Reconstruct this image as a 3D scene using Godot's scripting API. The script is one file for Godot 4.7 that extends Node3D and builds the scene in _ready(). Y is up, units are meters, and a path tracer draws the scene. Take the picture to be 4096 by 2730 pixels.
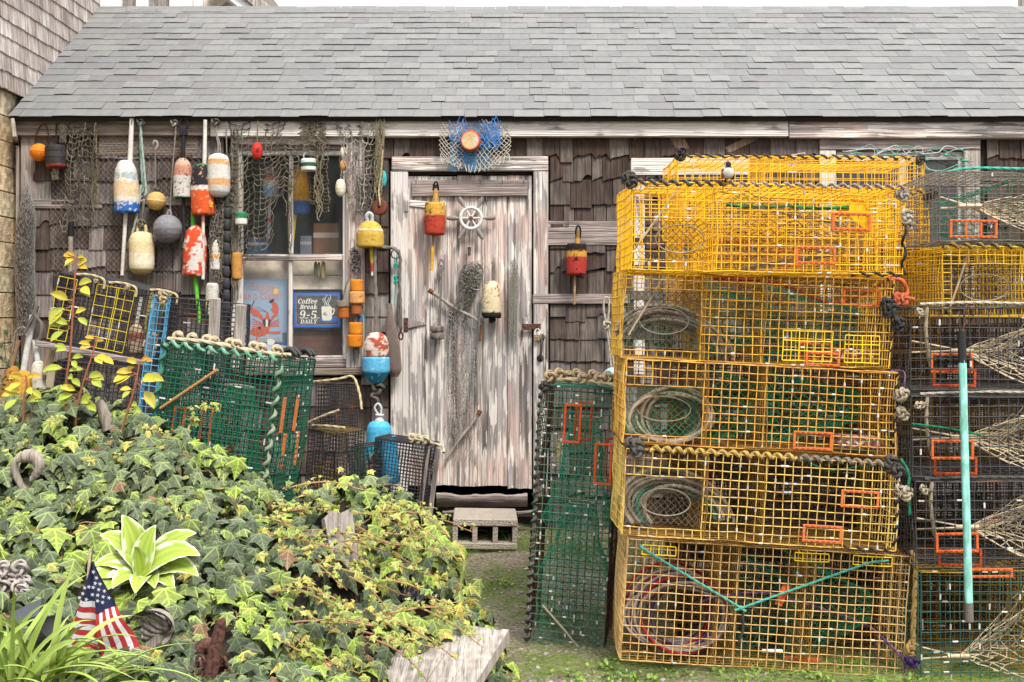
extends Node3D
# A weathered fishing shack hung with buoys and nets, lobster traps stacked on both sides, an ivy bank in front.
# y is up, the shack's front wall is the plane z = 0, the camera looks along -z.

const CAM_Z := 7.5
const EYE := 1.6
const FOCAL := 4526.0
const HOR := 1279.0

var R := RandomNumberGenerator.new()
var NA := FastNoiseLite.new()
var NB := FastNoiseLite.new()
var M := {}
var T := {}
var used_names := {}
var GREY := {}


class MB:
	var v := PackedVector3Array()
	var n := PackedVector3Array()
	var c := PackedColorArray()
	var t := PackedVector2Array()
	var ix := PackedInt32Array()

	func vert(p: Vector3, nn: Vector3, col: Color, uv := Vector2.ZERO) -> int:
		v.push_back(p); n.push_back(nn); c.push_back(col); t.push_back(uv)
		return v.size() - 1

	# corners counter-clockwise as seen from the front
	func quad(a: Vector3, b: Vector3, cc: Vector3, d: Vector3, col := Color.WHITE) -> void:
		var nn := (b - a).cross(d - a).normalized()
		if nn == Vector3.ZERO: nn = (cc - b).cross(d - b).normalized()
		var k := v.size()
		vert(a, nn, col, Vector2(0, 1)); vert(b, nn, col, Vector2(1, 1)); vert(cc, nn, col, Vector2(1, 0)); vert(d, nn, col, Vector2(0, 0))
		ix.append_array(PackedInt32Array([k, k + 2, k + 1, k, k + 3, k + 2]))

	func tri(a: Vector3, b: Vector3, cc: Vector3, col := Color.WHITE) -> void:
		var nn := (b - a).cross(cc - a).normalized()
		var k := v.size()
		vert(a, nn, col); vert(b, nn, col); vert(cc, nn, col)
		ix.append_array(PackedInt32Array([k, k + 2, k + 1]))

	# flat polygon with thickness, in the plane of x and y, front face at z1
	func slab(poly: PackedVector2Array, z0: float, z1: float, col := Color.WHITE, xf := Transform3D()) -> void:
		var p := poly
		if Geometry2D.is_polygon_clockwise(p):
			p = p.duplicate(); p.reverse()
		var tr := Geometry2D.triangulate_polygon(p)
		var k := v.size()
		var nf := xf.basis.z.normalized()
		for q in p: vert(xf * Vector3(q.x, q.y, z1), nf, col, Vector2(q.x, -q.y))
		for i in range(0, tr.size(), 3):
			var a := p[tr[i]]; var b := p[tr[i + 1]]; var d := p[tr[i + 2]]
			if (b - a).cross(d - a) > 0: ix.append_array(PackedInt32Array([k + tr[i], k + tr[i + 2], k + tr[i + 1]]))
			else: ix.append_array(PackedInt32Array([k + tr[i], k + tr[i + 1], k + tr[i + 2]]))
		if z0 == z1: return
		for i in p.size():
			var a := p[i]; var b := p[(i + 1) % p.size()]
			quad(xf * Vector3(a.x, a.y, z0), xf * Vector3(b.x, b.y, z0), xf * Vector3(b.x, b.y, z1), xf * Vector3(a.x, a.y, z1), col)

	func box(ctr: Vector3, s: Vector3, col := Color.WHITE, bs := Basis(), bevel := 0.0) -> void:
		var h := s / 2.0
		var e: float = minf(bevel, minf(h.x, minf(h.y, h.z)) * 0.8)
		for ax in 3:
			for sg in [1.0, -1.0]:
				var u := (ax + 1) % 3; var w := (ax + 2) % 3
				var pts: Array[Vector3] = []
				for q in [[-1, -1], [1, -1], [1, 1], [-1, 1]]:
					var p := Vector3.ZERO
					p[ax] = sg * h[ax]; p[u] = q[0] * (h[u] - e) * sg; p[w] = q[1] * (h[w] - e)
					pts.append(ctr + bs * p)
				quad(pts[0], pts[1], pts[2], pts[3], col)
		if e <= 0.0: return
		for ax in 3:
			var u := (ax + 1) % 3; var w := (ax + 2) % 3
			for su in [-1.0, 1.0]:
				for sw in [-1.0, 1.0]:
					var a := Vector3.ZERO; var b := Vector3.ZERO; var d := Vector3.ZERO; var f := Vector3.ZERO
					a[ax] = -h[ax] + e; b[ax] = h[ax] - e; d[ax] = h[ax] - e; f[ax] = -h[ax] + e
					a[u] = su * h[u]; a[w] = sw * (h[w] - e); b[u] = a[u]; b[w] = a[w]
					d[u] = su * (h[u] - e); d[w] = sw * h[w]; f[u] = d[u]; f[w] = d[w]
					if su * sw > 0: quad(ctr + bs * b, ctr + bs * a, ctr + bs * f, ctr + bs * d, col)
					else: quad(ctr + bs * a, ctr + bs * b, ctr + bs * d, ctr + bs * f, col)
		for sx in [-1.0, 1.0]:
			for sy in [-1.0, 1.0]:
				for sz in [-1.0, 1.0]:
					var a := Vector3(sx * h.x, sy * (h.y - e), sz * (h.z - e)); var b := Vector3(sx * (h.x - e), sy * h.y, sz * (h.z - e)); var d := Vector3(sx * (h.x - e), sy * (h.y - e), sz * h.z)
					if sx * sy * sz > 0: tri(ctr + bs * a, ctr + bs * b, ctr + bs * d, col)
					else: tri(ctr + bs * b, ctr + bs * a, ctr + bs * d, col)

	# thin three-sided strand, cheap
	func strand(a: Vector3, b: Vector3, r: float, col: Color) -> void:
		var d := b - a
		if d.length_squared() < 1e-9: return
		d = d.normalized()
		var u := d.cross(Vector3(0.31, 0.52, 0.79)).normalized()
		var w := d.cross(u)
		var k := v.size()
		for j in 3:
			var an := TAU * j / 3.0
			var q := u * cos(an) + w * sin(an)
			vert(a + q * r, q, col); vert(b + q * r, q, col)
		for j in 3:
			var j2 := (j + 1) % 3
			ix.append_array(PackedInt32Array([k + 2 * j, k + 2 * j2 + 1, k + 2 * j2, k + 2 * j, k + 2 * j + 1, k + 2 * j2 + 1]))

	func tube(pts: PackedVector3Array, r, sides: int, col, caps := true) -> void:
		var m := pts.size()
		if m < 2: return
		var k := v.size()
		var u := Vector3.ZERO
		var ra: bool = typeof(r) != TYPE_FLOAT
		var ca: bool = typeof(col) != TYPE_COLOR
		for i in m:
			var tg := (pts[mini(i + 1, m - 1)] - pts[maxi(i - 1, 0)]).normalized()
			if i == 0: u = tg.cross(Vector3(0.3, 0.9, 0.2) if absf(tg.y) < 0.8 else Vector3(0.9, 0.1, 0.4)).normalized()
			u = (u - tg * u.dot(tg)).normalized()
			var w := tg.cross(u)
			var rr: float = r[i] if ra else r
			var cc: Color = col[i] if ca else col
			for j in sides:
				var an := TAU * (j + 0.5) / sides
				var q := u * cos(an) + w * sin(an)
				v.push_back(pts[i] + q * rr); n.push_back(q); c.push_back(cc); t.push_back(Vector2(float(j) / sides, i))
		for i in m - 1:
			for j in sides:
				var a := k + i * sides + j; var b := k + i * sides + (j + 1) % sides
				ix.append_array(PackedInt32Array([a, b + sides, b, a, a + sides, b + sides]))
		if caps and sides > 3:
			for e in [0, m - 1]:
				var tg := (pts[mini(e + 1, m - 1)] - pts[maxi(e - 1, 0)]).normalized() * (-1.0 if e == 0 else 1.0)
				var q := v.size()
				var cc: Color = col[e] if ca else col
				for j in sides: vert(v[k + e * sides + j], tg, cc)
				for j in range(1, sides - 1):
					if e == 0: ix.append_array(PackedInt32Array([q, q + j, q + j + 1]))
					else: ix.append_array(PackedInt32Array([q, q + j + 1, q + j]))

	# three-strand laid rope: a lobed section that turns along its length
	func rope(path: PackedVector3Array, r: float, col: Color, col2 := Color(0, 0, 0, 0), pitch := 0.0) -> void:
		var pi_: float = pitch if pitch > 0.0 else r * 6.0
		var step := pi_ / 5.0
		var pts := PackedVector3Array()
		var L := 0.0
		for i in path.size() - 1: L += path[i].distance_to(path[i + 1])
		var m := clampi(int(L / step), 3, 900)
		var acc := 0.0; var si := 0
		for q in m + 1:
			var want := L * q / m
			while si < path.size() - 2 and acc + path[si].distance_to(path[si + 1]) < want:
				acc += path[si].distance_to(path[si + 1]); si += 1
			var d := path[si].distance_to(path[si + 1])
			pts.push_back(path[si].lerp(path[si + 1], clampf((want - acc) / maxf(d, 1e-6), 0, 1)))
		var k := v.size(); var u := Vector3.ZERO; var sides := 9
		for i in pts.size():
			var tg := (pts[mini(i + 1, m)] - pts[maxi(i - 1, 0)]).normalized()
			if i == 0: u = tg.cross(Vector3(0.3, 0.9, 0.2) if absf(tg.y) < 0.8 else Vector3(0.9, 0.1, 0.4)).normalized()
			u = (u - tg * u.dot(tg)).normalized()
			var w := tg.cross(u)
			var ph := TAU * L * i / m / pi_
			for j in sides:
				var an := TAU * j / sides
				var s := cos(3.0 * an - ph)
				var q := u * cos(an) + w * sin(an)
				var e := w * cos(an) - u * sin(an)
				var cc := col
				if col2.a > 0.0 and cos(an - ph / 3.0) > 0.3: cc = col2
				v.push_back(pts[i] + q * r * (0.86 + 0.16 * s)); n.push_back((q + e * 0.5 * sin(3.0 * an - ph)).normalized()); c.push_back(cc); t.push_back(Vector2.ZERO)
		for i in pts.size() - 1:
			for j in sides:
				var a := k + i * sides + j; var b := k + i * sides + (j + 1) % sides
				ix.append_array(PackedInt32Array([a, b + sides, b, a, a + sides, b + sides]))

	# turned shape about the y axis; prof holds (radius, height) from bottom to top, cf(height 0..1, angle, point) gives the colour
	func lathe(prof: PackedVector2Array, segs: int, cf, xf := Transform3D(), squash := 1.0) -> void:
		var k := v.size(); var m := prof.size()
		var y0 := prof[0].y; var y1 := prof[m - 1].y
		for i in m:
			var d := prof[mini(i + 1, m - 1)] - prof[maxi(i - 1, 0)]
			var nr := Vector2(d.y, -d.x).normalized()
			for j in segs + 1:
				var an := TAU * j / segs
				var dir := Vector3(cos(an), 0, -sin(an) * squash)
				var p := dir * prof[i].x + Vector3(0, prof[i].y, 0)
				var col: Color = cf if typeof(cf) == TYPE_COLOR else cf.call((prof[i].y - y0) / maxf(y1 - y0, 1e-6), an, p)
				v.push_back(xf * p); n.push_back((xf.basis * (dir * nr.x + Vector3(0, nr.y, 0))).normalized()); c.push_back(col); t.push_back(Vector2(float(j) / segs, float(i) / m))
		for i in m - 1:
			for j in segs:
				var a := k + i * (segs + 1) + j; var b := a + 1; var e := segs + 1
				ix.append_array(PackedInt32Array([a, b + e, b, a, a + e, b + e]))

	# grid surface, f(u, v) a point, cf(u, v) a colour, smooth
	func sheet(f: Callable, nu: int, nv: int, cf, uvs := Vector2.ONE) -> void:
		var k := v.size()
		var g := PackedVector3Array()
		for j in nv + 1:
			for i in nu + 1: g.push_back(f.call(float(i) / nu, float(j) / nv))
		for j in nv + 1:
			for i in nu + 1:
				var du := g[j * (nu + 1) + mini(i + 1, nu)] - g[j * (nu + 1) + maxi(i - 1, 0)]
				var dv := g[mini(j + 1, nv) * (nu + 1) + i] - g[maxi(j - 1, 0) * (nu + 1) + i]
				var nn := du.cross(dv).normalized()
				var col: Color = cf if typeof(cf) == TYPE_COLOR else cf.call(float(i) / nu, float(j) / nv)
				vert(g[j * (nu + 1) + i], nn, col, Vector2(float(i) / nu, float(j) / nv) * uvs)
		for j in nv:
			for i in nu:
				var a := k + j * (nu + 1) + i; var b := a + 1; var d := a + nu + 1; var e := d + 1
				ix.append_array(PackedInt32Array([a, e, b, a, d, e]))

	func mesh() -> ArrayMesh:
		var m := ArrayMesh.new()
		if v.is_empty(): return m
		var a := []
		a.resize(Mesh.ARRAY_MAX)
		a[Mesh.ARRAY_VERTEX] = v; a[Mesh.ARRAY_NORMAL] = n; a[Mesh.ARRAY_COLOR] = c; a[Mesh.ARRAY_TEX_UV] = t; a[Mesh.ARRAY_INDEX] = ix
		m.add_surface_from_arrays(Mesh.PRIMITIVE_TRIANGLES, a)
		return m


# ---------- placing ----------
func P(x: float, y: float, z: float) -> Vector3:          # the point at distance z from the wall that stands at this spot of the view
	var d := CAM_Z - z
	return Vector3((x - 2048.0) / FOCAL * d, EYE + (HOR - y) / FOCAL * d, z)

func S(z: float) -> float: return (CAM_Z - z) / FOCAL      # metres for one pixel of the photograph at that depth

func pts_at(a: Array, z: float) -> PackedVector3Array:     # [x, y, (offset in z)] ...
	var o := PackedVector3Array()
	for q in a: o.push_back(P(q[0], q[1], z + (q[2] if q.size() > 2 else 0.0)))
	return o

func curve(p: PackedVector3Array, n := 8) -> PackedVector3Array:   # smooth line through the points
	var o := PackedVector3Array()
	var m := p.size()
	for i in m - 1:
		var a := p[maxi(i - 1, 0)]; var b := p[i]; var c := p[i + 1]; var d := p[mini(i + 2, m - 1)]
		for k in n: o.push_back(b.cubic_interpolate(c, a, d, float(k) / n))
	o.push_back(p[m - 1])
	return o

func col(hex: String) -> Color:                            # a colour as seen -> linear
	return Color(hex).srgb_to_linear()

func thing(called: String, label: String, category: String, at := Vector3.ZERO, group := "") -> Node3D:
	var o := Node3D.new()
	var k: int = used_names.get(called, 0)
	used_names[called] = k + 1
	o.name = called if k == 0 else "%s_%03d" % [called, k]
	add_child(o, true)
	o.position = at
	o.set_meta("label", label); o.set_meta("category", category)
	if group: o.set_meta("group", group)
	return o

func part(parent: Node, called: String, what, m: Material, xf := Transform3D()) -> MeshInstance3D:
	var o := MeshInstance3D.new()
	o.mesh = what.mesh() if what is MB else what
	o.material_override = m
	o.name = called
	o.transform = xf
	parent.add_child(o, true)
	return o

func structure(called: String, what, m: Material) -> MeshInstance3D:
	var o := part(self, called, what, m)
	o.set_meta("kind", "structure")
	return o

func n3(p: Vector3, f: float) -> float: return NA.get_noise_3dv(p * f)

# ---------- textures and materials ----------
func image_from(w: int, h: int, f: Callable) -> ImageTexture:
	var b := PackedByteArray()
	b.resize(w * h * 3)
	var k := 0
	for y in h:
		for x in w:
			var q: Color = f.call(x, y)
			b[k] = clampi(int(q.r * 255.0), 0, 255); b[k + 1] = clampi(int(q.g * 255.0), 0, 255); b[k + 2] = clampi(int(q.b * 255.0), 0, 255)
			k += 3
	return ImageTexture.create_from_image(Image.create_from_data(w, h, false, Image.FORMAT_RGB8, b))

# tileable noise values 0..1 of a given stretch
func field(w: int, h: int, seed_: int, freq: float, oct := 4, sx := 1.0, sy := 1.0) -> PackedFloat32Array:
	var q := FastNoiseLite.new()
	q.seed = seed_; q.noise_type = FastNoiseLite.TYPE_SIMPLEX_SMOOTH; q.frequency = freq; q.fractal_octaves = oct
	var iw := maxi(8, int(w * sx)); var ih := maxi(8, int(h * sy))
	var im := q.get_seamless_image(iw, ih, false, false, 0.15, true)
	im.convert(Image.FORMAT_L8)
	im.resize(w, h, Image.INTERPOLATE_CUBIC)
	var d := im.get_data()
	var o := PackedFloat32Array()
	o.resize(w * h)
	for i in w * h: o[i] = d[i] / 255.0
	return o

func grey_tex(seed_: int, lo: float, hi: float, freq: float, sx := 1.0, sy := 1.0, oct := 4) -> ImageTexture:
	var a := field(512, 512, seed_, freq, oct, sx, sy)
	return image_from(512, 512, func(x, y):
		var g: float = lerpf(lo, hi, smoothstep(0.15, 0.85, a[y * 512 + x]))
		return Color(g, g, g))

func normal_tex(seed_: int, freq: float, sx: float, sy: float, strength: float) -> ImageTexture:
	var a := field(512, 512, seed_, freq, 5, sx, sy)
	return image_from(512, 512, func(x, y):
		var dx: float = a[y * 512 + (x + 1) % 512] - a[y * 512 + (x + 511) % 512]
		var dy: float = a[((y + 1) % 512) * 512 + x] - a[((y + 511) % 512) * 512 + x]
		var q := Vector3(-dx * strength, dy * strength, 1).normalized()
		return Color(q.x * 0.5 + 0.5, q.y * 0.5 + 0.5, q.z * 0.5 + 0.5))

func turned(tx: ImageTexture) -> ImageTexture:
	var im := tx.get_image().duplicate()
	im.rotate_90(CLOCKWISE)
	return ImageTexture.create_from_image(im)

func mat(called: String, c: Color, rough := 0.85, tex: Texture2D = null, scale := Vector3.ONE, norm: Texture2D = null, nscale := 0.6, world := true) -> StandardMaterial3D:
	var m := StandardMaterial3D.new()
	m.resource_name = called
	if tex in GREY.keys():             # these textures darken: keep the mean at the wanted colour
		var k: float = GREY[tex]
		c = Color(minf(c.r * k, 0.92), minf(c.g * k, 0.92), minf(c.b * k, 0.92), c.a)
	m.albedo_color = c.linear_to_srgb()
	m.roughness = rough
	m.metallic_specular = 0.35
	if tex:
		m.albedo_texture = tex
	if norm:
		m.normal_enabled = true; m.normal_texture = norm; m.normal_scale = nscale
	if tex or norm:
		m.uv1_triplanar = true; m.uv1_world_triplanar = world; m.uv1_scale = scale
	M[called] = m
	return m

func vmat(called: String, rough := 0.8, tex: Texture2D = null, scale := Vector3.ONE, norm: Texture2D = null, nscale := 0.5) -> StandardMaterial3D:
	var m := mat(called, Color.WHITE, rough, tex, scale, norm, nscale)
	m.vertex_color_use_as_albedo = true
	return m

func make_materials() -> void:
	NA.seed = 4; NA.frequency = 1.0; NA.fractal_octaves = 3
	NB.seed = 9; NB.frequency = 1.0; NB.fractal_octaves = 2
	var W := 512
	# weathered wood, grain running along y
	var g1 := field(W, W, 11, 0.03, 5, 1.0, 0.06)
	var g2 := field(W, W, 12, 0.09, 3, 1.0, 0.05)
	var b1 := field(W, W, 13, 0.008, 4)
	T.wood_v = image_from(W, W, func(x, y):
		var i: int = y * W + x
		var g: float = 0.62 + 0.34 * g1[i] + 0.22 * (b1[i] - 0.5)
		if g2[i] < 0.3: g -= (0.3 - g2[i]) * 1.1
		return Color(g, g * 0.985, g * 0.965))
	T.wood_h = turned(T.wood_v)
	T.wood_nv = normal_tex(12, 0.09, 1.0, 0.05, 5.0)
	T.wood_nh = normal_tex(15, 0.09, 0.05, 1.0, 5.0)
	# flaking white paint over rosy grey boards, the flakes drawn out along the grain
	var f1 := field(W, W, 21, 0.05, 4, 1.0, 0.13)
	var f4 := field(W, W, 24, 0.14, 3, 1.0, 0.12)
	var f2 := field(W, W, 22, 0.004, 3, 1.0, 0.6)
	var f3 := field(W, W, 23, 0.02, 4, 1.0, 0.1)
	T.flake_v = image_from(W, W, func(x, y):
		var i: int = y * W + x
		var wood: Color = Color("b8a39c").lerp(Color("9d9897"), smoothstep(0.35, 0.7, f2[i])).lerp(Color("665e5a"), smoothstep(0.52, 0.8, f3[i]) * 0.85)
		wood = wood * (0.78 + 0.44 * g1[i])
		var paint: float = smoothstep(0.575, 0.615, f1[i] + 0.22 * (f4[i] - 0.5) + 0.75 * (b1[i] - 0.5)) * (0.75 + 0.25 * g1[i])
		return wood.lerp(Color("d9d3cb") * (0.9 + 0.15 * g1[i]), paint))
	# paint mostly kept, worn away in patches
	T.worn_v = image_from(W, W, func(x, y):
		var i: int = y * W + x
		var wood: Color = Color("9c9492") * (0.7 + 0.5 * g1[i])
		var paint: float = smoothstep(0.24, 0.36, f1[i] * 0.3 + b1[i] * 0.62)
		return wood.lerp(Color("d2cdc8") * (0.92 + 0.1 * g1[i]), paint))
	T.worn_h = turned(T.worn_v)
	T.flake_h = turned(T.flake_v)
	T.blotch = grey_tex(31, 0.72, 1.0, 0.012, 1, 1, 5)
	T.faint = grey_tex(33, 0.88, 1.0, 0.02, 1, 1, 5)
	T.fine = grey_tex(32, 0.7, 1.0, 0.12, 1, 1, 3)
	# roofing granules
	var gr := field(W, W, 41, 0.35, 2)
	var gb := field(W, W, 42, 0.01, 4)
	T.granule = image_from(W, W, func(x, y):
		var i: int = y * W + x
		var g: float = 0.66 + 0.36 * gr[i] + 0.08 * (gb[i] - 0.5)
		return Color(g, g, g))
	T.granule_n = normal_tex(41, 0.35, 1, 1, 1.6)
	T.rough_n = normal_tex(44, 0.06, 1, 1, 4.0)
	# soil, grit and moss
	var s1 := field(W, W, 51, 0.006, 4); var s2 := field(W, W, 52, 0.2, 2); var s3 := field(W, W, 53, 0.03, 4)
	T.soil = image_from(W, W, func(x, y):
		var i: int = y * W + x
		var soil: Color = Color("7d6c60").lerp(Color("9a8d84"), s3[i]) * (0.5 + 0.75 * s2[i])
		var moss: Color = Color("6e7440").lerp(Color("5c6b38"), s3[i]) * (0.6 + 0.6 * s2[i])
		return soil.lerp(moss, smoothstep(0.50, 0.66, s1[i] * 0.7 + s3[i] * 0.3)))
	# rust over a plain coat
	var ru := field(W, W, 61, 0.02, 5)
	T.rusty = image_from(W, W, func(x, y):
		var i: int = y * W + x
		return Color("6e4a3f").lerp(Color("3d2b29"), smoothstep(0.35, 0.7, ru[i])) * (0.7 + 0.5 * gr[i]))
	# ivy leaf: paler veins running to the lobes
	var tips := [Vector2(0, 1), Vector2(0.62, 0.38), Vector2(-0.62, 0.38), Vector2(0.42, -0.05), Vector2(-0.42, -0.05)]
	var L := 128
	var lv := field(L, L, 71, 0.05, 4)
	T.leaf = image_from(L, L, func(x, y):
		var p := Vector2((float(x) / L - 0.5) / 0.7, (0.9 - float(y) / L) / 0.8)
		var near := 9.0
		for q in tips:
			near = minf(near, p.distance_to(Geometry2D.get_closest_point_to_segment(p, Vector2.ZERO, q)) * 1.0)
		for k in range(1, 4):
			var s := Vector2(0, 0.2 + 0.18 * k)
			for sg in [-1.0, 1.0]:
				near = minf(near, p.distance_to(Geometry2D.get_closest_point_to_segment(p, s, s + Vector2(sg * 0.3, 0.2))) * 1.8)
		var g: float = 0.5 + 0.14 * lv[y * L + x]
		var k2: float = smoothstep(0.035, 0.012, near)
		return Color(g, g, g).lerp(Color(0.86, 0.92, 0.76), k2 * 0.8))

	GREY = {T.wood_v: 1.55, T.wood_h: 1.55, T.blotch: 1.3, T.fine: 1.35, T.granule: 1.45, T.faint: 1.1}
	mat("wood_grey", col("9a9190"), 0.9, T.wood_v, Vector3(2.2, 0.9, 2.2), T.wood_nv, 0.8)
	mat("wood_grey_h", col("958b8a"), 0.9, T.wood_h, Vector3(0.9, 2.2, 0.9), T.wood_nh, 0.8)
	mat("wood_dark_h", col("80766f"), 0.9, T.wood_h, Vector3(0.9, 2.2, 0.9), T.wood_nh, 0.8)
	mat("wood_pale", col("aaa49f"), 0.9, T.wood_v, Vector3(3, 1.2, 3), T.wood_nv, 1.0)
	mat("driftwood", col("9b948d"), 0.9, T.wood_v, Vector3(5, 2.0, 5), T.wood_nv, 1.2)
	mat("wood_brown", col("7d6a5c"), 0.9, T.wood_v, Vector3(3, 1, 3), T.wood_nv, 0.8)
	mat("door_paint", Color.WHITE, 0.85, T.flake_v, Vector3(1.25, 0.62, 1.25), T.wood_nv, 0.8)
	mat("trim_paint", Color.WHITE, 0.8, T.worn_v, Vector3(1.3, 0.7, 1.3), T.wood_nv, 0.6)
	mat("trim_paint_h", Color.WHITE, 0.8, T.worn_h, Vector3(0.7, 1.3, 0.7), T.wood_nh, 0.6)
	mat("flake_h", Color.WHITE, 0.85, T.flake_h, Vector3(0.62, 1.25, 0.62), T.wood_nh, 0.7)
	for k in 8:   # cedar shingles of several ages
		mat("cedar_%d" % k, col(["767070", "605855", "8a8584", "544a47", "4a3f3b", "6b6360", "41362f", "979291"][k]), 0.92, T.wood_v, Vector3(3.0, 1.6, 3.0), T.wood_nv, 0.9)
	for k in 6:
		mat("old_cedar_%d" % k, col(["b0a8a6", "bbb4b2", "a19896", "a99f9d", "c2bcba", "988c88"][k]), 0.92, T.wood_v, Vector3(2.4, 1.3, 2.4), T.wood_nv, 0.9)
	for k in 5:
		var m := vmat("roof_%d" % k, 0.95, T.granule, Vector3(2.6, 2.6, 2.6), T.granule_n, 0.5)
		var q := col(["767676", "727373", "7a7a79", "706f70", "757574"][k]) * 1.45
		m.albedo_color = q.linear_to_srgb()
	for k in 4:
		mat("block_%d" % k, col(["dcc5a2", "d4bc98", "e2ccab", "d9c3a3"][k]), 0.95, T.blotch, Vector3(2, 2, 2), T.rough_n, 0.6)
	mat("mortar", col("b5a48c"), 0.95, T.fine, Vector3(4, 4, 4), T.rough_n, 0.6)
	mat("concrete", col("a49a8e"), 0.95, T.granule, Vector3(2, 2, 2), T.rough_n, 1.0)
	mat("tar", col("2b2624"), 0.95)
	mat("interior", col("332d28"), 0.9, T.blotch)
	mat("white_trim", col("e4e4e4"), 0.5, T.faint, Vector3(0.4, 0.4, 0.4))
	mat("cream", col("d5c9b8"), 0.8, T.blotch, Vector3(0.6, 0.6, 0.6))
	mat("soil", Color.WHITE, 0.97, T.soil, Vector3(0.42, 0.42, 0.42), T.rough_n, 0.9)
	mat("earth", col("3a322a"), 0.97, T.fine, Vector3(3, 3, 3))
	mat("rust", Color.WHITE, 0.85, T.rusty, Vector3(5, 5, 5), T.rough_n, 0.8)
	mat("iron", col("4b4746"), 0.6, T.blotch, Vector3(6, 6, 6)).metallic = 0.4
	mat("black_plastic", col("2a2a2c"), 0.45)
	mat("black_bag", col("1f2023"), 0.3)
	mat("pale_plastic", col("e6e6e3"), 0.45, T.faint, Vector3(3, 3, 3))
	vmat("wire", 0.5)
	vmat("paint", 0.62, T.faint, Vector3(4, 4, 4), T.rough_n, 0.25)
	vmat("foam", 0.9, T.faint, Vector3(6, 6, 6), T.rough_n, 0.8)
	vmat("rope", 0.95, T.fine, Vector3(6, 6, 6))
	vmat("twine", 0.95)
	vmat("print", 0.6)
	vmat("plain", 0.8)
	vmat("cloth", 0.9, T.fine, Vector3(8, 8, 8))
	var pane := mat("glass", Color(0.5, 0.55, 0.55, 0.03), 0.03)
	pane.transparency = BaseMaterial3D.TRANSPARENCY_ALPHA
	pane.metallic_specular = 0.4
	var lf := vmat("leaf", 0.55)
	lf.albedo_texture = T.leaf; lf.backlight_enabled = true; lf.backlight = Color(0.12, 0.16, 0.03)
	var lf2 := vmat("blade", 0.55)
	lf2.backlight_enabled = true; lf2.backlight = Color(0.2, 0.25, 0.04)


func _ready() -> void:
	var cam := Camera3D.new()
	cam.name = "camera"
	cam.projection = Camera3D.PROJECTION_FRUSTUM
	cam.near = 0.05; cam.far = 400.0
	cam.size = 0.05 * 2730.0 / FOCAL
	cam.frustum_offset = Vector2(0, 0.05 * (HOR - 1365.0) / FOCAL)   # a rising-front shift: the lens axis stays level
	cam.position = Vector3(0, EYE, CAM_Z)
	add_child(cam)
	cam.current = true
	var env := Environment.new()
	var sky := Sky.new()
	var sm := ProceduralSkyMaterial.new()      # bright even overcast
	sm.sky_top_color = Color(0.97, 0.98, 1.0)
	sm.sky_horizon_color = Color(0.71, 0.715, 0.72)
	sm.sky_curve = 0.5
	sm.ground_horizon_color = Color(0.62, 0.61, 0.58)
	sm.ground_bottom_color = Color(0.35, 0.34, 0.31)
	sm.sky_energy_multiplier = 1.0
	sky.sky_material = sm
	env.background_mode = Environment.BG_SKY
	env.sky = sky
	env.tonemap_mode = Environment.TONE_MAPPER_LINEAR
	env.tonemap_exposure = 2.95
	env.sdfgi_enabled = true; env.ssao_enabled = true; env.ssil_enabled = true
	var we := WorldEnvironment.new()
	we.name = "surroundings"
	we.environment = env
	add_child(we)
	var sun := DirectionalLight3D.new()        # the sun behind thin cloud, high and to the right behind the camera
	sun.name = "sun"
	sun.light_color = Color(1.0, 0.97, 0.92)
	sun.light_energy = 0.5
	sun.light_angular_distance = 14.0
	sun.shadow_enabled = true
	sun.rotation_degrees = Vector3(-52, 28, 0)
	add_child(sun)

	make_materials()
	make_pieces()
	ground()
	shack()
	neighbour_house()
	house_behind()
	added_house_opposite()
	wall_hangings()
	window_hangings()
	door_hangings()
	right_wall_hangings()
	yellow_stacks()
	right_stack()
	left_traps()
	doorstep()
	mound()
	mound_things()
	plants()


# ---------- pieces that are used again and again ----------
var shingle_meshes: Array = []
var tab_meshes: Array = []
var unit_block: ArrayMesh

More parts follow.
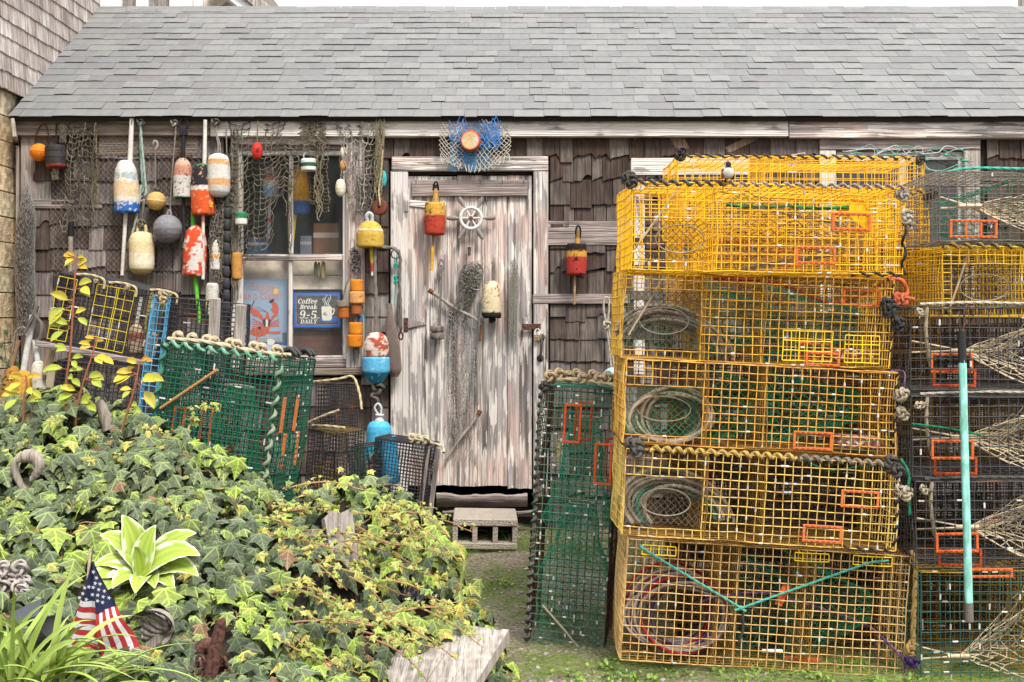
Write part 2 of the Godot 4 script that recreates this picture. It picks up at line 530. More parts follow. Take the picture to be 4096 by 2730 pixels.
func make_pieces() -> void:
	R.seed = 77
	for k in 8:     # wall shingle, one unit wide, its top at y = 0, the butt at y = -0.19, uneven butts
		var poly := PackedVector2Array([Vector2(-0.5, 0), Vector2(-0.5, -0.19)])
		var m := 5
		for i in range(1, m):
			var y := -0.19
			if k >= 2: y += R.randf_range(-0.004, 0.006)
			if k == 5: y += 0.03 * float(i) / m
			if k == 6 and i >= 3: y += R.randf_range(0.02, 0.05)
			if k == 7: y += R.randf_range(0.0, 0.035)
			poly.append(Vector2(-0.5 + float(i) / m, y))
		poly.append(Vector2(0.5, -0.19 + (0.03 if k == 5 else 0.0) + (0.035 if k == 6 else 0.0)))
		poly.append(Vector2(0.5, 0))
		var b := MB.new()
		b.slab(poly, 0.0, 0.012)
		shingle_meshes.append(b.mesh())
	for k in 4:     # roof tab: unit wide, butt at y = 0, running up to y = 0.15; the thick ones stand clear of the course below
		var th: float = [0.004, 0.0045, 0.008, 0.009][k]
		var un: float = [0.0, 0.0, 0.0058, 0.0066][k]
		var b := MB.new()
		var bow: float = [0.0, 0.001, 0.002, 0.0][k]
		var tp := 0.0006
		for h in 2:
			var x0 := -0.5 + 0.5 * h; var x1 := 0.5 * h
			var b0: float = bow if h == 1 else 0.0; var b1: float = bow if h == 0 else 0.0
			b.quad(Vector3(x0, b0, th + b0), Vector3(x1, b1, th + b1), Vector3(x1, 0.15, tp), Vector3(x0, 0.15, tp))
			b.quad(Vector3(x0, b0, un), Vector3(x1, b1, un), Vector3(x1, b1, th + b1), Vector3(x0, b0, th + b0))
			if un > 0.0: b.quad(Vector3(x0, 0.07, 0), Vector3(x1, 0.07, 0), Vector3(x1, b1, un), Vector3(x0, b0, un))
		b.quad(Vector3(0.5, 0, un), Vector3(0.5, 0.07, 0), Vector3(0.5, 0.15, tp), Vector3(0.5, 0, th))
		b.quad(Vector3(-0.5, 0.07, 0), Vector3(-0.5, 0, un), Vector3(-0.5, 0, th), Vector3(-0.5, 0.15, tp))
		tab_meshes.append(b.mesh())
	var u := MB.new()
	u.box(Vector3.ZERO, Vector3.ONE, Color.WHITE, Basis(), 0.02)
	unit_block = u.mesh()


func ground_h(x: float, z: float) -> float:
	return 0.19 * smoothstep(1.9, 0.4, z) + 0.015 + 0.025 * NA.get_noise_2d(x * 1.3, z * 1.3) + 0.008 * NA.get_noise_2d(x * 7.0 + 5.0, z * 7.0)


func ground() -> void:
	var b := MB.new()
	b.sheet(func(u, v):
		var x := lerpf(-4.2, 4.6, u); var z := lerpf(5.0, -0.3, v)
		return Vector3(x, ground_h(x, z), z), 120, 90, Color.WHITE)
	var m := structure("ground", b, M.soil)
	var far := MB.new()
	far.sheet(func(u, v): return Vector3(lerpf(-150, 150, u), -0.06, lerpf(150, -150, v)), 4, 4, Color.WHITE)
	var f := part(m, "far_ground", far, M.soil)
	R.seed = 5
	# grit and pebbles lying on the soil
	var peb := MB.new()
	peb.lathe(PackedVector2Array([Vector2(0.0, -0.5), Vector2(0.8, -0.3), Vector2(1.0, 0.1), Vector2(0.6, 0.5), Vector2(0.0, 0.6)]), 6, Color.WHITE)
	var mm := MultiMesh.new()
	mm.transform_format = MultiMesh.TRANSFORM_3D; mm.use_colors = true; mm.mesh = peb.mesh(); mm.instance_count = 5200
	for i in mm.instance_count:
		var x := R.randf_range(-0.75, 1.9); var z := R.randf_range(0.1, 3.2)
		var s := 0.0025 + 0.014 * pow(R.randf(), 6.0)
		var g := R.randf_range(0.10, 0.38)
		mm.set_instance_transform(i, Transform3D(Basis.from_euler(Vector3(R.randf(), R.randf() * TAU, 0)).scaled(Vector3(s, s * 0.6, s)), Vector3(x, ground_h(x, z) + s * 0.1, z)))
		mm.set_instance_color(i, Color(g * 1.04, g * 0.97, g * 0.88))
	stuff_multi("gravel", "fine gravel and grit scattered over the bare soil", "gravel", mm, M.plain)
	# short grass in patches
	var bl := MB.new()
	var w := 0.0022
	bl.quad(Vector3(-w, 0, 0), Vector3(w, 0, 0), Vector3(w * 0.8, 0.5, 0.06), Vector3(-w * 0.8, 0.5, 0.06))
	bl.quad(Vector3(-w * 0.8, 0.5, 0.06), Vector3(w * 0.8, 0.5, 0.06), Vector3(w * 0.1, 1.0, 0.28), Vector3(-w * 0.1, 1.0, 0.28))
	var spots: Array = []
	for i in 90000:
		var x := R.randf_range(-0.85, 2.2); var z := R.randf_range(0.12, 3.0)
		var g := NA.get_noise_2d(x * 1.7 + 3.0, z * 1.7 + 1.0) + 0.5 * NA.get_noise_2d(x * 6.0, z * 6.0)
		if x > 0.45 and z > 2.15: g += 0.3
		if z < 0.75 and z > 0.25 and x < 0.2: g += 0.32
		if x < -0.35: g += 0.15
		if g > 0.06 + R.randf() * 0.25: spots.append([x, z, g])
		if spots.size() > 24000: break
	mm = MultiMesh.new()
	mm.transform_format = MultiMesh.TRANSFORM_3D; mm.use_colors = true; mm.mesh = bl.mesh(); mm.instance_count = spots.size()
	for i in spots.size():
		var q: Array = spots[i]
		var hgt: float = R.randf_range(0.012, 0.035) * (1.0 + clampf(q[2], 0.0, 0.8))
		if q[1] < 0.75 and q[1] > 0.25 and R.randf() < 0.4: hgt *= 2.0
		mm.set_instance_transform(i, Transform3D(Basis.from_euler(Vector3(R.randf_range(-0.5, 0.5), R.randf() * TAU, R.randf_range(-0.5, 0.5))).scaled(Vector3(1, hgt, hgt)), Vector3(q[0], ground_h(q[0], q[1]) - 0.003, q[1])))
		var k := R.randf()
		mm.set_instance_color(i, Color(0.13, 0.21, 0.04).lerp(Color(0.26, 0.33, 0.08), k))
	stuff_multi("grass", "short patchy green grass growing on the trodden soil", "grass", mm, M.blade)


func stuff_multi(called: String, label: String, category: String, mm: MultiMesh, m: Material, parent: Node = null) -> MultiMeshInstance3D:
	var o := MultiMeshInstance3D.new()
	o.name = called; o.multimesh = mm; o.material_override = m
	o.set_meta("kind", "stuff")
	if parent == null:
		o.set_meta("label", label); o.set_meta("category", category)
		add_child(o, true)
	else:
		parent.add_child(o, true)
	return o


# board between two spots of the view, lying on the plane z0, thick towards the viewer
func board(parent: Node, called: String, x0: float, y0: float, x1: float, y1: float, z0: float, z1: float, m: Material, turn := 0.0, bev := 0.004) -> MeshInstance3D:
	var a := P(x0, y0, z1); var b := P(x1, y1, z1)
	var mb := MB.new()
	mb.box(Vector3.ZERO, Vector3(absf(b.x - a.x), absf(a.y - b.y), z1 - z0), Color.WHITE, Basis(), bev)
	var o := part(parent, called, mb, m)
	o.position = Vector3((a.x + b.x) / 2, (a.y + b.y) / 2, (z0 + z1) / 2) - (parent as Node3D).global_position
	o.rotation.z = turn
	return o


var win_x0 := -1.815; var win_x1 := -1.115; var win_y0 := 1.335; var win_y1 := 2.72       # openings in the front wall
var rw_x0 := 2.16; var rw_x1 := 3.0; var rw_y0 := 2.0; var rw_y1 := 2.72

func shack() -> void:
	var s := thing("fishing_shack", "weathered cedar shingled fishing shack with grey asphalt roof and peeling door", "shack")
	var L := -3.26; var RX := 4.1; var top := 2.93
	# front wall with window openings, the other walls, floor: closed, so the room is dark
	var w := MB.new()
	var box := func(x0, x1, y0, y1, z0, z1): w.box(Vector3((x0 + x1) / 2, (y0 + y1) / 2, (z0 + z1) / 2), Vector3(x1 - x0, y1 - y0, z1 - z0))
	box.call(L, win_x0, 0.0, top, -0.08, 0.0)
	box.call(win_x0, win_x1, 0.0, win_y0, -0.08, 0.0)
	box.call(win_x0, win_x1, win_y1, top, -0.08, 0.0)
	box.call(win_x1, -0.70, 0.0, top, -0.08, 0.0)
	box.call(-0.70, 0.15, 2.56, top, -0.08, 0.0)
	box.call(-0.70, 0.15, 0.0, 0.36, -0.3, -0.2)
	box.call(0.15, rw_x0, 0.0, top, -0.08, 0.0)
	box.call(rw_x0, rw_x1, 0.0, rw_y0, -0.08, 0.0)
	box.call(rw_x0, rw_x1, rw_y1, top, -0.08, 0.0)
	box.call(rw_x1, RX, 0.0, top, -0.08, 0.0)
	box.call(L, L + 0.08, 0.0, top, -2.9, -0.081)
	box.call(RX - 0.08, RX, 0.0, top, -2.9, -0.081)
	box.call(L, RX, 0.0, top, -2.98, -2.901)
	box.call(L + 0.081, RX - 0.081, 0.22, 0.3, -2.9, -0.32)
	var wall := part(s, "wall", w, M.interior)
	# wall shingles
	R.seed = 21
	var out: Array = [[win_x0 - 0.09, win_x1 + 0.12, 1.18, 2.9], [-0.815, 0.25, -1.0, 2.68], [rw_x0 - 0.13, rw_x1 + 0.14, 1.9, 2.9], [L - 0.1, -3.165, -1.0, 3.0]]
	var rest := {}
	var yb := 0.13
	var row := 0
	while yb < 2.83:
		var spans: Array = [[L, RX - 0.05]]
		for e in out:
			if yb + 0.07 < e[2] or yb + 0.07 > e[3]: continue
			var nx: Array = []
			for q in spans:
				if e[1] <= q[0] or e[0] >= q[1]: nx.append(q)
				else:
					if e[0] > q[0] + 0.01: nx.append([q[0], e[0]])
					if e[1] < q[1] - 0.01: nx.append([e[1], q[1]])
			spans = nx
		for q in spans:
			var x: float = q[0]
			while x < q[1] - 0.005:
				var wd: float = minf(R.randf_range(0.07, 0.17) if x > -0.8 else R.randf_range(0.10, 0.27), q[1] - x)
				if q[1] - x - wd < 0.04: wd = q[1] - x
				var px: float = 2048 + (x + wd / 2) * 603.5; var py := HOR - (yb + 0.07 - EYE) * 603.5
				var right := px > 1570.0
				var k := R.randi() % 8
				if right: k = [1, 3, 4, 6, 5, 4, 1, 6][k]
				else: k = [0, 2, 5, 3, 1, 0, 4, 3][k]
				if right and py > 1100 and R.randf() < 0.5: k = [0, 5, 1][R.randi() % 3]
				var v := R.randi() % 5
				if right and py < 1250 and R.randf() < 0.45: v = 5 + R.randi() % 3
				elif R.randf() < 0.06: v = 5 + R.randi() % 3
				var dy := R.randf_range(-0.008, 0.004) - (0.03 if right and R.randf() < 0.15 else 0.0)
				var xf := Transform3D(Basis.from_euler(Vector3(-0.09 + R.randf_range(-0.03, 0.02), 0, R.randf_range(-0.012, 0.012))) * Basis.from_scale(Vector3(wd - R.randf_range(0.002, 0.007), 1, 1)), Vector3(x + wd / 2, yb + 0.19 + dy, 0.003 + R.randf_range(0, 0.003)))
				var seen := (px > 120 and px < 1570 and py > 500 and py < 1560) or (px > 1550 and px < 2520 and py < 1560) or (px >= 2500 and py < 720)
				if seen:
					part(wall, "shingle", shingle_meshes[v], M["cedar_%d" % k], xf)
				else:
					if not rest.has(k): rest[k] = SurfaceTool.new()
					rest[k].append_from(shingle_meshes[v], 0, xf)
				x += wd
		yb += 0.149
		row += 1
	for k in rest:
		var o := part(wall, "hidden_shingles", rest[k].commit(), M["cedar_%d" % k])
		o.set_meta("kind", "stuff")
	# boards on the wall
	board(s, "corner_board", 81, 540, 140, 2150, 0.001, 0.03, M.wood_grey)
	var side := MB.new(); side.box(Vector3(L - 0.012, 1.4, -0.03), Vector3(0.02, 2.7, 0.11), Color.WHITE, Basis(), 0.003)
	part(s, "corner_board", side, M.wood_grey)
	board(s, "frieze_board", 57, 484, 840, 543, 0.0, 0.075, M.wood_dark_h)
	board(s, "backing_board", 392, 543, 792, 622, 0.0, 0.04, M.wood_dark_h)
	board(s, "nailed_board", 122, 797, 407, 835, 0.0, 0.035, M.wood_grey_h)
	board(s, "nailed_board", 655, 787, 775, 823, 0.0, 0.035, M.wood_grey_h)
	board(s, "fascia", 840, 481, 3155, 546, 0.0, 0.085, M.trim_paint_h)
	board(s, "fascia", 3158, 486, 4500, 552, 0.0, 0.087, M.flake_h)
	board(s, "drip_edge", 52, 464, 1880, 481, 0.0, 0.1, M.white_trim, 0.0, 0.001)
	board(s, "drip_edge", 1882, 468, 4500, 481, 0.0, 0.098, M.wood_grey_h, 0.0, 0.001)
	var bk := MB.new()
	bk.box(Vector3.ZERO, Vector3(0.022, 0.12, 0.3), Color.WHITE, Basis(), 0.003)
	var rake := part(s, "rafter_end", bk, M.wood_pale, Transform3D(Basis.from_euler(Vector3(0, 0.35, 0.12)), Vector3(-3.27, 2.84, 0.06)))
	board(s, "nailed_board", 2165, 885, 2520, 928, 0.0, 0.036, M.wood_grey_h, -0.008)
	board(s, "nailed_board", 2165, 929, 2520, 982, 0.0, 0.04, M.wood_grey_h)
	board(s, "nailed_board", 2131, 1177, 2520, 1216, 0.0, 0.05, M.wood_grey_h)
	board(s, "nailed_board", 2524, 632, 3000, 701, 0.0, 0.04, M.trim_paint_h)
	board(s, "nailed_board", 2535, 702, 2580, 1500, 0.0, 0.03, M.trim_paint)
	board(s, "brace", 2698, 520, 2750, 640, 0.0, 0.03, M.wood_brown, 0.5)
	board(s, "brace", 2900, 560, 3030, 590, 0.0, 0.03, M.wood_brown, 0.45)
	window_left(s)
	window_right(s)
	door(s)
	roof(s)


func roof(s: Node3D) -> void:
	var E := Vector3(-3.28, 2.925, 0.13)
	var run := 1.56; var rise := 1.112
	var up := Vector3(0, rise, -run).normalized(); var nrm := Vector3(0, run, rise).normalized()
	var len := Vector2(run, rise).length()
	var bs := Basis(Vector3.RIGHT, up, nrm)
	var RX := 4.35
	var m := MB.new()
	m.box(Vector3((E.x + RX) / 2, 0, 0) + Vector3(0, E.y, E.z) + up * len / 2 - nrm * 0.022, Vector3(RX - E.x, len, 0.03), Color.WHITE, bs)
	var up2 := Vector3(0, rise, run).normalized(); var n2 := Vector3(0, run, -rise).normalized()
	var ridge := Vector3(0, E.y + rise, E.z - run)
	m.box(Vector3((E.x + RX) / 2, 0, 0) + ridge - up2 * len / 2 - n2 * 0.022, Vector3(RX - E.x, len, 0.03), Color.WHITE, Basis(Vector3.LEFT, up2, n2))
	var rf := part(s, "roof", m, M.tar)
	var gb := MB.new()      # gable ends closed
	for gx in [E.x + 0.06, RX - 0.3]:
		var a := Vector3(gx, 2.9, -0.02); var b := Vector3(gx, 2.9, E.z - 2 * run + 0.1); var c := ridge + Vector3(gx, -0.08, 0)
		gb.tri(a, c, b); gb.tri(a, b, c)
	part(s, "gable", gb, M.wood_dark_h)
	R.seed = 31
	var exposure := len / 17.3
	var rest := {}
	var singles := 0
	for r in 18:
		var x := E.x - R.randf_range(0.0, 0.1) * 0
		var first := true
		while x < RX:
			var wd := R.randf_range(0.08, 0.24)
			if first: wd = R.randf_range(0.05, 0.25)
			first = false
			var thick := R.randf() < 0.38
			var v: int = (2 + R.randi() % 2) if thick else R.randi() % 2
			var k := R.randi() % 5
			var y := exposure * r - 0.015 + R.randf_range(-0.003, 0.003) + 0.006 * NA.get_noise_2d(x * 0.8, r * 3.0) + (R.randf_range(-0.008, 0.0) if R.randf() < 0.06 else 0.0)
			var tilt := Basis.from_euler(Vector3(-0.004, 0, R.randf_range(-0.004, 0.004)))
			var lift := 0.002 + 0.0015 * NB.get_noise_2d(x * 1.5, r * 2.0)
			var xf := Transform3D(bs * tilt * Basis.from_scale(Vector3(wd - 0.0015, 1, 1)), Vector3(x + wd / 2, E.y, E.z) + up * y + nrm * (lift + 0.001))
			if r < 8 and singles < 300:
				part(rf, "roof_shingle", tab_meshes[v], M["roof_%d" % k], xf)
				singles += 1
			else:
				if not rest.has(k): rest[k] = SurfaceTool.new()
				rest[k].append_from(tab_meshes[v], 0, xf)
			x += wd
	for k in rest:
		var o := part(rf, "upper_shingles", rest[k].commit(), M["roof_%d" % k])
		o.set_meta("kind", "stuff")
	var x := E.x
	while x < RX:       # ridge caps
		var cb := MB.new()
		var l := 0.24
		var r0 := ridge + Vector3(0, 0.012, 0)
		var d := -up * 0.075; var d2 := -up2 * 0.075
		var lift := nrm * 0.006
		cb.quad(r0 + d, r0 + d + Vector3(l, 0, 0), r0 + Vector3(l, 0.008, 0), r0 + Vector3(0, 0, 0))
		cb.quad(r0 + d2 + Vector3(l, 0, 0), r0 + d2, r0, r0 + Vector3(l, 0.008, 0))
		cb.quad(r0 + d - nrm * 0.008, r0 + d - nrm * 0.008 + Vector3(l, 0, 0), r0 + d + Vector3(l, 0, 0), r0 + d)
		part(rf, "ridge_cap", cb, M["roof_%d" % (R.randi() % 5)], Transform3D(Basis(), Vector3(x, 0.004 * sin(x * 3.0), 0)))
		x += 0.235


func window_left(s: Node3D) -> void:
	var w := Node3D.new(); w.name = "window"; s.add_child(w, true)
	# casing
	board(w, "casing", 924, 546, 953, 1473, 0.001, 0.04, M.trim_paint)
	board(w, "casing", 1384, 546, 1457, 1473, 0.001, 0.045, M.door_paint)
	board(w, "head_casing", 953, 546, 1384, 578, 0.001, 0.04, M.trim_paint_h)
	board(w, "head_casing", 953, 579, 1384, 600, -0.03, 0.02, M.wood_grey_h)
	board(w, "sill", 930, 1474, 1450, 1503, 0.0, 0.07, M.wood_dark_h, 0.004)
	board(w, "sill", 950, 1442, 1386, 1470, -0.04, 0.03, M.wood_grey_h)
	# sashes: upper two panes, lower two panes
	for q in [[953, 601, 968, 1440], [1370, 601, 1386, 1440]]: board(w, "stile", q[0], q[1], q[2], q[3], -0.03, 0.012, M.trim_paint)
	board(w, "top_rail", 968, 601, 1370, 622, -0.03, 0.011, M.trim_paint_h)
	board(w, "meeting_rail", 968, 1017, 1370, 1042, -0.03, 0.022, M.flake_h)
	board(w, "bottom_rail", 968, 1424, 1370, 1441, -0.03, 0.012, M.trim_paint_h)
	board(w, "muntin", 1155, 623, 1170, 1016, -0.028, 0.008, M.trim_paint)
	board(w, "muntin", 1153, 1043, 1168, 1423, -0.028, 0.008, M.trim_paint)
	for q in [[968, 622, 1155, 1017], [1170, 622, 1370, 1017], [968, 1042, 1153, 1424], [1168, 1042, 1370, 1424]]:
		board(w, "pane", q[0], q[1], q[2], q[3], -0.014, -0.010, M.glass, 0.0, 0.0)
	# what stands behind the glass
	board(s, "blind", 945, 1030, 1161, 1450, -0.12, -0.10, M.cream)
	board(s, "blind", 1163, 1030, 1390, 1100, -0.12, -0.10, M.cream)
	board(s, "blind", 1163, 1103, 1390, 1160, -0.12, -0.099, M.cream)
	board(s, "inner_board", 1163, 1325, 1390, 1450, -0.12, -0.10, M.inner_brown if M.has("inner_brown") else mat("inner_brown", col("5a3d37"), 0.7, T.wood_h))


func window_right(s: Node3D) -> void:
	var w := Node3D.new(); w.name = "window"; s.add_child(w, true)
	board(w, "head_casing", 3280, 553, 3924, 600, 0.001, 0.05, M.wood_grey_h)
	board(w, "casing", 3280, 601, 3345, 1250, 0.001, 0.045, M.trim_paint)
	board(w, "casing", 3858, 601, 3924, 1250, 0.001, 0.045, M.wood_pale)
	board(w, "top_rail", 3346, 606, 3857, 640, -0.03, 0.012, M.trim_paint_h)
	board(w, "stile", 3600, 641, 3626, 1000, -0.03, 0.012, M.trim_paint)
	board(w, "stile", 3835, 641, 3857, 1000, -0.03, 0.012, M.trim_paint)
	board(w, "pane", 3346, 641, 3835, 1010, -0.014, -0.010, M.glass, 0.0, 0.0)
	board(w, "sill", 3270, 1010, 3930, 1040, -0.02, 0.07, M.wood_grey_h)


func door(s: Node3D) -> void:
	board(s, "door_head", 1566, 626, 2193, 684, 0.0, 0.05, M.flake_h, 0.003)
	board(s, "door_jamb", 1562, 685, 1631, 1990, 0.0, 0.045, M.trim_paint)
	board(s, "door_jamb", 2134, 685, 2193, 1990, 0.0, 0.045, M.door_paint)
	var d := Node3D.new(); d.name = "door"; s.add_child(d, true)
	R.seed = 3
	var xs := [1632, 1722, 1828, 1932, 2031, 2129]
	for i in 5:      # planks with uneven feet
		var a := P(xs[i], 701 + R.randf_range(0, 8), 0.02); var b := P(xs[i + 1] - 1.5, [1947, 1945, 1949, 1947, 1958][i], 0.02)
		var mb := MB.new()
		var wd := b.x - a.x; var h := a.y - b.y
		var poly := PackedVector2Array([Vector2(-wd / 2, h / 2)])
		for k in 7: poly.append(Vector2(-wd / 2 + wd * k / 6.0, -h / 2 + R.randf_range(0, 0.008)))
		poly.append(Vector2(wd / 2, h / 2))
		mb.slab(poly, -0.012, 0.012)
		var o := part(d, "plank", mb, M.door_paint)
		o.position = Vector3((a.x + b.x) / 2, (a.y + b.y) / 2, 0.004 + [0.0, 0.003, -0.001, 0.002, 0.0][i])
	board(d, "batten", 1646, 720, 2110, 785, 0.02, 0.045, M.wood_grey_h, 0.0)
	for nx in [1664, 1830, 1920, 2008, 2094]:
		var nb := MB.new()
		var p := P(nx, 734, 0.045)
		nb.tube(PackedVector3Array([p, p + Vector3(0.002, 0.006, 0.025), p + Vector3(0.0, 0.02, 0.03)]), 0.0022, 5, Color.WHITE)
		part(d, "nail", nb, M.iron)
	# hinges
	board(d, "hinge_strap", 1637, 803, 1712, 829, 0.02, 0.027, M.trim_paint_h, -0.1)
	board(d, "hinge_plate", 1615, 780, 1636, 847, 0.045, 0.052, M.trim_paint)
	board(d, "hinge_plate", 1614, 1272, 1632, 1328, 0.045, 0.052, M.rust)
	var hs := MB.new()
	var q := P(1632, 1295, 0.03)
	hs.slab(PackedVector2Array([Vector2(0, -0.03), Vector2(0.115, -0.006), Vector2(0.12, 0.004), Vector2(0, 0.03)]), -0.006, 0.0, Color.WHITE, Transform3D(Basis(), q))
	part(d, "hinge_strap", hs, M.wood_grey)
	board(d, "hasp", 2088, 1296, 2163, 1321, 0.046, 0.053, M.rust, 0.01)
	var st := MB.new()
	var c := P(2149, 1308, 0.053)
	st.tube(curve(PackedVector3Array([c + Vector3(0, 0.012, -0.004), c + Vector3(0, 0.01, 0.018), c + Vector3(0, -0.01, 0.018), c + Vector3(0, -0.012, -0.004)])), 0.004, 6, Color.WHITE)
	part(d, "staple", st, M.rust)
	var hd := MB.new()
	var h0 := P(2166, 1350, 0.045); var h1 := P(2161, 1434, 0.045)
	hd.tube(curve(PackedVector3Array([h0 + Vector3(0, 0, -0.002), h0 + Vector3(0, -0.004, 0.03), h0.lerp(h1, 0.5) + Vector3(0.002, 0, 0.042), h1 + Vector3(0, 0.004, 0.03), h1 + Vector3(0, 0, -0.002)])), 0.0095, 8, Color.WHITE)
	for p in [h0, h1]: hd.lathe(PackedVector2Array([Vector2(0.024, 0), Vector2(0.022, 0.006), Vector2(0.0, 0.009)]), 12, Color.WHITE, Transform3D(Basis.from_euler(Vector3(PI / 2, 0, 0)), p))
	part(d, "pull_handle", hd, M.iron)
	var lk := thing("padlock", "small tarnished padlock hanging on the rusty hasp of the shack door", "padlock", P(2150, 1352, 0.07))
	var body := MB.new()
	body.box(Vector3.ZERO, Vector3(0.05, 0.042, 0.018), Color.WHITE, Basis(), 0.004)
	part(lk, "body", body, mat("brass", col("8a7660"), 0.55, T.blotch, Vector3(8, 8, 8)))
	var sh := MB.new()
	sh.tube(curve(PackedVector3Array([Vector3(-0.015, 0.02, 0), Vector3(-0.015, 0.045, 0), Vector3(0, 0.06, 0), Vector3(0.015, 0.045, 0), Vector3(0.015, 0.02, 0)])), 0.0035, 7, Color.WHITE)
	part(lk, "shackle", sh, M.pale_plastic)


func neighbour_house() -> void:
	var X := -3.34
	var s := thing("neighbour_house", "tall house with pale cedar shingles above a tan block wall at left edge", "house")
	var b := MB.new()
	b.box(Vector3(X - 2.0, 1.55, 0.2), Vector3(3.96, 3.1, 4.2))
	var lower := part(s, "block_wall", b, M.mortar)
	R.seed = 41
	for r in 19:
		var z := -0.9 - (0.17 if r % 2 else 0.0)
		while z < 1.2:
			var o := part(lower, "block", unit_block, M["block_%d" % (R.randi() % 4)], Transform3D(Basis.from_scale(Vector3(0.06, 0.158, 0.338)), Vector3(X - 0.022 + R.randf_range(-0.002, 0.002), 0.083 + 0.166 * r - 0.05, z + 0.17)))
			z += 0.346
	var u := MB.new()
	u.box(Vector3(X - 1.99, 4.6, 0.3), Vector3(4.06, 3.0, 3.6))
	var upper := part(s, "upper_wall", u, M.wood_brown)
	var turn := Basis.from_euler(Vector3(0, PI / 2, 0))
	for r in 13:
		var z := -1.49
		while z < 0.75:
			var wd := R.randf_range(0.06, 0.15)
			if z + wd > 0.75: wd = 0.76 - z
			var xf := Transform3D(turn * Basis.from_euler(Vector3(-0.07, 0, R.randf_range(-0.008, 0.008))) * Basis.from_scale(Vector3(wd - 0.004, 0.85, 1.0)), Vector3(X + 0.042, 3.09 + 0.112 * r + 0.165 + R.randf_range(-0.003, 0.003), z + wd / 2))
			part(upper, "shingle", shingle_meshes[R.randi() % 5], M["old_cedar_%d" % (R.randi() % 6)], xf)
			z += wd
	# the white corner of the house, with its red-brown edge
	var c := MB.new()
	c.box(Vector3(X + 0.03, 4.3, -1.56), Vector3(0.09, 2.6, 0.11), Color.WHITE, Basis(), 0.004)
	part(s, "corner_board", c, M.white_trim)
	var e := MB.new()
	e.box(Vector3(X + 0.045, 4.3, -1.497), Vector3(0.03, 2.4, 0.012))
	part(s, "edge_strip", e, mat("red_strip", col("9a6f68"), 0.8))


func house_behind() -> void:
	var s := thing("white_trimmed_house", "pale house with white window frames rising behind the shack ridge at upper left", "house", Vector3.ZERO)
	var z := -4.0
	var bd := func(called, x0, x1, y0, zz, m): board(s, called, x0, y0, x1, 900, zz - 0.06, zz, m, 0.0, 0.004)
	board(s, "wall", -300, -260, 905, 900, z - 3.0, z - 0.07, M.old_cedar_2)
	bd.call("corner_board", 397, 424, -250, z + 0.02, M.white_trim)
	bd.call("corner_board", 424, 482, -250, z + 0.05, M.white_trim)
	R.seed = 51
	var back: MeshInstance3D = s.get_child(0)
	for r in 9:
		var x := 482.0
		for q in 3:
			var a := P(x, 60 - r * 44, z)
			part(back, "shingle", shingle_meshes[R.randi() % 5], M["old_cedar_%d" % (R.randi() % 6)], Transform3D(Basis.from_scale(Vector3(20 * S(z), 0.85, 1)), a + Vector3(10 * S(z), 0.1, -0.03) - back.position))
			x += 20.5
	var w := Node3D.new(); w.name = "window"; s.add_child(w, true)
	board(w, "frame", 542, -250, 562, 900, z - 0.05, z + 0.03, M.white_trim)
	board(w, "frame", 562, -250, 590, 900, z - 0.05, z, M.white_trim)
	board(w, "pane", 590, -250, 676, 900, z - 0.03, z - 0.02, M.glass, 0.0, 0.0)
	board(w, "mirrored_sky_sheet", 590, -250, 676, 900, z - 0.16, z - 0.12, M.white_trim)  # white sheet added behind the pane in place of mirrored sky
	board(w, "frame", 676, -250, 714, 900, z - 0.05, z + 0.03, M.white_trim)
	board(w, "frame", 716, -250, 770, 900, z - 0.06, z + 0.01, M.white_trim)
	board(w, "frame", 772, -250, 812, 900, z - 0.05, z + 0.04, M.white_trim)
	# the eaves of a lower roof that run off to the right
	var ev := MB.new()
	var a := P(812, -260, z); var sc := S(z)
	ev.slab(PackedVector2Array([Vector2(0, -290 * sc), Vector2(60 * sc, -290 * sc), Vector2(190 * sc, -200 * sc), Vector2(-40 * sc, 60 * sc), Vector2(-40 * sc, -290 * sc)]), -0.3, 0.0, Color.WHITE, Transform3D(Basis(), a))
	part(s, "soffit", ev, M.cream)
	var fs := MB.new()
	var p0 := P(850, -70, z + 0.1); var p1 := P(1100, 130, z + 0.1)
	var bs := Basis.from_euler(Vector3(0, 0, atan2(p1.y - p0.y, p1.x - p0.x)))
	fs.box((p0 + p1) / 2, Vector3(p0.distance_to(p1), 0.1, 0.5), Color.WHITE, bs, 0.005)
	part(s, "fascia", fs, M.white_trim)
	var fs2 := MB.new()
	fs2.box((p0 + p1) / 2 + bs * Vector3(0, 0.1, 0.0), Vector3(p0.distance_to(p1) + 0.1, 0.1, 0.6), Color.WHITE, bs, 0.005)
	part(s, "roof_edge", fs2, M.old_cedar_0)
	var t := thing("chimney_post", "grey post standing behind the shack ridge at upper right corner", "post", P(4092, 60, -3.0))
	var pm := MB.new()
	pm.box(Vector3(0.02, -0.3, 0), Vector3(0.09, 1.6, 0.09), Color.WHITE, Basis(), 0.004)
	part(t, "post", pm, M.old_cedar_3)


# unseen dark house added behind the viewer so the panes mirror it, not sky
func added_house_opposite() -> void:
	var h := thing("added_house_opposite", "dark shingled house across the lane that the window panes mirror", "house", Vector3(-1.0, 0, 17.0))
	var b := MB.new()
	b.box(Vector3(0, 3.0, 2.0), Vector3(16.0, 6.2, 4.0))
	part(h, "wall", b, M.cedar_1)
	b = MB.new()
	b.box(Vector3(0, 6.6, 2.0), Vector3(16.6, 1.1, 4.8), Color.WHITE, Basis(), 0.3)
	part(h, "roof", b, M.roof_1)
	for k in 4:
		b = MB.new()
		b.box(Vector3(-6.0 + 4.0 * k, 2.2, -0.02), Vector3(1.1, 1.5, 0.06), Color.WHITE, Basis(), 0.01)
		part(h, "window", b, M.iron)


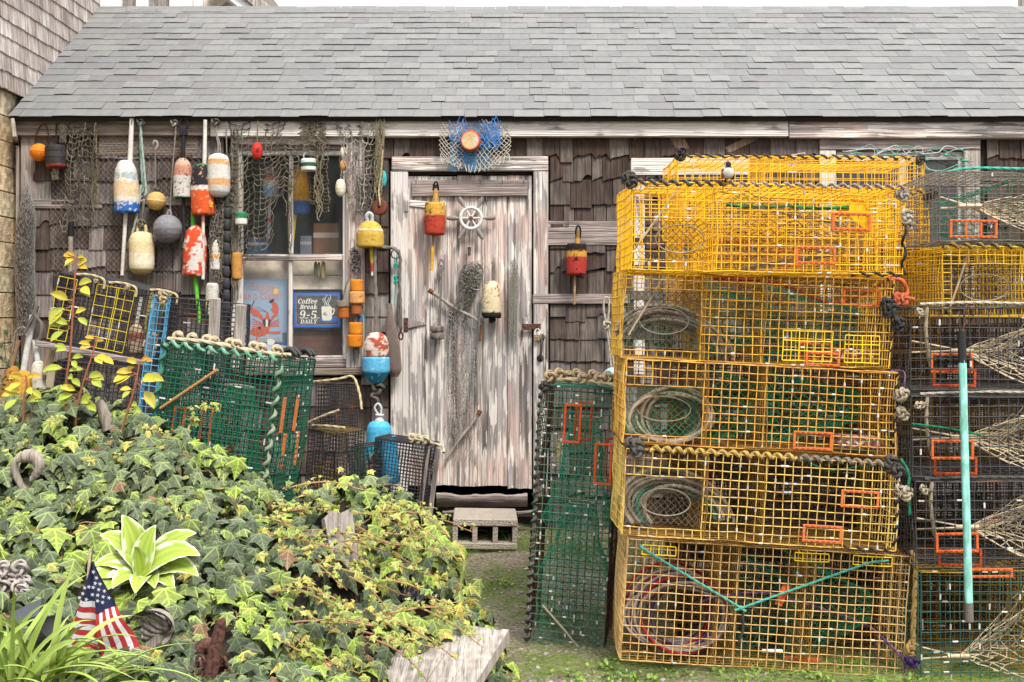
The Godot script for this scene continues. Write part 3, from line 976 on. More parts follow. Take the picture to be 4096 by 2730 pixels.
# ---------- buoys, ropes and nets ----------
const SHAPES := {
	"bullet": [0.0, 0.0, 0.86, 0.0, 0.96, 0.02, 1.0, 0.06, 1.0, 0.45, 0.97, 0.62, 0.88, 0.78, 0.72, 0.9, 0.48, 0.97, 0.3, 1.0, 0.0, 1.0],
	"bottle": [0.0, 0.0, 0.93, 0.0, 1.0, 0.02, 1.0, 0.42, 0.96, 0.62, 0.84, 0.82, 0.62, 0.95, 0.4, 1.0, 0.0, 1.0],
	"drum": [0.0, 0.0, 0.86, 0.0, 0.97, 0.05, 1.0, 0.14, 1.0, 0.86, 0.97, 0.95, 0.86, 1.0, 0.0, 1.0],
	"ball": [0.0, 0.0, 0.28, 0.02, 0.53, 0.076, 0.75, 0.17, 0.92, 0.31, 0.995, 0.46, 0.995, 0.54, 0.92, 0.69, 0.75, 0.83, 0.53, 0.924, 0.28, 0.98, 0.0, 1.0],
	"fender": [0.0, 0.0, 0.4, 0.01, 0.7, 0.05, 0.92, 0.13, 1.0, 0.25, 1.0, 0.76, 0.93, 0.88, 0.75, 0.96, 0.45, 1.0, 0.0, 1.0],
	"egg": [0.0, 0.0, 0.36, 0.02, 0.66, 0.1, 0.9, 0.26, 1.0, 0.46, 0.94, 0.68, 0.74, 0.87, 0.45, 0.97, 0.0, 1.0],
	"mushroom": [0.0, 0.0, 0.9, 0.0, 0.97, 0.03, 1.0, 0.1, 1.0, 0.48, 0.93, 0.66, 0.74, 0.83, 0.45, 0.96, 0.2, 1.0, 0.0, 1.0],
	"cone": [0.0, 0.0, 0.3, 0.0, 0.5, 0.1, 0.95, 0.42, 1.0, 0.52, 0.98, 0.96, 0.9, 1.0, 0.0, 1.0],
	"dome": [0.0, 0.0, 0.9, 0.0, 0.97, 0.04, 1.0, 0.3, 0.95, 0.55, 0.78, 0.8, 0.5, 0.95, 0.2, 1.0, 0.0, 1.0],
}

func profile(kind: String, rad: float, h: float, rows := 60) -> PackedVector2Array:
	var a: Array = SHAPES[kind]
	var o := PackedVector2Array()
	var L := 0.0
	var p := PackedVector2Array()
	for i in range(0, a.size(), 2): p.push_back(Vector2(a[i] * rad, a[i + 1] * h))
	for i in p.size() - 1: L += p[i].distance_to(p[i + 1])
	for i in p.size() - 1:
		var m := maxi(1, int(round(rows * p[i].distance_to(p[i + 1]) / L)))
		for k in m: o.push_back(p[i].lerp(p[i + 1], float(k) / m))
	o.push_back(p[p.size() - 1])
	return o

# painted bands with ragged edges, and chips down to another colour
func bands(list: Array, chip := Color.BLACK, amount := 0.0, ragged := 0.012, cf := 22.0, off := 0.0) -> Callable:
	return func(t: float, an: float, p: Vector3) -> Color:
		var q := p + Vector3(off, off * 1.7, 0)
		var tt: float = t + ragged * NA.get_noise_3dv(q * 60.0)
		var c: Color = list[list.size() - 1][1]
		for b in list:
			if tt <= b[0]:
				c = b[1]; break
		var g: float = 1.0 + 0.16 * NA.get_noise_3dv(q * 14.0) + 0.1 * NB.get_noise_3dv(q * 70.0)
		c = Color(c.r * g, c.g * g, c.b * g)
		if amount > 0.0:
			var w: float = NA.get_noise_3dv(q * cf) * 0.7 + NB.get_noise_3dv(q * cf * 3.1) * 0.4
			c = c.lerp(chip, smoothstep(0.40 - amount, 0.45 - amount, w))
		return c

# a float: body turned, its axis leaning by tilt degrees; its root sits at the foot of the body
func float_body(called: String, label: String, category: String, cx: float, y0: float, y1: float, half: float, z: float, tilt: float, kind: String, cf, m: Material, group := "", segs := 44) -> Node3D:
	var root := thing(called, label, category, P(cx, y1, z), group)
	root.rotation_degrees.z = tilt
	var b := MB.new()
	b.lathe(profile(kind, half * S(z), (y1 - y0) * S(z)), segs, cf)
	if m == M.foam:
		for i in b.v.size():      # dents and pitting
			var q := b.v[i] + Vector3(cx, 0, y0) * 0.01
			b.v[i] += b.n[i] * (0.0045 * NA.get_noise_3dv(q * 16.0) + 0.0016 * NB.get_noise_3dv(q * 55.0))
	part(root, "body", b, m)
	return root

func stick(root: Node3D, called: String, x0: float, y0: float, x1: float, y1: float, z: float, w0: float, w1: float, c, m: Material, sides := 8) -> void:
	var b := MB.new()
	var a := P(x0, y0, z); var d := P(x1, y1, z)
	var inv := root.global_transform.affine_inverse()
	var pts := PackedVector3Array(); var rr := PackedFloat32Array(); var cc := PackedColorArray()
	for i in 13:
		var t := i / 12.0
		pts.push_back(inv * a.lerp(d, t)); rr.push_back(lerpf(w0, w1, t) * 0.5 * S(z))
		var q: Color = c if typeof(c) == TYPE_COLOR else c.call(t)
		var g := 1.0 + 0.2 * NA.get_noise_3dv(pts[i] * 30.0)
		cc.push_back(Color(q.r * g, q.g * g, q.b * g))
	b.tube(pts, rr, sides, cc)
	part(root, called, b, m)

func lrope(root: Node3D, called: String, pts: PackedVector3Array, r: float, c: Color, c2 := Color(0, 0, 0, 0), smooth := true) -> void:
	var inv := root.global_transform.affine_inverse()
	var q := curve(pts) if smooth else pts
	var o := PackedVector3Array()
	for p in q: o.push_back(inv * p)
	var b := MB.new()
	b.rope(o, r, c, c2)
	part(root, called, b, M.rope)

func knot(mb: MB, at: Vector3, r: float, rr: float, c: Color) -> void:   # a lump of tied rope
	var p := PackedVector3Array()
	var ph := R.randf() * TAU
	for i in 26:
		var a := TAU * i / 25.0 * 2.0 + ph
		p.push_back(at + Vector3(cos(a) * (1.0 + 0.4 * cos(1.5 * a)), sin(a) * (1.0 + 0.4 * cos(1.5 * a)), 0.9 * sin(1.5 * a)) * r * 0.62)
	mb.rope(p, rr, c)

func net_diamond(mb: MB, f: Callable, nu: int, nv: int, r: float, c: Color, jit := 0.15, miss := 0.0) -> void:
	var g := {}
	for j in nv + 1:
		for i in nu + 1:
			var u := (i + (0.5 if j % 2 else 0.0)) / nu
			if u > 1.0: continue
			g[j * 4096 + i] = f.call(clampf(u + R.randf_range(-jit, jit) / nu, 0.0, 1.0), clampf((j + R.randf_range(-jit, jit)) / nv, 0, 1))
	for j in nv:
		for i in nu + 1:
			if not g.has(j * 4096 + i): continue
			var a: Vector3 = g[j * 4096 + i]
			for k in ([i - 1, i] if j % 2 == 0 else [i, i + 1]):
				if g.has((j + 1) * 4096 + k) and R.randf() >= miss:
					var s := R.randf_range(0.75, 1.15)
					mb.strand(a, g[(j + 1) * 4096 + k], r, Color(c.r * s, c.g * s, c.b * s))

# square hung net of thick twine: strands sag a little, knots show
func net_square(mb: MB, f: Callable, nu: int, nv: int, r: float, c: Color, c2: Color, jit := 0.25, keep = null, sag := 0.2) -> void:
	var g := PackedVector3Array()
	for j in nv + 1:
		for i in nu + 1:
			g.push_back(f.call((i + R.randf_range(-jit, jit)) / nu, clampf((j + R.randf_range(-jit, jit)) / nv, 0, 1)))
	for j in nv + 1:
		for i in nu + 1:
			if keep and not keep.call(float(i) / nu, float(j) / nv): continue
			var a := g[j * (nu + 1) + i]
			var s := R.randf_range(0.7, 1.2)
			var cc := c.lerp(c2, R.randf())
			cc = Color(cc.r * s, cc.g * s, cc.b * s)
			if i < nu and (keep == null or keep.call(float(i + 1) / nu, float(j) / nv)):
				var b := g[j * (nu + 1) + i + 1]
				var m := a.lerp(b, 0.5) - Vector3(0, a.distance_to(b) * sag, 0)
				mb.strand(a, m, r, cc); mb.strand(m, b, r, cc)
			if j < nv and (keep == null or keep.call(float(i) / nu, float(j + 1) / nv)):
				var b := g[(j + 1) * (nu + 1) + i]
				var m := a.lerp(b, 0.5) + Vector3(R.randf_range(-0.006, 0.006), 0, R.randf_range(0, 0.004))
				mb.strand(a, m, r, cc); mb.strand(m, b, r, cc)
			mb.strand(a - Vector3(0, r * 1.5, 0), a + Vector3(0, r * 1.5, 0), r * 1.9, cc)

# a loose bundle of twine: many wandering strands within a hanging shape f(u, v)
func bundle(mb: MB, f: Callable, count: int, steps: int, r: float, c: Color, c2: Color) -> void:
	for k in count:
		var u := R.randf(); var v0 := R.randf() * 0.25
		var prev: Vector3 = f.call(u, v0)
		var cc := c.lerp(c2, R.randf())
		for i in steps:
			u = clampf(u + R.randf_range(-0.22, 0.22), 0, 1)
			v0 = minf(1.0, v0 + R.randf_range(0.2, 1.3) / steps)
			var q: Vector3 = f.call(u, v0)
			mb.strand(prev, q, r, cc)
			prev = q

func fnet(called: String, label: String, at: Vector3, mb: MB, group := "") -> Node3D:
	var t := thing(called, label, "net", Vector3.ZERO, group)
	var o := part(t, "mesh", mb, M.twine)
	o.set_meta("kind", "stuff")
	return t


func wall_hangings() -> void:
	R.seed = 100
	var zw := 0.06
	var white := col("dcd9d2"); var grey := col("8d8984")
	var dark := col("3a3735")
	# grey bundle of netting at the corner of the shack
	var mb := MB.new()
	var fb := func(u, v):
		var w: float = lerpf(12, 80, smoothstep(0.0, 0.35, v)) * (1.0 - 0.25 * smoothstep(0.8, 1.0, v))
		var x: float = lerpf(104, 100, v) + (u - 0.5) * w + 4.0 * sin(v * 9.0)
		return P(x, lerpf(680, 1345, v), 0.10 + 0.09 * sin(u * PI) * smoothstep(0.0, 0.3, v) * (0.4 + 0.6 * R.randf()))
	bundle(mb, fb, 420, 26, 0.0011, col("8c8885"), col("5f5b58"))
	net_diamond(mb, func(u, v): return fb.call(u, v) + Vector3(0, 0, 0.01), 14, 60, 0.0011, col("9a9693"), 0.4)
	fnet("net_bundle", "grey bundle of fine netting hanging down the left corner of the shack", Vector3.ZERO, mb)
	# dark knotted net hanging beside it
	mb = MB.new()
	var fd := func(u, v):
		var w: float = lerpf(110, 128, v)
		var x: float = 325 + (u - 0.5) * w - 25.0 * smoothstep(0.6, 1.0, v) + 5.0 * sin(v * 11.0 + u * 3.0)
		return P(x, lerpf(495 + 12.0 * sin(u * PI * 2.0), 905 + 25.0 * sin(u * 9.0), v), zw + 0.03 + 0.025 * sin(u * 14.0))
	net_square(mb, fd, 7, 18, 0.0038, col("4a453e"), col("7d776c"), 0.25)
	bundle(mb, func(u, v): return P(238 + u * 25, 495 + v * 75, zw + 0.05), 24, 10, 0.003, col("3b3733"), col("67615a"))
	bundle(mb, func(u, v): return P(362 + u * 24, 490 + v * 400, zw + 0.05), 8, 26, 0.0036, col("4f4b40"), col("7c7754"))
	fnet("fishing_net", "dark knotted net hanging in a strip beside the orange ball float", Vector3.ZERO, mb)
	# fine wire-like netting stretched over the shingles
	mb = MB.new()
	net_diamond(mb, func(u, v): return P(lerpf(200, 835, u), lerpf(545, 1105, v), 0.05 + 0.008 * sin(u * 13.0) * sin(v * 7.0)), 30, 46, 0.00048, col("b5b1ae"), 0.1, 0.06)
	fnet("fine_netting", "thin pale netting stretched over the shingles behind the buoys", Vector3.ZERO, mb)
	# spade handle
	var sp := thing("pole", "grey wooden pole with a black ferrule leaning on the shingles under the dark net", "pole", P(281, 1090, 0.09))
	stick(sp, "shaft", 282, 940, 279, 1300, 0.09, 20, 20, col("8f8680"), M.driftwood)
	stick(sp, "ferrule", 283, 888, 282, 945, 0.09, 24, 24, col("222222"), M.paint)
	# orange ball float with a loop
	var o := float_body("ball_float", "small orange ball float with a black cord loop near the shack corner", "float", 153, 574, 646, 36, 0.1, -4, "ball", bands([[0.5, col("e07a18")], [0.54, col("a8602a")], [1.0, col("ec8a22")]], col("b36a30"), 0.05), M.paint)
	lrope(o, "cord", pts_at([[140, 578], [140, 545], [160, 505], [180, 497], [192, 530], [196, 575]], 0.09), 0.004, dark)
	o = float_body("disc_float", "black float of two stacked discs with red underneath and a hanging tassel", "float", 225, 583, 672, 41, 0.1, 3, "drum", bands([[0.14, col("8a3a2e")], [0.42, col("343032")], [0.47, col("1d1b1c")], [0.7, col("3f3b3c")], [0.74, col("1d1b1c")], [1.0, col("353234")]], col("5a5553"), 0.05), M.paint)
	lrope(o, "cord", pts_at([[224, 588], [224, 540], [225, 490]], 0.09), 0.006, dark)
	mb = MB.new()
	bundle(mb, func(u, v): return P(205 + u * 28, 672 + v * 48, 0.1) - o.position, 14, 8, 0.003, col("a9aa98"), col("55564a"))
	part(o, "tassel", mb, M.twine)
	# the tall white, peach and blue buoy
	o = float_body("pot_buoy", "tall white, peach and blue pot buoy on a long white spindle", "buoy", 507, 643, 853, 49, 0.12, 1.6, "bottle", bands([[0.2, col("2f66b5")], [0.3, col("d9d5cf")], [0.6, col("e0c39c")], [0.63, col("d8d8d6")], [0.76, col("a5b2b4")], [1.0, white]], col("dedad3"), 0.16, 0.05, 26.0, 3.0), M.paint)
	stick(o, "handle", 519, 648, 526, 476, 0.12, 22, 18, white, M.paint)
	stick(o, "spindle", 502, 853, 487, 1102, 0.12, 17, 14, col("d9d6d0"), M.paint)
	mb = MB.new()
	var e0 := o.global_transform.affine_inverse() * P(526, 487, 0.14)
	mb.box(e0, Vector3(0.008, 0.026, 0.006), col("5b5552"), Basis(), 0.002)
	part(o, "slot", mb, M.plain)
	# pale green rope
	o = thing("hanging_rope", "pale green twisted rope hanging from the eaves between two buoys", "rope", P(565, 700, 0.1))
	lrope(o, "strand", pts_at([[561, 486], [563, 560], [566, 660], [572, 745], [566, 770]], 0.09), 0.012, col("a9bdb2"), col("7fa396"))
	lrope(o, "strand", pts_at([[560, 500], [568, 590], [577, 690], [583, 770], [577, 782]], 0.1), 0.008, col("b7c8be"))
	lrope(o, "strand", pts_at([[563, 740], [556, 800], [545, 870], [530, 930], [517, 968]], 0.11), 0.0095, col("b3c0b4"))
	mb = MB.new()
	knot(mb, P(561, 486, 0.1) - o.position, 0.028, 0.008, col("aebfb6"))
	var hk := curve(pts_at([[570, 784], [560, 795], [565, 806], [575, 800], [570, 850]], 0.11))
	for i in hk.size(): hk[i] -= o.position
	mb.tube(hk, 0.005, 6, col("b5b2ae"))
	part(o, "knot", mb, M.rope)
	# cream fender
	o = float_body("fender", "large cream capsule fender with a moulded eye hanging below the tan ball", "fender", 566, 928, 1102, 49, 0.12, 0, "fender", bands([[0.14, col("b7a57a")], [0.16, col("c9b98c")], [0.5, col("e9e0c4")], [1.0, col("e3d2a6")]], col("a3926a"), 0.0, 0.012), M.paint)
	mb = MB.new()
	mb.tube(curve(PackedVector3Array([Vector3(-0.028, 0.285, 0), Vector3(-0.022, 0.325, 0), Vector3(0, 0.345, 0), Vector3(0.022, 0.325, 0), Vector3(0.028, 0.285, 0)])), 0.011, 8, col("d9c48f"))
	part(o, "eye", mb, M.paint)
	mb = MB.new()
	knot(mb, Vector3(0.0, 0.34, 0.01), 0.03, 0.008, col("7d786a"))
	mb.rope(PackedVector3Array([Vector3(0.0, 0.36, 0), Vector3(0.008, 0.48, 0)]), 0.006, col("7d786a"))
	part(o, "lashing", mb, M.rope)
	# tan ball on a cord and a hook
	o = float_body("ball_float", "tan ball float with a pale seam on a thin cord and hook", "float", 621, 766, 842, 38, 0.1, -5, "ball", bands([[0.5, col("c9a35e")], [0.55, col("e0d0a8")], [1.0, col("cfab69")]], col("a58750"), 0.03), M.paint)
	lrope(o, "cord", pts_at([[622, 768], [621, 700], [620, 620], [621, 596]], 0.1), 0.005, col("8d8880"))
	mb = MB.new()
	var h2 := curve(pts_at([[621, 598], [628, 585], [628, 570], [617, 564], [612, 574]], 0.1))
	var inv := o.global_transform.affine_inverse()
	for i in h2.size(): h2[i] = inv * h2[i]
	mb.tube(h2, 0.007, 7, col("b9b3aa"))
	knot(mb, inv * P(622, 763, 0.11), 0.024, 0.006, col("6d675b"))
	part(o, "hook", mb, M.rope)
	# grey ball
	o = float_body("ball_float", "big grey ball float with a raised seam, largest of the ball floats", "float", 672, 858, 975, 58, 0.13, 2, "ball", bands([[0.49, col("77767a")], [0.51, col("93918f")], [1.0, col("84848a")]], col("9b9a9c"), 0.03), M.paint)
	lrope(o, "cord", pts_at([[680, 845], [682, 790], [692, 640], [699, 560], [703, 492]], 0.1), 0.006, col("98918a"))
	mb = MB.new()
	mb.tube(curve(PackedVector3Array([Vector3(0.0, 0.19, 0), Vector3(0.012, 0.215, 0), Vector3(0.024, 0.2, 0), Vector3(0.022, 0.18, 0)])), 0.009, 7, col("8b8a8e"))
	inv = o.global_transform.affine_inverse()
	knot(mb, inv * P(697, 490, 0.1), 0.028, 0.008, col("b7b0a4"))
	part(o, "eye", mb, M.paint)
	# salmon, white and green buoy on a black spindle
	o = float_body("pot_buoy", "pot buoy with salmon top, flaking white middle and green foot on black spindle", "buoy", 731, 634, 794, 38, 0.12, 0, "bullet", bands([[0.03, col("2c8a4f")], [0.24, col("d8d3cc")], [0.52, col("d0cbc5")], [0.56, col("d9d0c8")], [0.82, col("c48c78")], [1.0, col("cdab98")]], col("3a3634"), 0.10, 0.03, 30.0), M.foam)
	stick(o, "spindle", 732, 794, 737, 1006, 0.12, 14, 10, col("2b2b31"), M.paint)
	stick(o, "stem", 731, 636, 733, 540, 0.12, 16, 18, col("26262b"), M.paint)
	mb = MB.new()
	inv = o.global_transform.affine_inverse()
	mb.box(inv * P(733, 532, 0.12), Vector3(0.045, 0.04, 0.035), col("2a2a30"), Basis(), 0.005)
	var rg := PackedVector3Array()
	for i in 21: rg.push_back(inv * P(734 + 16 * cos(TAU * i / 20.0), 497 + 22 * sin(TAU * i / 20.0), 0.12))
	mb.tube(rg, 0.0075, 7, col("26262b"))
	part(o, "ring", mb, M.paint)
	# black, white and orange buoy
	o = float_body("pot_buoy", "orange pot buoy with black shoulder and a white band on a white pipe", "buoy", 812, 656, 862, 46, 0.13, 1.5, "bullet", bands([[0.48, col("dd5f2f")], [0.56, col("dcd7d0")], [0.97, col("2f2d31")], [1.0, col("39915a")]], col("d9a28a"), 0.10, 0.02, 20.0, 7.0), M.foam)
	stick(o, "pipe", 817, 660, 820, 480, 0.13, 17, 16, white, M.paint)
	stick(o, "spindle", 812, 862, 811, 1118, 0.15, 13, 14, func(t): return col("d98b72") if sin(t * 23.0) > 0.2 and t < 0.75 else col("dcd5cc"), M.paint)
	mb = MB.new()
	inv = o.global_transform.affine_inverse()
	mb.slab(PackedVector2Array([Vector2(-0.012, 0.016), Vector2(0.006, 0.018), Vector2(0.014, 0.006), Vector2(0.004, -0.008), Vector2(0.014, -0.016), Vector2(-0.012, -0.014), Vector2(-0.002, -0.004), Vector2(0.004, 0.006)]), 0, 0.002, col("d9a928"), Transform3D(Basis.from_euler(Vector3(0, 0.35, 0)), inv * P(843, 818, 0.199)))
	part(o, "number_mark", mb, M.print)
	# white and orange banded bullet
	o = float_body("pot_buoy", "white bullet shaped pot buoy with two faded orange bands", "buoy", 875, 617, 791, 45, 0.14, 0.5, "fender", bands([[0.26, col("d9d6d0")], [0.42, col("dba978")], [0.74, col("dddad5")], [0.87, col("dba36a")], [1.0, white]], white, 0.14, 0.03, 24.0, 11.0), M.foam)
	lrope(o, "cord", pts_at([[862, 484], [866, 540], [872, 585], [868, 622]], 0.12), 0.006, col("a39c94"))
	lrope(o, "cord", pts_at([[868, 540], [878, 575], [881, 620]], 0.12), 0.005, col("a39c94"))
	mb = MB.new()
	inv = o.global_transform.affine_inverse()
	knot(mb, inv * P(861, 488, 0.12), 0.03, 0.008, col("77706a"))
	knot(mb, inv * P(876, 796, 0.13), 0.026, 0.007, col("56534f"))
	part(o, "knot", mb, M.rope)
	# orange and white long buoy, green spindle
	o = float_body("pot_buoy", "long orange buoy with peeling white patch on a bright green spindle", "buoy", 775, 902, 1106, 46, 0.12, -2.5, "bullet", bands([[0.23, col("d95334")], [0.245, col("4a2c26")], [1.0, col("e0552f")]], col("dcd6cf"), 0.34, 0.01, 9.0, 21.5), M.foam)
	stick(o, "spindle", 772, 905, 771, 850, 0.12, 20, 17, col("5ab23a"), M.paint)
	stick(o, "spindle", 779, 1106, 799, 1292, 0.12, 18, 14, col("69c436"), M.paint)
	# white and orange one behind the strand of net, and the white block below it
	o = float_body("pot_buoy", "slim white buoy with orange smears half hidden by strands of net", "buoy", 864, 955, 1082, 27, 0.09, -2, "bullet", bands([[0.35, white], [0.5, col("d9a04e")], [1.0, col("d3cdc4")]], white, 0.25, 0.05), M.foam)
	stick(o, "spindle", 862, 1082, 856, 1140, 0.09, 14, 14, white, M.paint)
	o = float_body("pot_buoy", "stained white block buoy at the foot of the black bead floats", "buoy", 849, 1134, 1262, 27, 0.1, -1, "drum", bands([[0.6, col("d8cbb7")], [1.0, col("d9d5d0")]], col("b79a7a"), 0.08), M.foam)
	mb = MB.new()
	bundle(mb, func(u, v): return P(838 + u * 60, 790 + v * 420, 0.12), 24, 20, 0.0034, col("45403a"), col("7a746a"))
	net_square(mb, func(u, v): return P(842 + u * 50 + 6.0 * sin(v * 9.0), 800 + v * 330, 0.125 + 0.01 * sin(u * 9.0)), 4, 16, 0.0024, col("6d675d"), col("8d8678"), 0.4)
	fnet("fishing_net", "ragged brown strand of net trailing beside the black bead floats", Vector3.ZERO, mb)
	# line of black bead floats
	o = thing("float_line", "string of black rubber bead floats hanging left of the window", "float line", P(907, 900, 0.12))
	lrope(o, "cord", pts_at([[904, 490], [905, 560], [907, 630]], 0.12), 0.005, col("8b857e"))
	var y := 617.0
	var k := 0
	while y < 1230:
		var h: float = [80.0, 62.0, 72.0][k] if k < 3 else 47.0
		mb = MB.new()
		var hw: float = 11.0 if k < 3 else 15.5
		mb.lathe(profile("egg" if k > 2 else "drum", hw * S(0.12), (h + 3) * S(0.12), 14), 14, bands([[1.0, col("3a3a3d")]], col("5a5a5c"), 0.06))
		part(o, "bead", mb, M.paint, Transform3D(Basis(), P(907 + 2.0 * sin(y * 0.01), y + h, 0.12) - o.position))
		y += h
		k += 1
	o = float_body("net_float", "faded orange float tied at the lower left of the window", "float", 946, 1012, 1118, 22, 0.07, 0, "drum", bands([[1.0, col("c9914e")]], col("a8743a"), 0.05), M.foam)


func window_hangings() -> void:
	R.seed = 200
	var twa := col("4f493f"); var twb := col("7d7564")
	# inside, behind the glass
	var o := float_body("pot_buoy", "yellow and blue pot buoy with yellow stick behind the upper right pane", "buoy", 1203, 665, 857, 37, -0.12, 1.5, "bullet", bands([[0.27, col("2a62ae")], [1.0, col("e0a327")]], col("c88a20"), 0.0), M.paint)
	stick(o, "spindle", 1180, 857, 1166, 1005, -0.12, 15, 12, col("d9c04a"), M.paint)
	o = float_body("pot_buoy", "red, grey and blue pot buoy with striped stick behind the upper left pane", "buoy", 1083, 658, 795, 33, -0.14, 1, "bullet", bands([[0.3, col("5c86b4")], [0.5, col("99a3a8")], [0.72, col("a34a4c")], [0.85, col("8d8f90")], [1.0, col("a54346")]], col("77797b"), 0.05), M.paint)
	stick(o, "spindle", 1078, 795, 1073, 955, -0.14, 13, 13, func(t): return col("b34a4e") if int(t * 8.0) % 3 == 1 else col("8fa3b8"), M.paint)
	# dim things on the shelf inside
	var sh := thing("shelf", "dim wooden shelf inside the shack behind the upper panes", "shelf", P(1160, 1035, -0.4))
	var mb := MB.new()
	mb.box(Vector3.ZERO, Vector3(0.9, 0.03, 0.3), Color.WHITE, Basis(), 0.003)
	part(sh, "board", mb, M.wood_brown)
	for q in [[1310, 905, 1030, 50, "7d5636", "brown cardboard box on the shelf behind the right window pane"], [1230, 955, 1030, 22, "7d8791", "grey book on the dim shelf beside the cardboard box"], [1040, 960, 1030, 40, "3f5f86", "dark blue box on the shelf behind the left window pane"]]:
		var t := thing("stored_box", q[5], "box", P(q[0], q[2] - 8, -0.35))
		mb = MB.new()
		var hh: float = (q[2] - q[1]) * S(-0.35)
		mb.box(Vector3(0, hh / 2, 0), Vector3(q[3] * 2.0 * S(-0.35), hh, 0.14), col(q[4]), Basis(), 0.002)
		part(t, "box", mb, M.plain)
		mb = MB.new()
		mb.box(Vector3(0, hh * 0.62, 0.0705), Vector3(q[3] * 2.0 * S(-0.35), hh * 0.16, 0.002), col(q[4]).lerp(Color.WHITE, 0.35))
		part(t, "tape", mb, M.plain)
	# signs behind the lower panes
	clam_poster()
	coffee_sign()
	# lure on the blind
	o = thing("fishing_lure", "yellow and green fishing lures dangling above the coffee sign", "lure", P(1270, 1075, -0.06))
	for q in [[1262, 1045, 1110, 8, "7b7f52"], [1275, 1048, 1112, 7, "b3a98c"], [1293, 1045, 1118, 10, "c9b46a"]]:
		mb = MB.new()
		mb.lathe(profile("egg", q[3] * S(-0.06), (q[2] - q[1]) * S(-0.06), 14), 10, col(q[4]))
		part(o, "lure", mb, M.paint, Transform3D(Basis(), P(q[0], q[2], -0.06) - o.position))
	mb = MB.new()
	for q in [[1276, 1100, 1276, 1162], [1262, 1105, 1250, 1140]]: mb.strand(P(q[0], q[1], -0.05) - o.position, P(q[2], q[3], -0.05) - o.position, 0.0012, col("6e6b60"))
	part(o, "hook", mb, M.twine)
	# the big net draped over the upper window
	mb = MB.new()
	var f := func(u, v):
		var sw := 22.0 * absf(sin(u * PI * 3.3 + 0.6))
		var x := lerpf(918, 1310, u) + 5.0 * sin(v * 12.0 + u * 4.0)
		var bottom := lerpf(1050, 830, smoothstep(0.1, 0.75, u))
		return P(x, lerpf(474 + sw, bottom + 20.0 * sin(u * 21.0), v), 0.09 + 0.03 * sin(u * 17.0 + v * 3.0) * (0.5 + v * 0.5) - 0.02 * v)
	var keep := func(u, v): return not (u > 0.58 and u < 0.78 and v > 0.62 + 0.3 * sin(u * 31.0)) and not (u > 0.44 and u < 0.56 and v > 0.78)
	net_square(mb, f, 16, 22, 0.0034, twa, twb, 0.22, keep)
	bundle(mb, func(u, v): return P(1262 + u * 36 - 10 * v, 560 + v * 330, 0.1), 8, 30, 0.0042, twa, col("8b8068"))
	bundle(mb, func(u, v): return P(1215 + u * 90, 485 + v * 110, 0.1), 16, 12, 0.0034, twa, twb)
	bundle(mb, func(u, v): return P(920 + u * 32, 500 + v * 700, 0.09), 16, 36, 0.004, col("47423b"), twb)
	bundle(mb, func(u, v): return P(1152 + u * 16, 640 + v * 400, 0.075), 8, 40, 0.0026, twa, twb)
	var nt := fnet("fishing_net", "large brown net draped from the eaves over the upper window panes", Vector3.ZERO, mb)
	mb = MB.new()
	var g := func(u, v):
		var x = lerpf(1345, 1535, u) * (1.0 - v) + lerpf(1395, 1480, u) * v + 6.0 * sin(v * 10.0)
		return P(x, lerpf(478 + 20.0 * absf(sin(u * 6.5)), 840, v), 0.10 + 0.03 * sin(u * 13.0))
	net_square(mb, g, 8, 14, 0.0034, col("77726b"), col("a39c92"), 0.35)
	bundle(mb, func(u, v): return P(1505 + u * 34 - 14.0 * v, 470 + v * 350, 0.12), 14, 24, 0.004, col("5a5640"), col("857b64"))
	bundle(mb, func(u, v): return P(1425 + u * 60, 700 + v * 160, 0.1), 14, 12, 0.0034, col("47443c"), col("76716a"))
	fnet("fishing_net", "brown net gathered to a point at the right side of the window", Vector3.ZERO, mb)
	# red egg float with its number
	o = float_body("egg_float", "red egg shaped float marked 6 hanging in the big net", "float", 1028, 570, 638, 22, 0.14, 0, "egg", bands([[1.0, col("c8342a")]], col("d85a4a"), 0.04), M.paint)
	lrope(o, "cord", pts_at([[1028, 572], [1029, 530], [1030, 484]], 0.13), 0.005, col("8a7a4a"))
	text(o, "number_mark", "6", Vector3(0.012, 0.056, 0.0385), 0.034, col("4a1512"), Vector3(0, 0.3, -0.1))
	# small green and white floats
	o = float_body("net_float", "small green and white float hanging on a thin cord at left of window", "float", 964, 851, 900, 24, 0.13, 0, "drum", bands([[0.5, col("dcdad5")], [0.53, col("88907f")], [1.0, col("2c7d55")]], col("c9cdc4"), 0.04), M.paint)
	lrope(o, "cord", pts_at([[968, 852], [969, 800], [971, 752]], 0.13), 0.0035, col("b5aea2"))
	o = float_body("net_float", "white float with green stripe hanging above the yellow buoy in the window", "float", 1234, 636, 685, 30, 0.1, 2, "drum", bands([[0.34, col("e0dfdb")], [0.66, col("2b5a48")], [1.0, col("e0dfdb")]]), M.paint)
	lrope(o, "cord", pts_at([[1217, 640], [1214, 622], [1222, 610]], 0.1), 0.005, col("d0cdc4"))
	# cream eggs on the right casing
	o = float_body("egg_float", "cream egg float hanging against the right window casing", "float", 1362, 716, 787, 21, 0.12, 0, "egg", bands([[1.0, col("e0d6c0")]], col("c4b79c"), 0.04), M.paint)
	lrope(o, "cord", pts_at([[1362, 718], [1368, 650], [1370, 590]], 0.12), 0.0035, col("a9a294"))
	for q in [[1372, 640, 684, 14, "c09058", "small amber float above the cream egg float"], [1373, 588, 634, 13, "d6ccb9", "small off white float at top of the egg float string"]]:
		float_body("net_float", q[5], "float", q[0], q[1], q[2], q[3], 0.11, 0, "egg", bands([[1.0, col(q[4])]], col("a08a66"), 0.04), M.paint, "", 16)
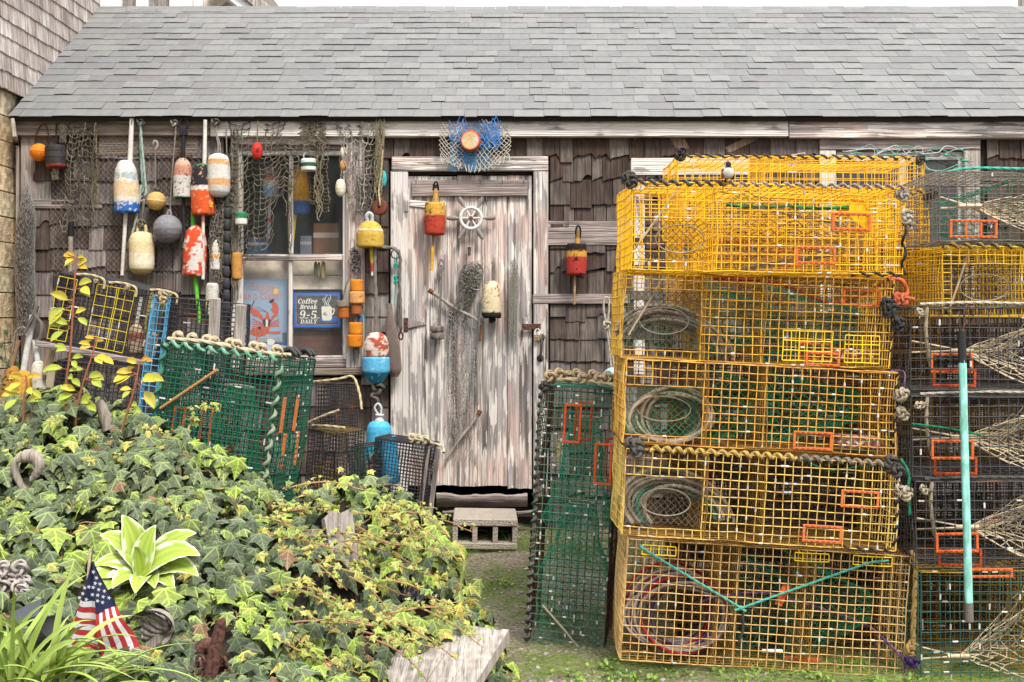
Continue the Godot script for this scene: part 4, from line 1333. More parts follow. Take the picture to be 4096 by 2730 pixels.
	float_body("egg_float", "turquoise float peeping out behind the net beside the door frame", "float", 1530, 682, 750, 17, 0.07, 0, "egg", bands([[1.0, col("45b5c0")]]), M.paint)
	# brown roller on a rope
	o = thing("roller", "round reddish brown roller hanging on a tan rope beside the door frame", "roller", P(1520, 830, 0.13))
	mb = MB.new()
	mb.lathe(PackedVector2Array([Vector2(0.008, -0.02), Vector2(0.046, -0.02), Vector2(0.053, -0.012), Vector2(0.053, 0.012), Vector2(0.046, 0.02), Vector2(0.012, 0.022), Vector2(0.008, 0.016)]), 28, bands([[1.0, col("6d3a28")]], col("7d4630"), 0.05), Transform3D(Basis.from_euler(Vector3(PI / 2 - 0.15, 0, 0.2)), Vector3.ZERO))
	part(o, "disc", mb, M.paint)
	lrope(o, "cord", pts_at([[1520, 824, 0.04], [1519, 806, 0.045], [1515, 760], [1524, 690], [1530, 600]], 0.13), 0.006, col("c9b98f"))
	# yellow mushroom buoy
	o = float_body("mushroom_buoy", "mustard yellow mushroom buoy with pale band and a short painted stick", "buoy", 1479, 884, 991, 55, 0.14, -1.5, "mushroom", bands([[0.62, col("cda94a")], [0.68, col("e0dccb")], [1.0, col("d3b052")]], col("a0834a"), 0.06, 0.03), M.foam)
	stick(o, "stick", 1487, 991, 1490, 1103, 0.14, 20, 13, func(t): return col("d3b63f") if t < 0.55 else (col("b5443a") if t < 0.9 else col("dcd6cc")), M.paint)
	mb = MB.new()
	mb.tube(curve(PackedVector3Array([Vector3(-0.018, 0.165, 0), Vector3(-0.026, 0.2, 0.01), Vector3(-0.012, 0.222, 0.01), Vector3(0.008, 0.21, 0.005), Vector3(0.01, 0.17, 0)])), 0.013, 8, col("b9c3c8"))
	part(o, "eye", mb, M.paint)
	# heavy grey rope running to the ring beside the door
	o = thing("mooring_rope", "heavy grey rope running from the window casing down to the blue and red buoy", "rope", P(1500, 995, 0.14))
	lrope(o, "strand", pts_at([[1590, 1010], [1575, 993], [1530, 990], [1502, 994], [1500, 1080], [1504, 1200], [1504, 1332]], 0.15), 0.0125, col("8b8781"))
	mb = MB.new()
	var rg := PackedVector3Array()
	for i in 21: rg.push_back(P(1581 + 16 * cos(TAU * i / 20.0), 1017 + 18 * sin(TAU * i / 20.0), 0.12) - o.position)
	mb.tube(rg, 0.005, 6, col("6f7378"))
	part(o, "ring", mb, M.paint)
	# big buoy: red and white dome above a blue body
	o = thing("pot_buoy", "largest buoy, worn red and white dome over a two tone blue body", "buoy", P(1505, 1536, 0.16))
	var sc := S(0.16)
	mb = MB.new()
	mb.lathe(profile("cone", 56 * sc, 108 * sc, 40), 36, bands([[0.44, col("1f8ab4")], [1.0, col("62b3dc")]], col("a9d4e6"), 0.07, 0.01, 24.0))
	part(o, "body", mb, M.paint)
	mb = MB.new()
	mb.lathe(profile("dome", 52 * sc, 99 * sc, 40), 36, bands([[0.2, col("d9cdbb")], [1.0, col("d6cbbf")]], col("a9503c"), 0.42, 0.02, 13.0, 2.0), Transform3D(Basis(), Vector3(0, 108 * sc, 0)))
	part(o, "dome", mb, M.foam)
	mb = MB.new()
	knot(mb, Vector3(0.01, -0.03, 0), 0.045, 0.014, col("5f5c55"))
	mb.rope(curve(PackedVector3Array([Vector3(0.0, -0.04, 0.0), Vector3(-0.03, -0.08, 0.02), Vector3(0.01, -0.1, 0.02), Vector3(0.02, -0.17, 0.01)])), 0.012, col("6f6b62"))
	part(o, "tail_rope", mb, M.rope)
	# strings of orange floats
	o = thing("float_line", "string of three stubby floats, orange, peach and brown, on the window casing", "float line", P(1427, 1258, 0.1))
	lrope(o, "cord", pts_at([[1412, 990], [1420, 1030], [1405, 1080], [1425, 1110], [1427, 1270]], 0.09), 0.007, col("8f8b86"))
	mb = MB.new()
	for i in 4: knot(mb, P(1414 + 8 * (i % 2), 1010 + 22 * i, 0.09) - o.position, 0.03, 0.007, col("8f8b86"))
	part(o, "knot", mb, M.rope)
	for q in [[1427, 1119, 1167, 27, "dd8a2e"], [1428, 1167, 1216, 31, "dba368"], [1426, 1216, 1259, 22, "a8623a"]]:
		mb = MB.new()
		mb.lathe(profile("drum", q[3] * S(0.1), (q[2] - q[1]) * S(0.1), 14), 20, bands([[1.0, col(q[4])]], col("a06a2c"), 0.04))
		part(o, "float", mb, M.foam, Transform3D(Basis(), P(q[0], q[2], 0.1) - o.position))
	o = thing("float_line", "pair of orange stubby floats hanging beneath the three float string", "float line", P(1422, 1390, 0.1))
	lrope(o, "cord", pts_at([[1427, 1262], [1424, 1290], [1422, 1400]], 0.1), 0.009, col("77736a"))
	for q in [[1423, 1290, 1339, 28, "dd8d28"], [1420, 1339, 1390, 31, "d98424"]]:
		mb = MB.new()
		mb.lathe(profile("drum", q[3] * S(0.1), (q[2] - q[1]) * S(0.1), 14), 20, bands([[1.0, col(q[4])]], col("a06a2c"), 0.04))
		part(o, "float", mb, M.foam, Transform3D(Basis(), P(q[0], q[2], 0.1) - o.position))
	o = thing("cork_float", "rusty orange float under a grey cork disc beside the orange floats", "float", P(1373, 1275, 0.1))
	for q in [[1371, 1203, 1230, 28, "8b8074"], [1374, 1231, 1274, 23, "b5682c"]]:
		mb = MB.new()
		mb.lathe(profile("drum", q[3] * S(0.1), (q[2] - q[1]) * S(0.1), 12), 18, bands([[1.0, col(q[4])]], col("5d4a3a"), 0.1))
		part(o, "disc", mb, M.foam, Transform3D(Basis(), P(q[0], q[2], 0.1) - o.position))
	lrope(o, "cord", pts_at([[1372, 1206], [1378, 1160], [1400, 1100], [1412, 1060]], 0.1), 0.006, col("8a857c"))
	o = float_body("net_float", "violet blue float half hidden behind the orange float pair", "float", 1440, 1262, 1300, 12, 0.06, 0, "egg", bands([[1.0, col("4f6cae")]]), M.paint, "", 14)
	o = thing("cord", "thin teal cord hanging beside the big blue and red buoy", "cord", P(1455, 1300, 0.08))
	lrope(o, "strand", pts_at([[1448, 1225], [1458, 1270], [1460, 1320], [1462, 1352]], 0.08), 0.004, col("2c8f86"))
	# mesh bag
	mb = MB.new()
	var bag := func(u, v):
		var r: float = lerpf(11, 29, smoothstep(0.0, 0.7, v)) * (1.0 if v < 0.9 else lerpf(1.0, 0.45, (v - 0.9) / 0.1))
		var a: float = u * TAU
		return P(lerpf(1557, 1580, v) + cos(a) * r, lerpf(1215, 1508, v), 0.13) + Vector3(0, 0, sin(a) * r * S(0.13))
	net_diamond(mb, bag, 22, 46, 0.0017, col("8f7f78"), 0.2)
	var inn := MB.new()
	inn.sheet(func(u, v): return bag.call(1.0 - u, v).lerp(P(lerpf(1557, 1580, v), lerpf(1215, 1508, v), 0.13), 0.12), 14, 16, col("6e625c"))
	var bt := thing("mesh_bag", "long brown mesh bag hanging on the left door jamb", "bag")
	var bm := part(bt, "netting", mb, M.twine); bm.set_meta("kind", "stuff")
	part(bt, "filling", inn, M.foam)
	o = thing("cord", "thin turquoise cord with knots hanging from the iron ring by the door", "cord", P(1583, 1100, 0.11))
	lrope(o, "strand", pts_at([[1588, 1003], [1585, 1060], [1578, 1110], [1582, 1150], [1575, 1225]], 0.11), 0.004, col("35b5a5"))
	mb = MB.new()
	for yy in [1062, 1110, 1130]: knot(mb, P(1582, yy, 0.115) - o.position, 0.015, 0.005, col("35b5a5"))
	part(o, "knot", mb, M.rope)
	o = thing("hanging_rope", "dark doubled rope with rusty shackle hanging on the left door jamb", "rope", P(1600, 1200, 0.09))
	lrope(o, "strand", pts_at([[1592, 1000], [1601, 1040], [1597, 1120], [1600, 1180], [1604, 1290], [1606, 1310]], 0.09), 0.011, col("7d776f"))
	lrope(o, "strand", pts_at([[1596, 1170], [1592, 1230], [1597, 1300], [1605, 1312]], 0.1), 0.009, col("6e675f"))
	mb = MB.new()
	rg = PackedVector3Array()
	for i in 17: rg.push_back(P(1603 + 8 * cos(TAU * i / 16.0), 1345 + 14 * sin(TAU * i / 16.0), 0.1) - o.position)
	mb.tube(rg, 0.006, 6, col("5c3a30"))
	mb.rope(PackedVector3Array([P(1605, 1310, 0.1) - o.position, P(1603, 1332, 0.1) - o.position]), 0.009, col("5c4a42"))
	part(o, "shackle", mb, M.rope)


func text(root: Node3D, called: String, s: String, at: Vector3, size: float, c: Color, rot := Vector3.ZERO, slant := 0.0, font := "Droid Serif", wid := 1.0, bold := true) -> void:
	var tm := TextMesh.new()
	var f := SystemFont.new()
	f.font_names = PackedStringArray([font])
	f.font_weight = 700 if bold else 400
	tm.font = f
	tm.text = s
	tm.font_size = 64
	tm.pixel_size = size / 64.0
	tm.depth = 0.0012
	tm.curve_step = 2.0
	var key := "ink_" + c.to_html()
	if not M.has(key): mat(key, c, 0.7)
	var b := Basis.from_euler(rot) * Basis(Vector3(wid, 0, 0), Vector3(slant, 1, 0), Vector3(0, 0, 1))
	part(root, called, tm, M[key], Transform3D(b, at))


func clam_poster() -> void:
	var z := -0.085
	var k := S(z)
	var o := thing("poster", "blue poster reading Happy as a Clam! with a dancing red lobster", "poster", P(1054, 1412, z))
	var q := func(x, y): return Vector2((x - 1054.0) * k, (1412.0 - y) * k)      # spot of the view -> on the poster
	var c5 := func(x, y): return q.call(800 + x / 2.24, 1000 + y / 2.24)
	var b := MB.new()
	b.box(Vector3(0, 0.5 * 294 * k, 0), Vector3(192 * k, 294 * k, 0.006), col("8ea3bd"), Basis(), 0.001)
	part(o, "board", b, M.print)
	var p := MB.new()
	var lay := func(pts: Array, c: Color, z1: float):
		var poly := PackedVector2Array()
		for e in pts: poly.append(c5.call(e[0], e[1]))
		p.slab(poly, 0.003, z1, c)
	var red := col("b95a45"); var dark := col("2e3140")
	lay.call([[362, 835], [470, 830], [600, 850], [778, 855], [778, 915], [362, 915]], col("aebccd"), 0.0034)       # sand
	lay.call([[520, 822], [778, 822], [778, 858], [640, 850]], col("3a5690"), 0.0036)       # water
	for i in 20: lay.call([[430 + i * 17, 790 + (i % 2) * 3], [442 + i * 17, 790], [442 + i * 17, 828], [430 + i * 17, 828]], col("97948c"), 0.0038)   # fence
	lay.call([[362, 740], [395, 738], [425, 780], [428, 835], [362, 838]], col("4f6668"), 0.0039)
	lay.call([[735, 745], [778, 740], [778, 830], [742, 828]], col("4f6668"), 0.0039)
	# lobster: tail, body, arms, claws, legs
	lay.call([[438, 735], [470, 705], [520, 690], [580, 690], [625, 705], [612, 735], [575, 770], [530, 780], [480, 770], [445, 752]], red, 0.0044)
	lay.call([[560, 640], [585, 600], [595, 560], [607, 555], [620, 600], [632, 640], [622, 700], [575, 710]], red, 0.0046)
	lay.call([[560, 640], [575, 612], [588, 640], [586, 700], [572, 680]], dark, 0.0049)
	lay.call([[610, 640], [622, 612], [634, 640], [620, 690], [608, 680]], dark, 0.0049)
	lay.call([[588, 640], [600, 618], [611, 640], [606, 690], [590, 690]], col("d9d4c8"), 0.0051)
	lay.call([[438, 508], [470, 515], [520, 545], [560, 590], [576, 640], [560, 640], [530, 610], [480, 590], [448, 548]], red, 0.0045)
	lay.call([[624, 640], [640, 600], [668, 575], [690, 572], [694, 590], [662, 612], [640, 645]], red, 0.0045)
	lay.call([[640, 480], [665, 462], [690, 480], [704, 525], [700, 575], [675, 585], [648, 560], [634, 530], [650, 520]], red, 0.0047)
	for i in 4:
		lay.call([[575, 660 + i * 9], [470, 615 + i * 22], [462, 622 + i * 22], [575, 668 + i * 9]], red, 0.0043)
		lay.call([[622, 660 + i * 9], [706, 618 + i * 20], [712, 626 + i * 20], [622, 668 + i * 9]], red, 0.0043)
	lay.call([[595, 735], [690, 730], [720, 728], [722, 752], [690, 756], [600, 752]], red, 0.0044)
	lay.call([[505, 775], [520, 775], [500, 850], [486, 858]], red, 0.0044)
	for i in 3: lay.call([[470 + i * 34, 700 - i * 2], [478 + i * 34, 698 - i * 2], [490 + i * 34, 772], [482 + i * 34, 774]], col("9a4637"), 0.0047)
	lay.call([[520, 690], [540, 684], [548, 700], [536, 716], [520, 712]], dark, 0.0052)
	# hat on the claw, cane, clam, sun
	lay.call([[618, 462], [655, 436], [660, 446], [666, 458], [630, 480]], dark, 0.0052)
	lay.call([[418, 588], [424, 590], [478, 484], [488, 470], [484, 452], [478, 450], [480, 466], [470, 482]], dark, 0.0045)
	lay.call([[600, 815], [618, 798], [650, 800], [672, 820], [662, 848], [628, 858], [604, 842]], col("d6d3c8"), 0.005)
	lay.call([[594, 755], [612, 752], [618, 810], [600, 812]], col("b0a58c"), 0.0042)
	var sun: Array = []
	for i in 32:
		var r := 34.0 if i % 2 == 0 else 19.0
		sun.append([680 + r * cos(TAU * i / 32.0), 372 + r * sin(TAU * i / 32.0)])
	lay.call(sun, col("e3b75c"), 0.0043)
	for i in 5: lay.call([[600 + i * 3, 560], [602 + i * 3, 560], [520 - i * 26, 500 - i * 2 + i * i * 3], [519 - i * 26, 498 - i * 2 + i * i * 3]], red, 0.0042)
	part(o, "print", p, M.print)
	var a: Vector2 = c5.call(553, 333)
	text(o, "lettering", "Happy", Vector3(a.x, a.y, 0.0042), 0.062, col("b9877f"), Vector3(0, 0, -0.06), 0.0, "Droid Serif", 0.92)
	a = c5.call(560, 415)
	text(o, "lettering", "as a Clam!", Vector3(a.x, a.y, 0.0042), 0.058, col("b9877f"), Vector3.ZERO, 0.0, "Droid Serif", 0.86)


func coffee_sign() -> void:
	var z := -0.07
	var k := S(z)
	var o := thing("coffee_sign", "blue framed sign reading Coffee Break 9am-5pm DAILY with a steaming mug", "sign", P(1269, 1319, z))
	var c5 := func(x, y): return Vector2((800 + x / 2.24 - 1269.0) * k, (1319.0 - 1000 - y / 2.24) * k)
	var p := MB.new()
	var lay := func(p: MB, pts: Array, c: Color, z0: float, z1: float):
		var poly := PackedVector2Array()
		for e in pts: poly.append(c5.call(e[0], e[1]))
		p.slab(poly, z0, z1, c)
	lay.call(p, [[828, 370], [1268, 366], [1270, 716], [830, 712]], col("1c2230"), -0.008, 0.004)
	part(o, "backing", p, M.print)
	p = MB.new()
	lay.call(p, [[840, 386], [1258, 382], [1262, 696], [844, 696]], col("2f66c4"), 0.004, 0.010)
	part(o, "frame", p, M.print)
	p = MB.new()
	lay.call(p, [[860, 404], [1242, 402], [1244, 674], [862, 674]], col("b9b5ae"), 0.010, 0.0104)
	lay.call(p, [[865, 409], [1237, 407], [1239, 669], [867, 669]], col("6c7076"), 0.0104, 0.0110)
	part(o, "face", p, mat("slate_face", Color.WHITE, 0.6, T.wood_h, Vector3(3, 9, 3)))
	M.slate_face.vertex_color_use_as_albedo = true
	p = MB.new()
	var ell: Array = []
	for i in 24: ell.append([1160 + 85 * cos(TAU * i / 24.0), 626 + 24 * sin(TAU * i / 24.0)])
	lay.call(p, ell, col("2f66c4"), 0.011, 0.0114)
	lay.call(p, [[1090, 508], [1172, 506], [1182, 520], [1184, 615], [1170, 634], [1105, 634], [1094, 615]], col("dcd8c8"), 0.011, 0.0122)
	lay.call(p, [[1180, 528], [1202, 522], [1210, 540], [1200, 575], [1180, 590], [1180, 578], [1194, 562], [1200, 540], [1192, 534], [1180, 540]], col("dcd8c8"), 0.011, 0.012)
	for s in 4:
		var st: Array = []
		for i in 9: st.append([1112 + s * 17 + 10 * sin(i * 0.8 + s) - 3, 505 - i * (9.5 + s % 2 * 3)])
		for i in 9: st.append([1112 + s * 17 + 10 * sin((8 - i) * 0.8 + s) + 3, 505 - (8 - i) * (9.5 + s % 2 * 3)])
		lay.call(p, st, col("c6cdd4"), 0.011, 0.0116)
	lay.call(p, [[1100, 575], [1130, 552], [1126, 575], [1150, 585], [1120, 592]], col("7d8ea8"), 0.0122, 0.0126)
	part(o, "mug_print", p, M.print)
	var ink := col("e2e0d8")
	for q in [["Coffee", 966, 462, 0.043, 0.2], ["Break", 975, 512, 0.041, 0.2], ["DAILY", 976, 644, 0.036, 0.2]]:
		var a: Vector2 = c5.call(q[1], q[2])
		text(o, "lettering", q[0], Vector3(a.x, a.y, 0.0112), q[3], ink, Vector3.ZERO, q[4], "Droid Serif", 0.95)
	for q in [["9", 922, 580, 0.074], ["-", 972, 580, 0.07], ["5", 1022, 583, 0.074]]:
		var a: Vector2 = c5.call(q[1], q[2])
		text(o, "lettering", q[0], Vector3(a.x, a.y, 0.0112), q[3], ink, Vector3.ZERO, 0.15, "Droid Serif", 1.0)
	for q in [["am", 957, 610, 0.02], ["pm", 1054, 610, 0.02]]:
		var a: Vector2 = c5.call(q[1], q[2])
		text(o, "lettering", q[0], Vector3(a.x, a.y, 0.0112), q[3], ink, Vector3.ZERO, 0.1, "Droid Sans", 1.0, false)


func door_hangings() -> void:
	R.seed = 300
	# blue and white nets with a foam float above the door
	var mb := MB.new()
	net_diamond(mb, func(u, v): return P(lerpf(1770, 2030, u) + (u - 0.5) * 30.0 * sin(v * PI), lerpf(490 + 15.0 * sin(u * 8.0), 640 + 45.0 * sin(u * PI), v), 0.11 + 0.02 * sin(u * 11.0)), 15, 17, 0.0024, col("c3bcae"), 0.2, 0.04)
	for i in 18:
		var u := i / 17.0
		var a := P(lerpf(1762, 2035, u), 640 + 45.0 * sin(u * PI) - 25.0, 0.11)
		mb.strand(a, a + Vector3(R.randf_range(-0.015, 0.015), -0.05, 0), 0.003, col("d0cabd"))
	fnet("fishing_net", "off white knotted net spread above the door around the foam float", Vector3.ZERO, mb)
	mb = MB.new()
	net_diamond(mb, func(u, v): return P(lerpf(1795, 2005, u), lerpf(476 + 14.0 * sin(u * 19.0), 560 + 45.0 * u, v), 0.13 + 0.02 * sin(u * 9.0)), 13, 6, 0.0022, col("4a86cc"), 0.35, 0.1)
	bundle(mb, func(u, v): return P(1915 + u * 85, 485 + v * 110, 0.13), 12, 12, 0.0022, col("3a72c0"), col("5f9ad8"))
	net_diamond(mb, func(u, v): return P(lerpf(1800, 1955, u), lerpf(530, 680, v) + 8.0 * sin(u * 14.0), 0.1), 30, 40, 0.0013, col("4a93c4"), 0.2)
	fnet("fishing_net", "bright blue net hanging from the fascia above the door", Vector3.ZERO, mb)
	var o := thing("foam_float", "broken orange edged foam float in the net above the door", "float", P(1882, 604, 0.15))
	mb = MB.new()
	var cf := bands([[1.0, col("d9bd8c")]], col("dbd6cd"), 0.3, 0.01, 12.0, 4.0)
	mb.lathe(PackedVector2Array([Vector2(0, -0.03), Vector2(0.058, -0.026), Vector2(0.066, -0.012), Vector2(0.066, 0.012), Vector2(0.06, 0.02), Vector2(0.05, 0.022), Vector2(0.0, 0.017)]), 24, func(t, an, p): return col("d6492a") if Vector2(p.x, p.z).length() > 0.058 and p.y > -0.02 else cf.call(t, an, p), Transform3D(Basis.from_euler(Vector3(PI / 2, 0, 0.1)).scaled(Vector3(1, 1.02, 1)), Vector3(0, 0.065, 0)))
	part(o, "body", mb, M.foam)
	# yellow and red buoy on the door
	o = float_body("pot_buoy", "charred yellow and red pot buoy hanging on the door batten", "buoy", 1738, 812, 940, 42, 0.1, -1, "drum", bands([[0.6, col("b5442f")], [0.66, col("c99a4a")], [1.0, col("d3a448")]], col("2b2321"), 0.12, 0.03, 18.0, 9.0), M.foam)
	stick(o, "handle", 1742, 815, 1743, 740, 0.1, 24, 18, func(t): return col("c79a52") if t < 0.8 else col("2a2422"), M.paint)
	lrope(o, "cord", pts_at([[1732, 762], [1735, 738], [1743, 728], [1751, 738], [1754, 762]], 0.11), 0.006, col("1f1c1b"))
	stick(o, "spindle", 1733, 940, 1730, 985, 0.1, 9, 9, col("8f7762"), M.paint)
	stick(o, "spindle", 1730, 985, 1727, 1082, 0.1, 15, 13, col("d9a437"), M.paint)
	# ship's wheel
	o = thing("ships_wheel", "small white six spoked ship's wheel with grey handles on the door", "wheel", P(1884, 873, 0.075))
	var k := S(0.075)
	mb = MB.new()
	var ring := PackedVector3Array()
	for i in 41: ring.push_back(Vector3(cos(TAU * i / 40.0), sin(TAU * i / 40.0), 0) * 42 * k)
	mb.tube(ring, 7.0 * k, 8, col("dcdad6"), false)
	part(o, "rim", mb, M.paint)
	mb = MB.new()
	mb.lathe(PackedVector2Array([Vector2(0.0, -0.008), Vector2(11 * k, -0.008), Vector2(11 * k, 0.008), Vector2(7 * k, 0.014), Vector2(0, 0.015)]), 16, func(t, an, p): return col("7d4a33") if Vector2(p.x, p.z).length() < 9.0 * k else col("d2cfca"), Transform3D(Basis.from_euler(Vector3(PI / 2, 0, 0)), Vector3.ZERO))
	part(o, "hub", mb, M.paint)
	for i in 6:
		var d := Vector3(cos(TAU * i / 6.0), sin(TAU * i / 6.0), 0)
		mb = MB.new()
		mb.tube(PackedVector3Array([d * 10 * k, d * 42 * k]), 4.2 * k, 6, col("d6d4cf"))
		part(o, "spoke", mb, M.paint)
		mb = MB.new()
		mb.tube(PackedVector3Array([d * 44 * k, d * 54 * k, d * 60 * k, d * 76 * k, d * 92 * k, d * 98 * k]), PackedFloat32Array([4.5 * k, 5 * k, 8.5 * k, 10.5 * k, 8 * k, 5 * k]), 9, PackedColorArray([col("8d5a42"), col("a8a19a"), col("8f8a84"), col("8a8580"), col("8a817a"), col("7d5a48")]))
		part(o, "handle", mb, M.paint)
	# bundle of grey net on the door and its drape
	mb = MB.new()
	bundle(mb, func(u, v): return P(1895 + (u - 0.5) * lerpf(60, 96, sin(v * PI)) - 22.0 * v, 1046 + v * 120, 0.07 + 0.05 * R.randf() * sin(u * PI)), 62, 12, 0.0021, col("8b8884"), col("605e55"))
	bundle(mb, func(u, v): return P(1840 + (u - 0.5) * 70 + 45.0 * (1.0 - v), 1130 + v * 120, 0.06 + 0.03 * R.randf()), 28, 10, 0.0021, col("77756c"), col("5a5d4c"))
	net_square(mb, func(u, v):
		var l: float = lerpf(1785, 1800, v); var r: float = lerpf(1905, 1890, v)
		return P(lerpf(l, r, u) + 8.0 * sin(v * 8.0 + u * 5.0), lerpf(lerpf(1205, 1280, u), 1750, v), 0.055 + 0.02 * sin(u * 15.0)), 11, 30, 0.0017, col("a3a09d"), col("8a8784"), 0.35)
	net_diamond(mb, func(u, v): return P(lerpf(1785, 1905, u) + 10.0 * sin(v * 6.0), lerpf(1400, 1850, v), 0.05 + 0.015 * sin(u * 23.0 + v * 4.0)), 9, 22, 0.0016, col("8f8c88"), 0.4, 0.15)
	var w := PackedVector3Array()
	for i in 25: w.push_back(P(1908 + 50 * cos(TAU * i / 24.0), 1102 + 58 * sin(TAU * i / 24.0), 0.09 + 0.01 * sin(i)))
	mb.tube(w, 0.0028, 5, col("9d9a96"), false)
	fnet("fishing_net", "grey tangled net hanging down the middle of the door", Vector3.ZERO, mb)
	mb = MB.new()
	bundle(mb, func(u, v): return P(2042 + u * 32 - 8.0 * v, 1036 + v * 335, 0.06), 36, 30, 0.0018, col("6d6c5c"), col("85827a"))
	fnet("fishing_net", "narrow mossy strip of net hanging near the right edge of the door", Vector3.ZERO, mb)
	mb = MB.new()
	mb.rope(curve(pts_at([[1968, 1048], [1975, 1060], [1972, 1100], [1976, 1135]], 0.08)), 0.012, col("7f7b72"))
	var tr := thing("hanging_rope", "short frayed grey rope above the cream foam buoy on the door", "rope")
	part(tr, "strand", mb, M.rope)
	# driftwood pieces nailed on
	for q in [[1715, 1163, 1913, 1289, 18, 14, "grey driftwood stick slanting down across the door above the net"], [1922, 1275, 1911, 1617, 19, 17, "upright weathered lath with rust stains on the door"], [1922, 1645, 1776, 1846, 17, 9, "dark driftwood stick slanting across the lower door"]]:
		var t := thing("driftwood_stick", q[6], "driftwood", P(q[0], q[1], 0.06))
		mb = MB.new()
		var a := P(q[0], q[1], 0.055) - t.position; var b := P(q[2], q[3], 0.055) - t.position
		var pp := PackedVector3Array(); var rr := PackedFloat32Array()
		for i in 13:
			var u := i / 12.0
			pp.push_back(a.lerp(b, u) + Vector3(0.004 * sin(u * 9.0), 0.004 * cos(u * 7.0), 0.01)); rr.push_back(lerpf(q[4], q[5], u) * 0.5 * k * (0.9 + 0.2 * sin(u * 17.0)) * (1.0 if i > 0 and i < 12 else 0.6))
		mb.tube(pp, rr, 8, Color.WHITE)
		part(t, "stick", mb, M.driftwood)
		mb = MB.new()
		var e := 1 if q[4] > 18.5 else 0
		mb.tube(PackedVector3Array([pp[0] + Vector3(0, 0, 0.003), pp[1] + Vector3(0, 0, 0.003)]) if e == 0 else PackedVector3Array([pp[1] + Vector3(0, 0, 0.009), pp[3] + Vector3(0, 0, 0.009)]), rr[1] * (1.05 if e == 0 else 0.5), 7, col("7d4e33"))
		part(t, "rust_stain", mb, M.foam)
	# cream foam buoy
	o = thing("foam_buoy", "cream lumpy foam buoy with red streaks and black foot on the door", "buoy", P(1968, 1272, 0.1))
	mb = MB.new()
	mb.lathe(profile("bullet", 40 * k, 146 * k, 40), 30, func(t, an, p):
		var c: Color = col("dfcfae")
		if t < 0.16 + 0.12 * NA.get_noise_3dv(p * 30.0): c = col("2b2725")
		elif NA.get_noise_3dv(Vector3(p.x * 40.0, p.y * 9.0, p.z * 40.0) + Vector3(7, 0, 0)) > 0.36: c = col("a8503a")
		elif NA.get_noise_3dv(p * 26.0) > 0.42: c = col("b59a70")
		return c, Transform3D(Basis.from_euler(Vector3(0, 0.6, 0)), Vector3.ZERO), 0.8)
	for i in mb.v.size():
		var p := mb.v[i]
		mb.v[i] = p + Vector3(0.012, 0.0, 0.006) * NA.get_noise_3dv(p * 18.0) + mb.n[i] * 0.008 * NB.get_noise_3dv(p * 40.0)
	part(o, "body", mb, M.foam)
	mb = MB.new()
	knot(mb, Vector3(0.0, -0.012, 0), 0.022, 0.008, col("3a3633"))
	part(o, "knot", mb, M.rope)
	# wooden float on a rope
	o = thing("wooden_float", "grooved grey wooden float hanging on a hooked rope on the door", "float", P(1749, 1358, 0.09))
	mb = MB.new()
	mb.lathe(PackedVector2Array([Vector2(0, 0), Vector2(24 * k, 0), Vector2(28 * k, 4 * k), Vector2(28 * k, 22 * k), Vector2(24 * k, 26 * k), Vector2(24 * k, 30 * k), Vector2(29 * k, 33 * k), Vector2(29 * k, 50 * k), Vector2(25 * k, 54 * k), Vector2(0, 54 * k)]), 22, bands([[1.0, col("857a70")]], col("4f463f"), 0.2))
	part(o, "body", mb, M.foam)
	lrope(o, "cord", pts_at([[1752, 1305], [1756, 1250], [1763, 1180], [1766, 1100], [1765, 1060]], 0.085), 0.0075, col("85807a"))
	mb = MB.new()
	var hk := curve(pts_at([[1758, 1082], [1756, 1056], [1765, 1038], [1775, 1056], [1770, 1086]], 0.085))
	for i in hk.size(): hk[i] -= o.position
	mb.rope(hk, 0.007, col("8d8882"))
	part(o, "loop", mb, M.rope)
	var pin := thing("iron_pin", "short iron pin standing out of the door below the ship's wheel", "pin", P(1877, 1005, 0.05))
	mb = MB.new()
	mb.tube(PackedVector3Array([Vector3(0, 0.025, 0), Vector3(0, -0.03, 0.006)]), PackedFloat32Array([0.013, 0.008]), 8, Color.WHITE)
	part(pin, "pin", mb, M.iron)


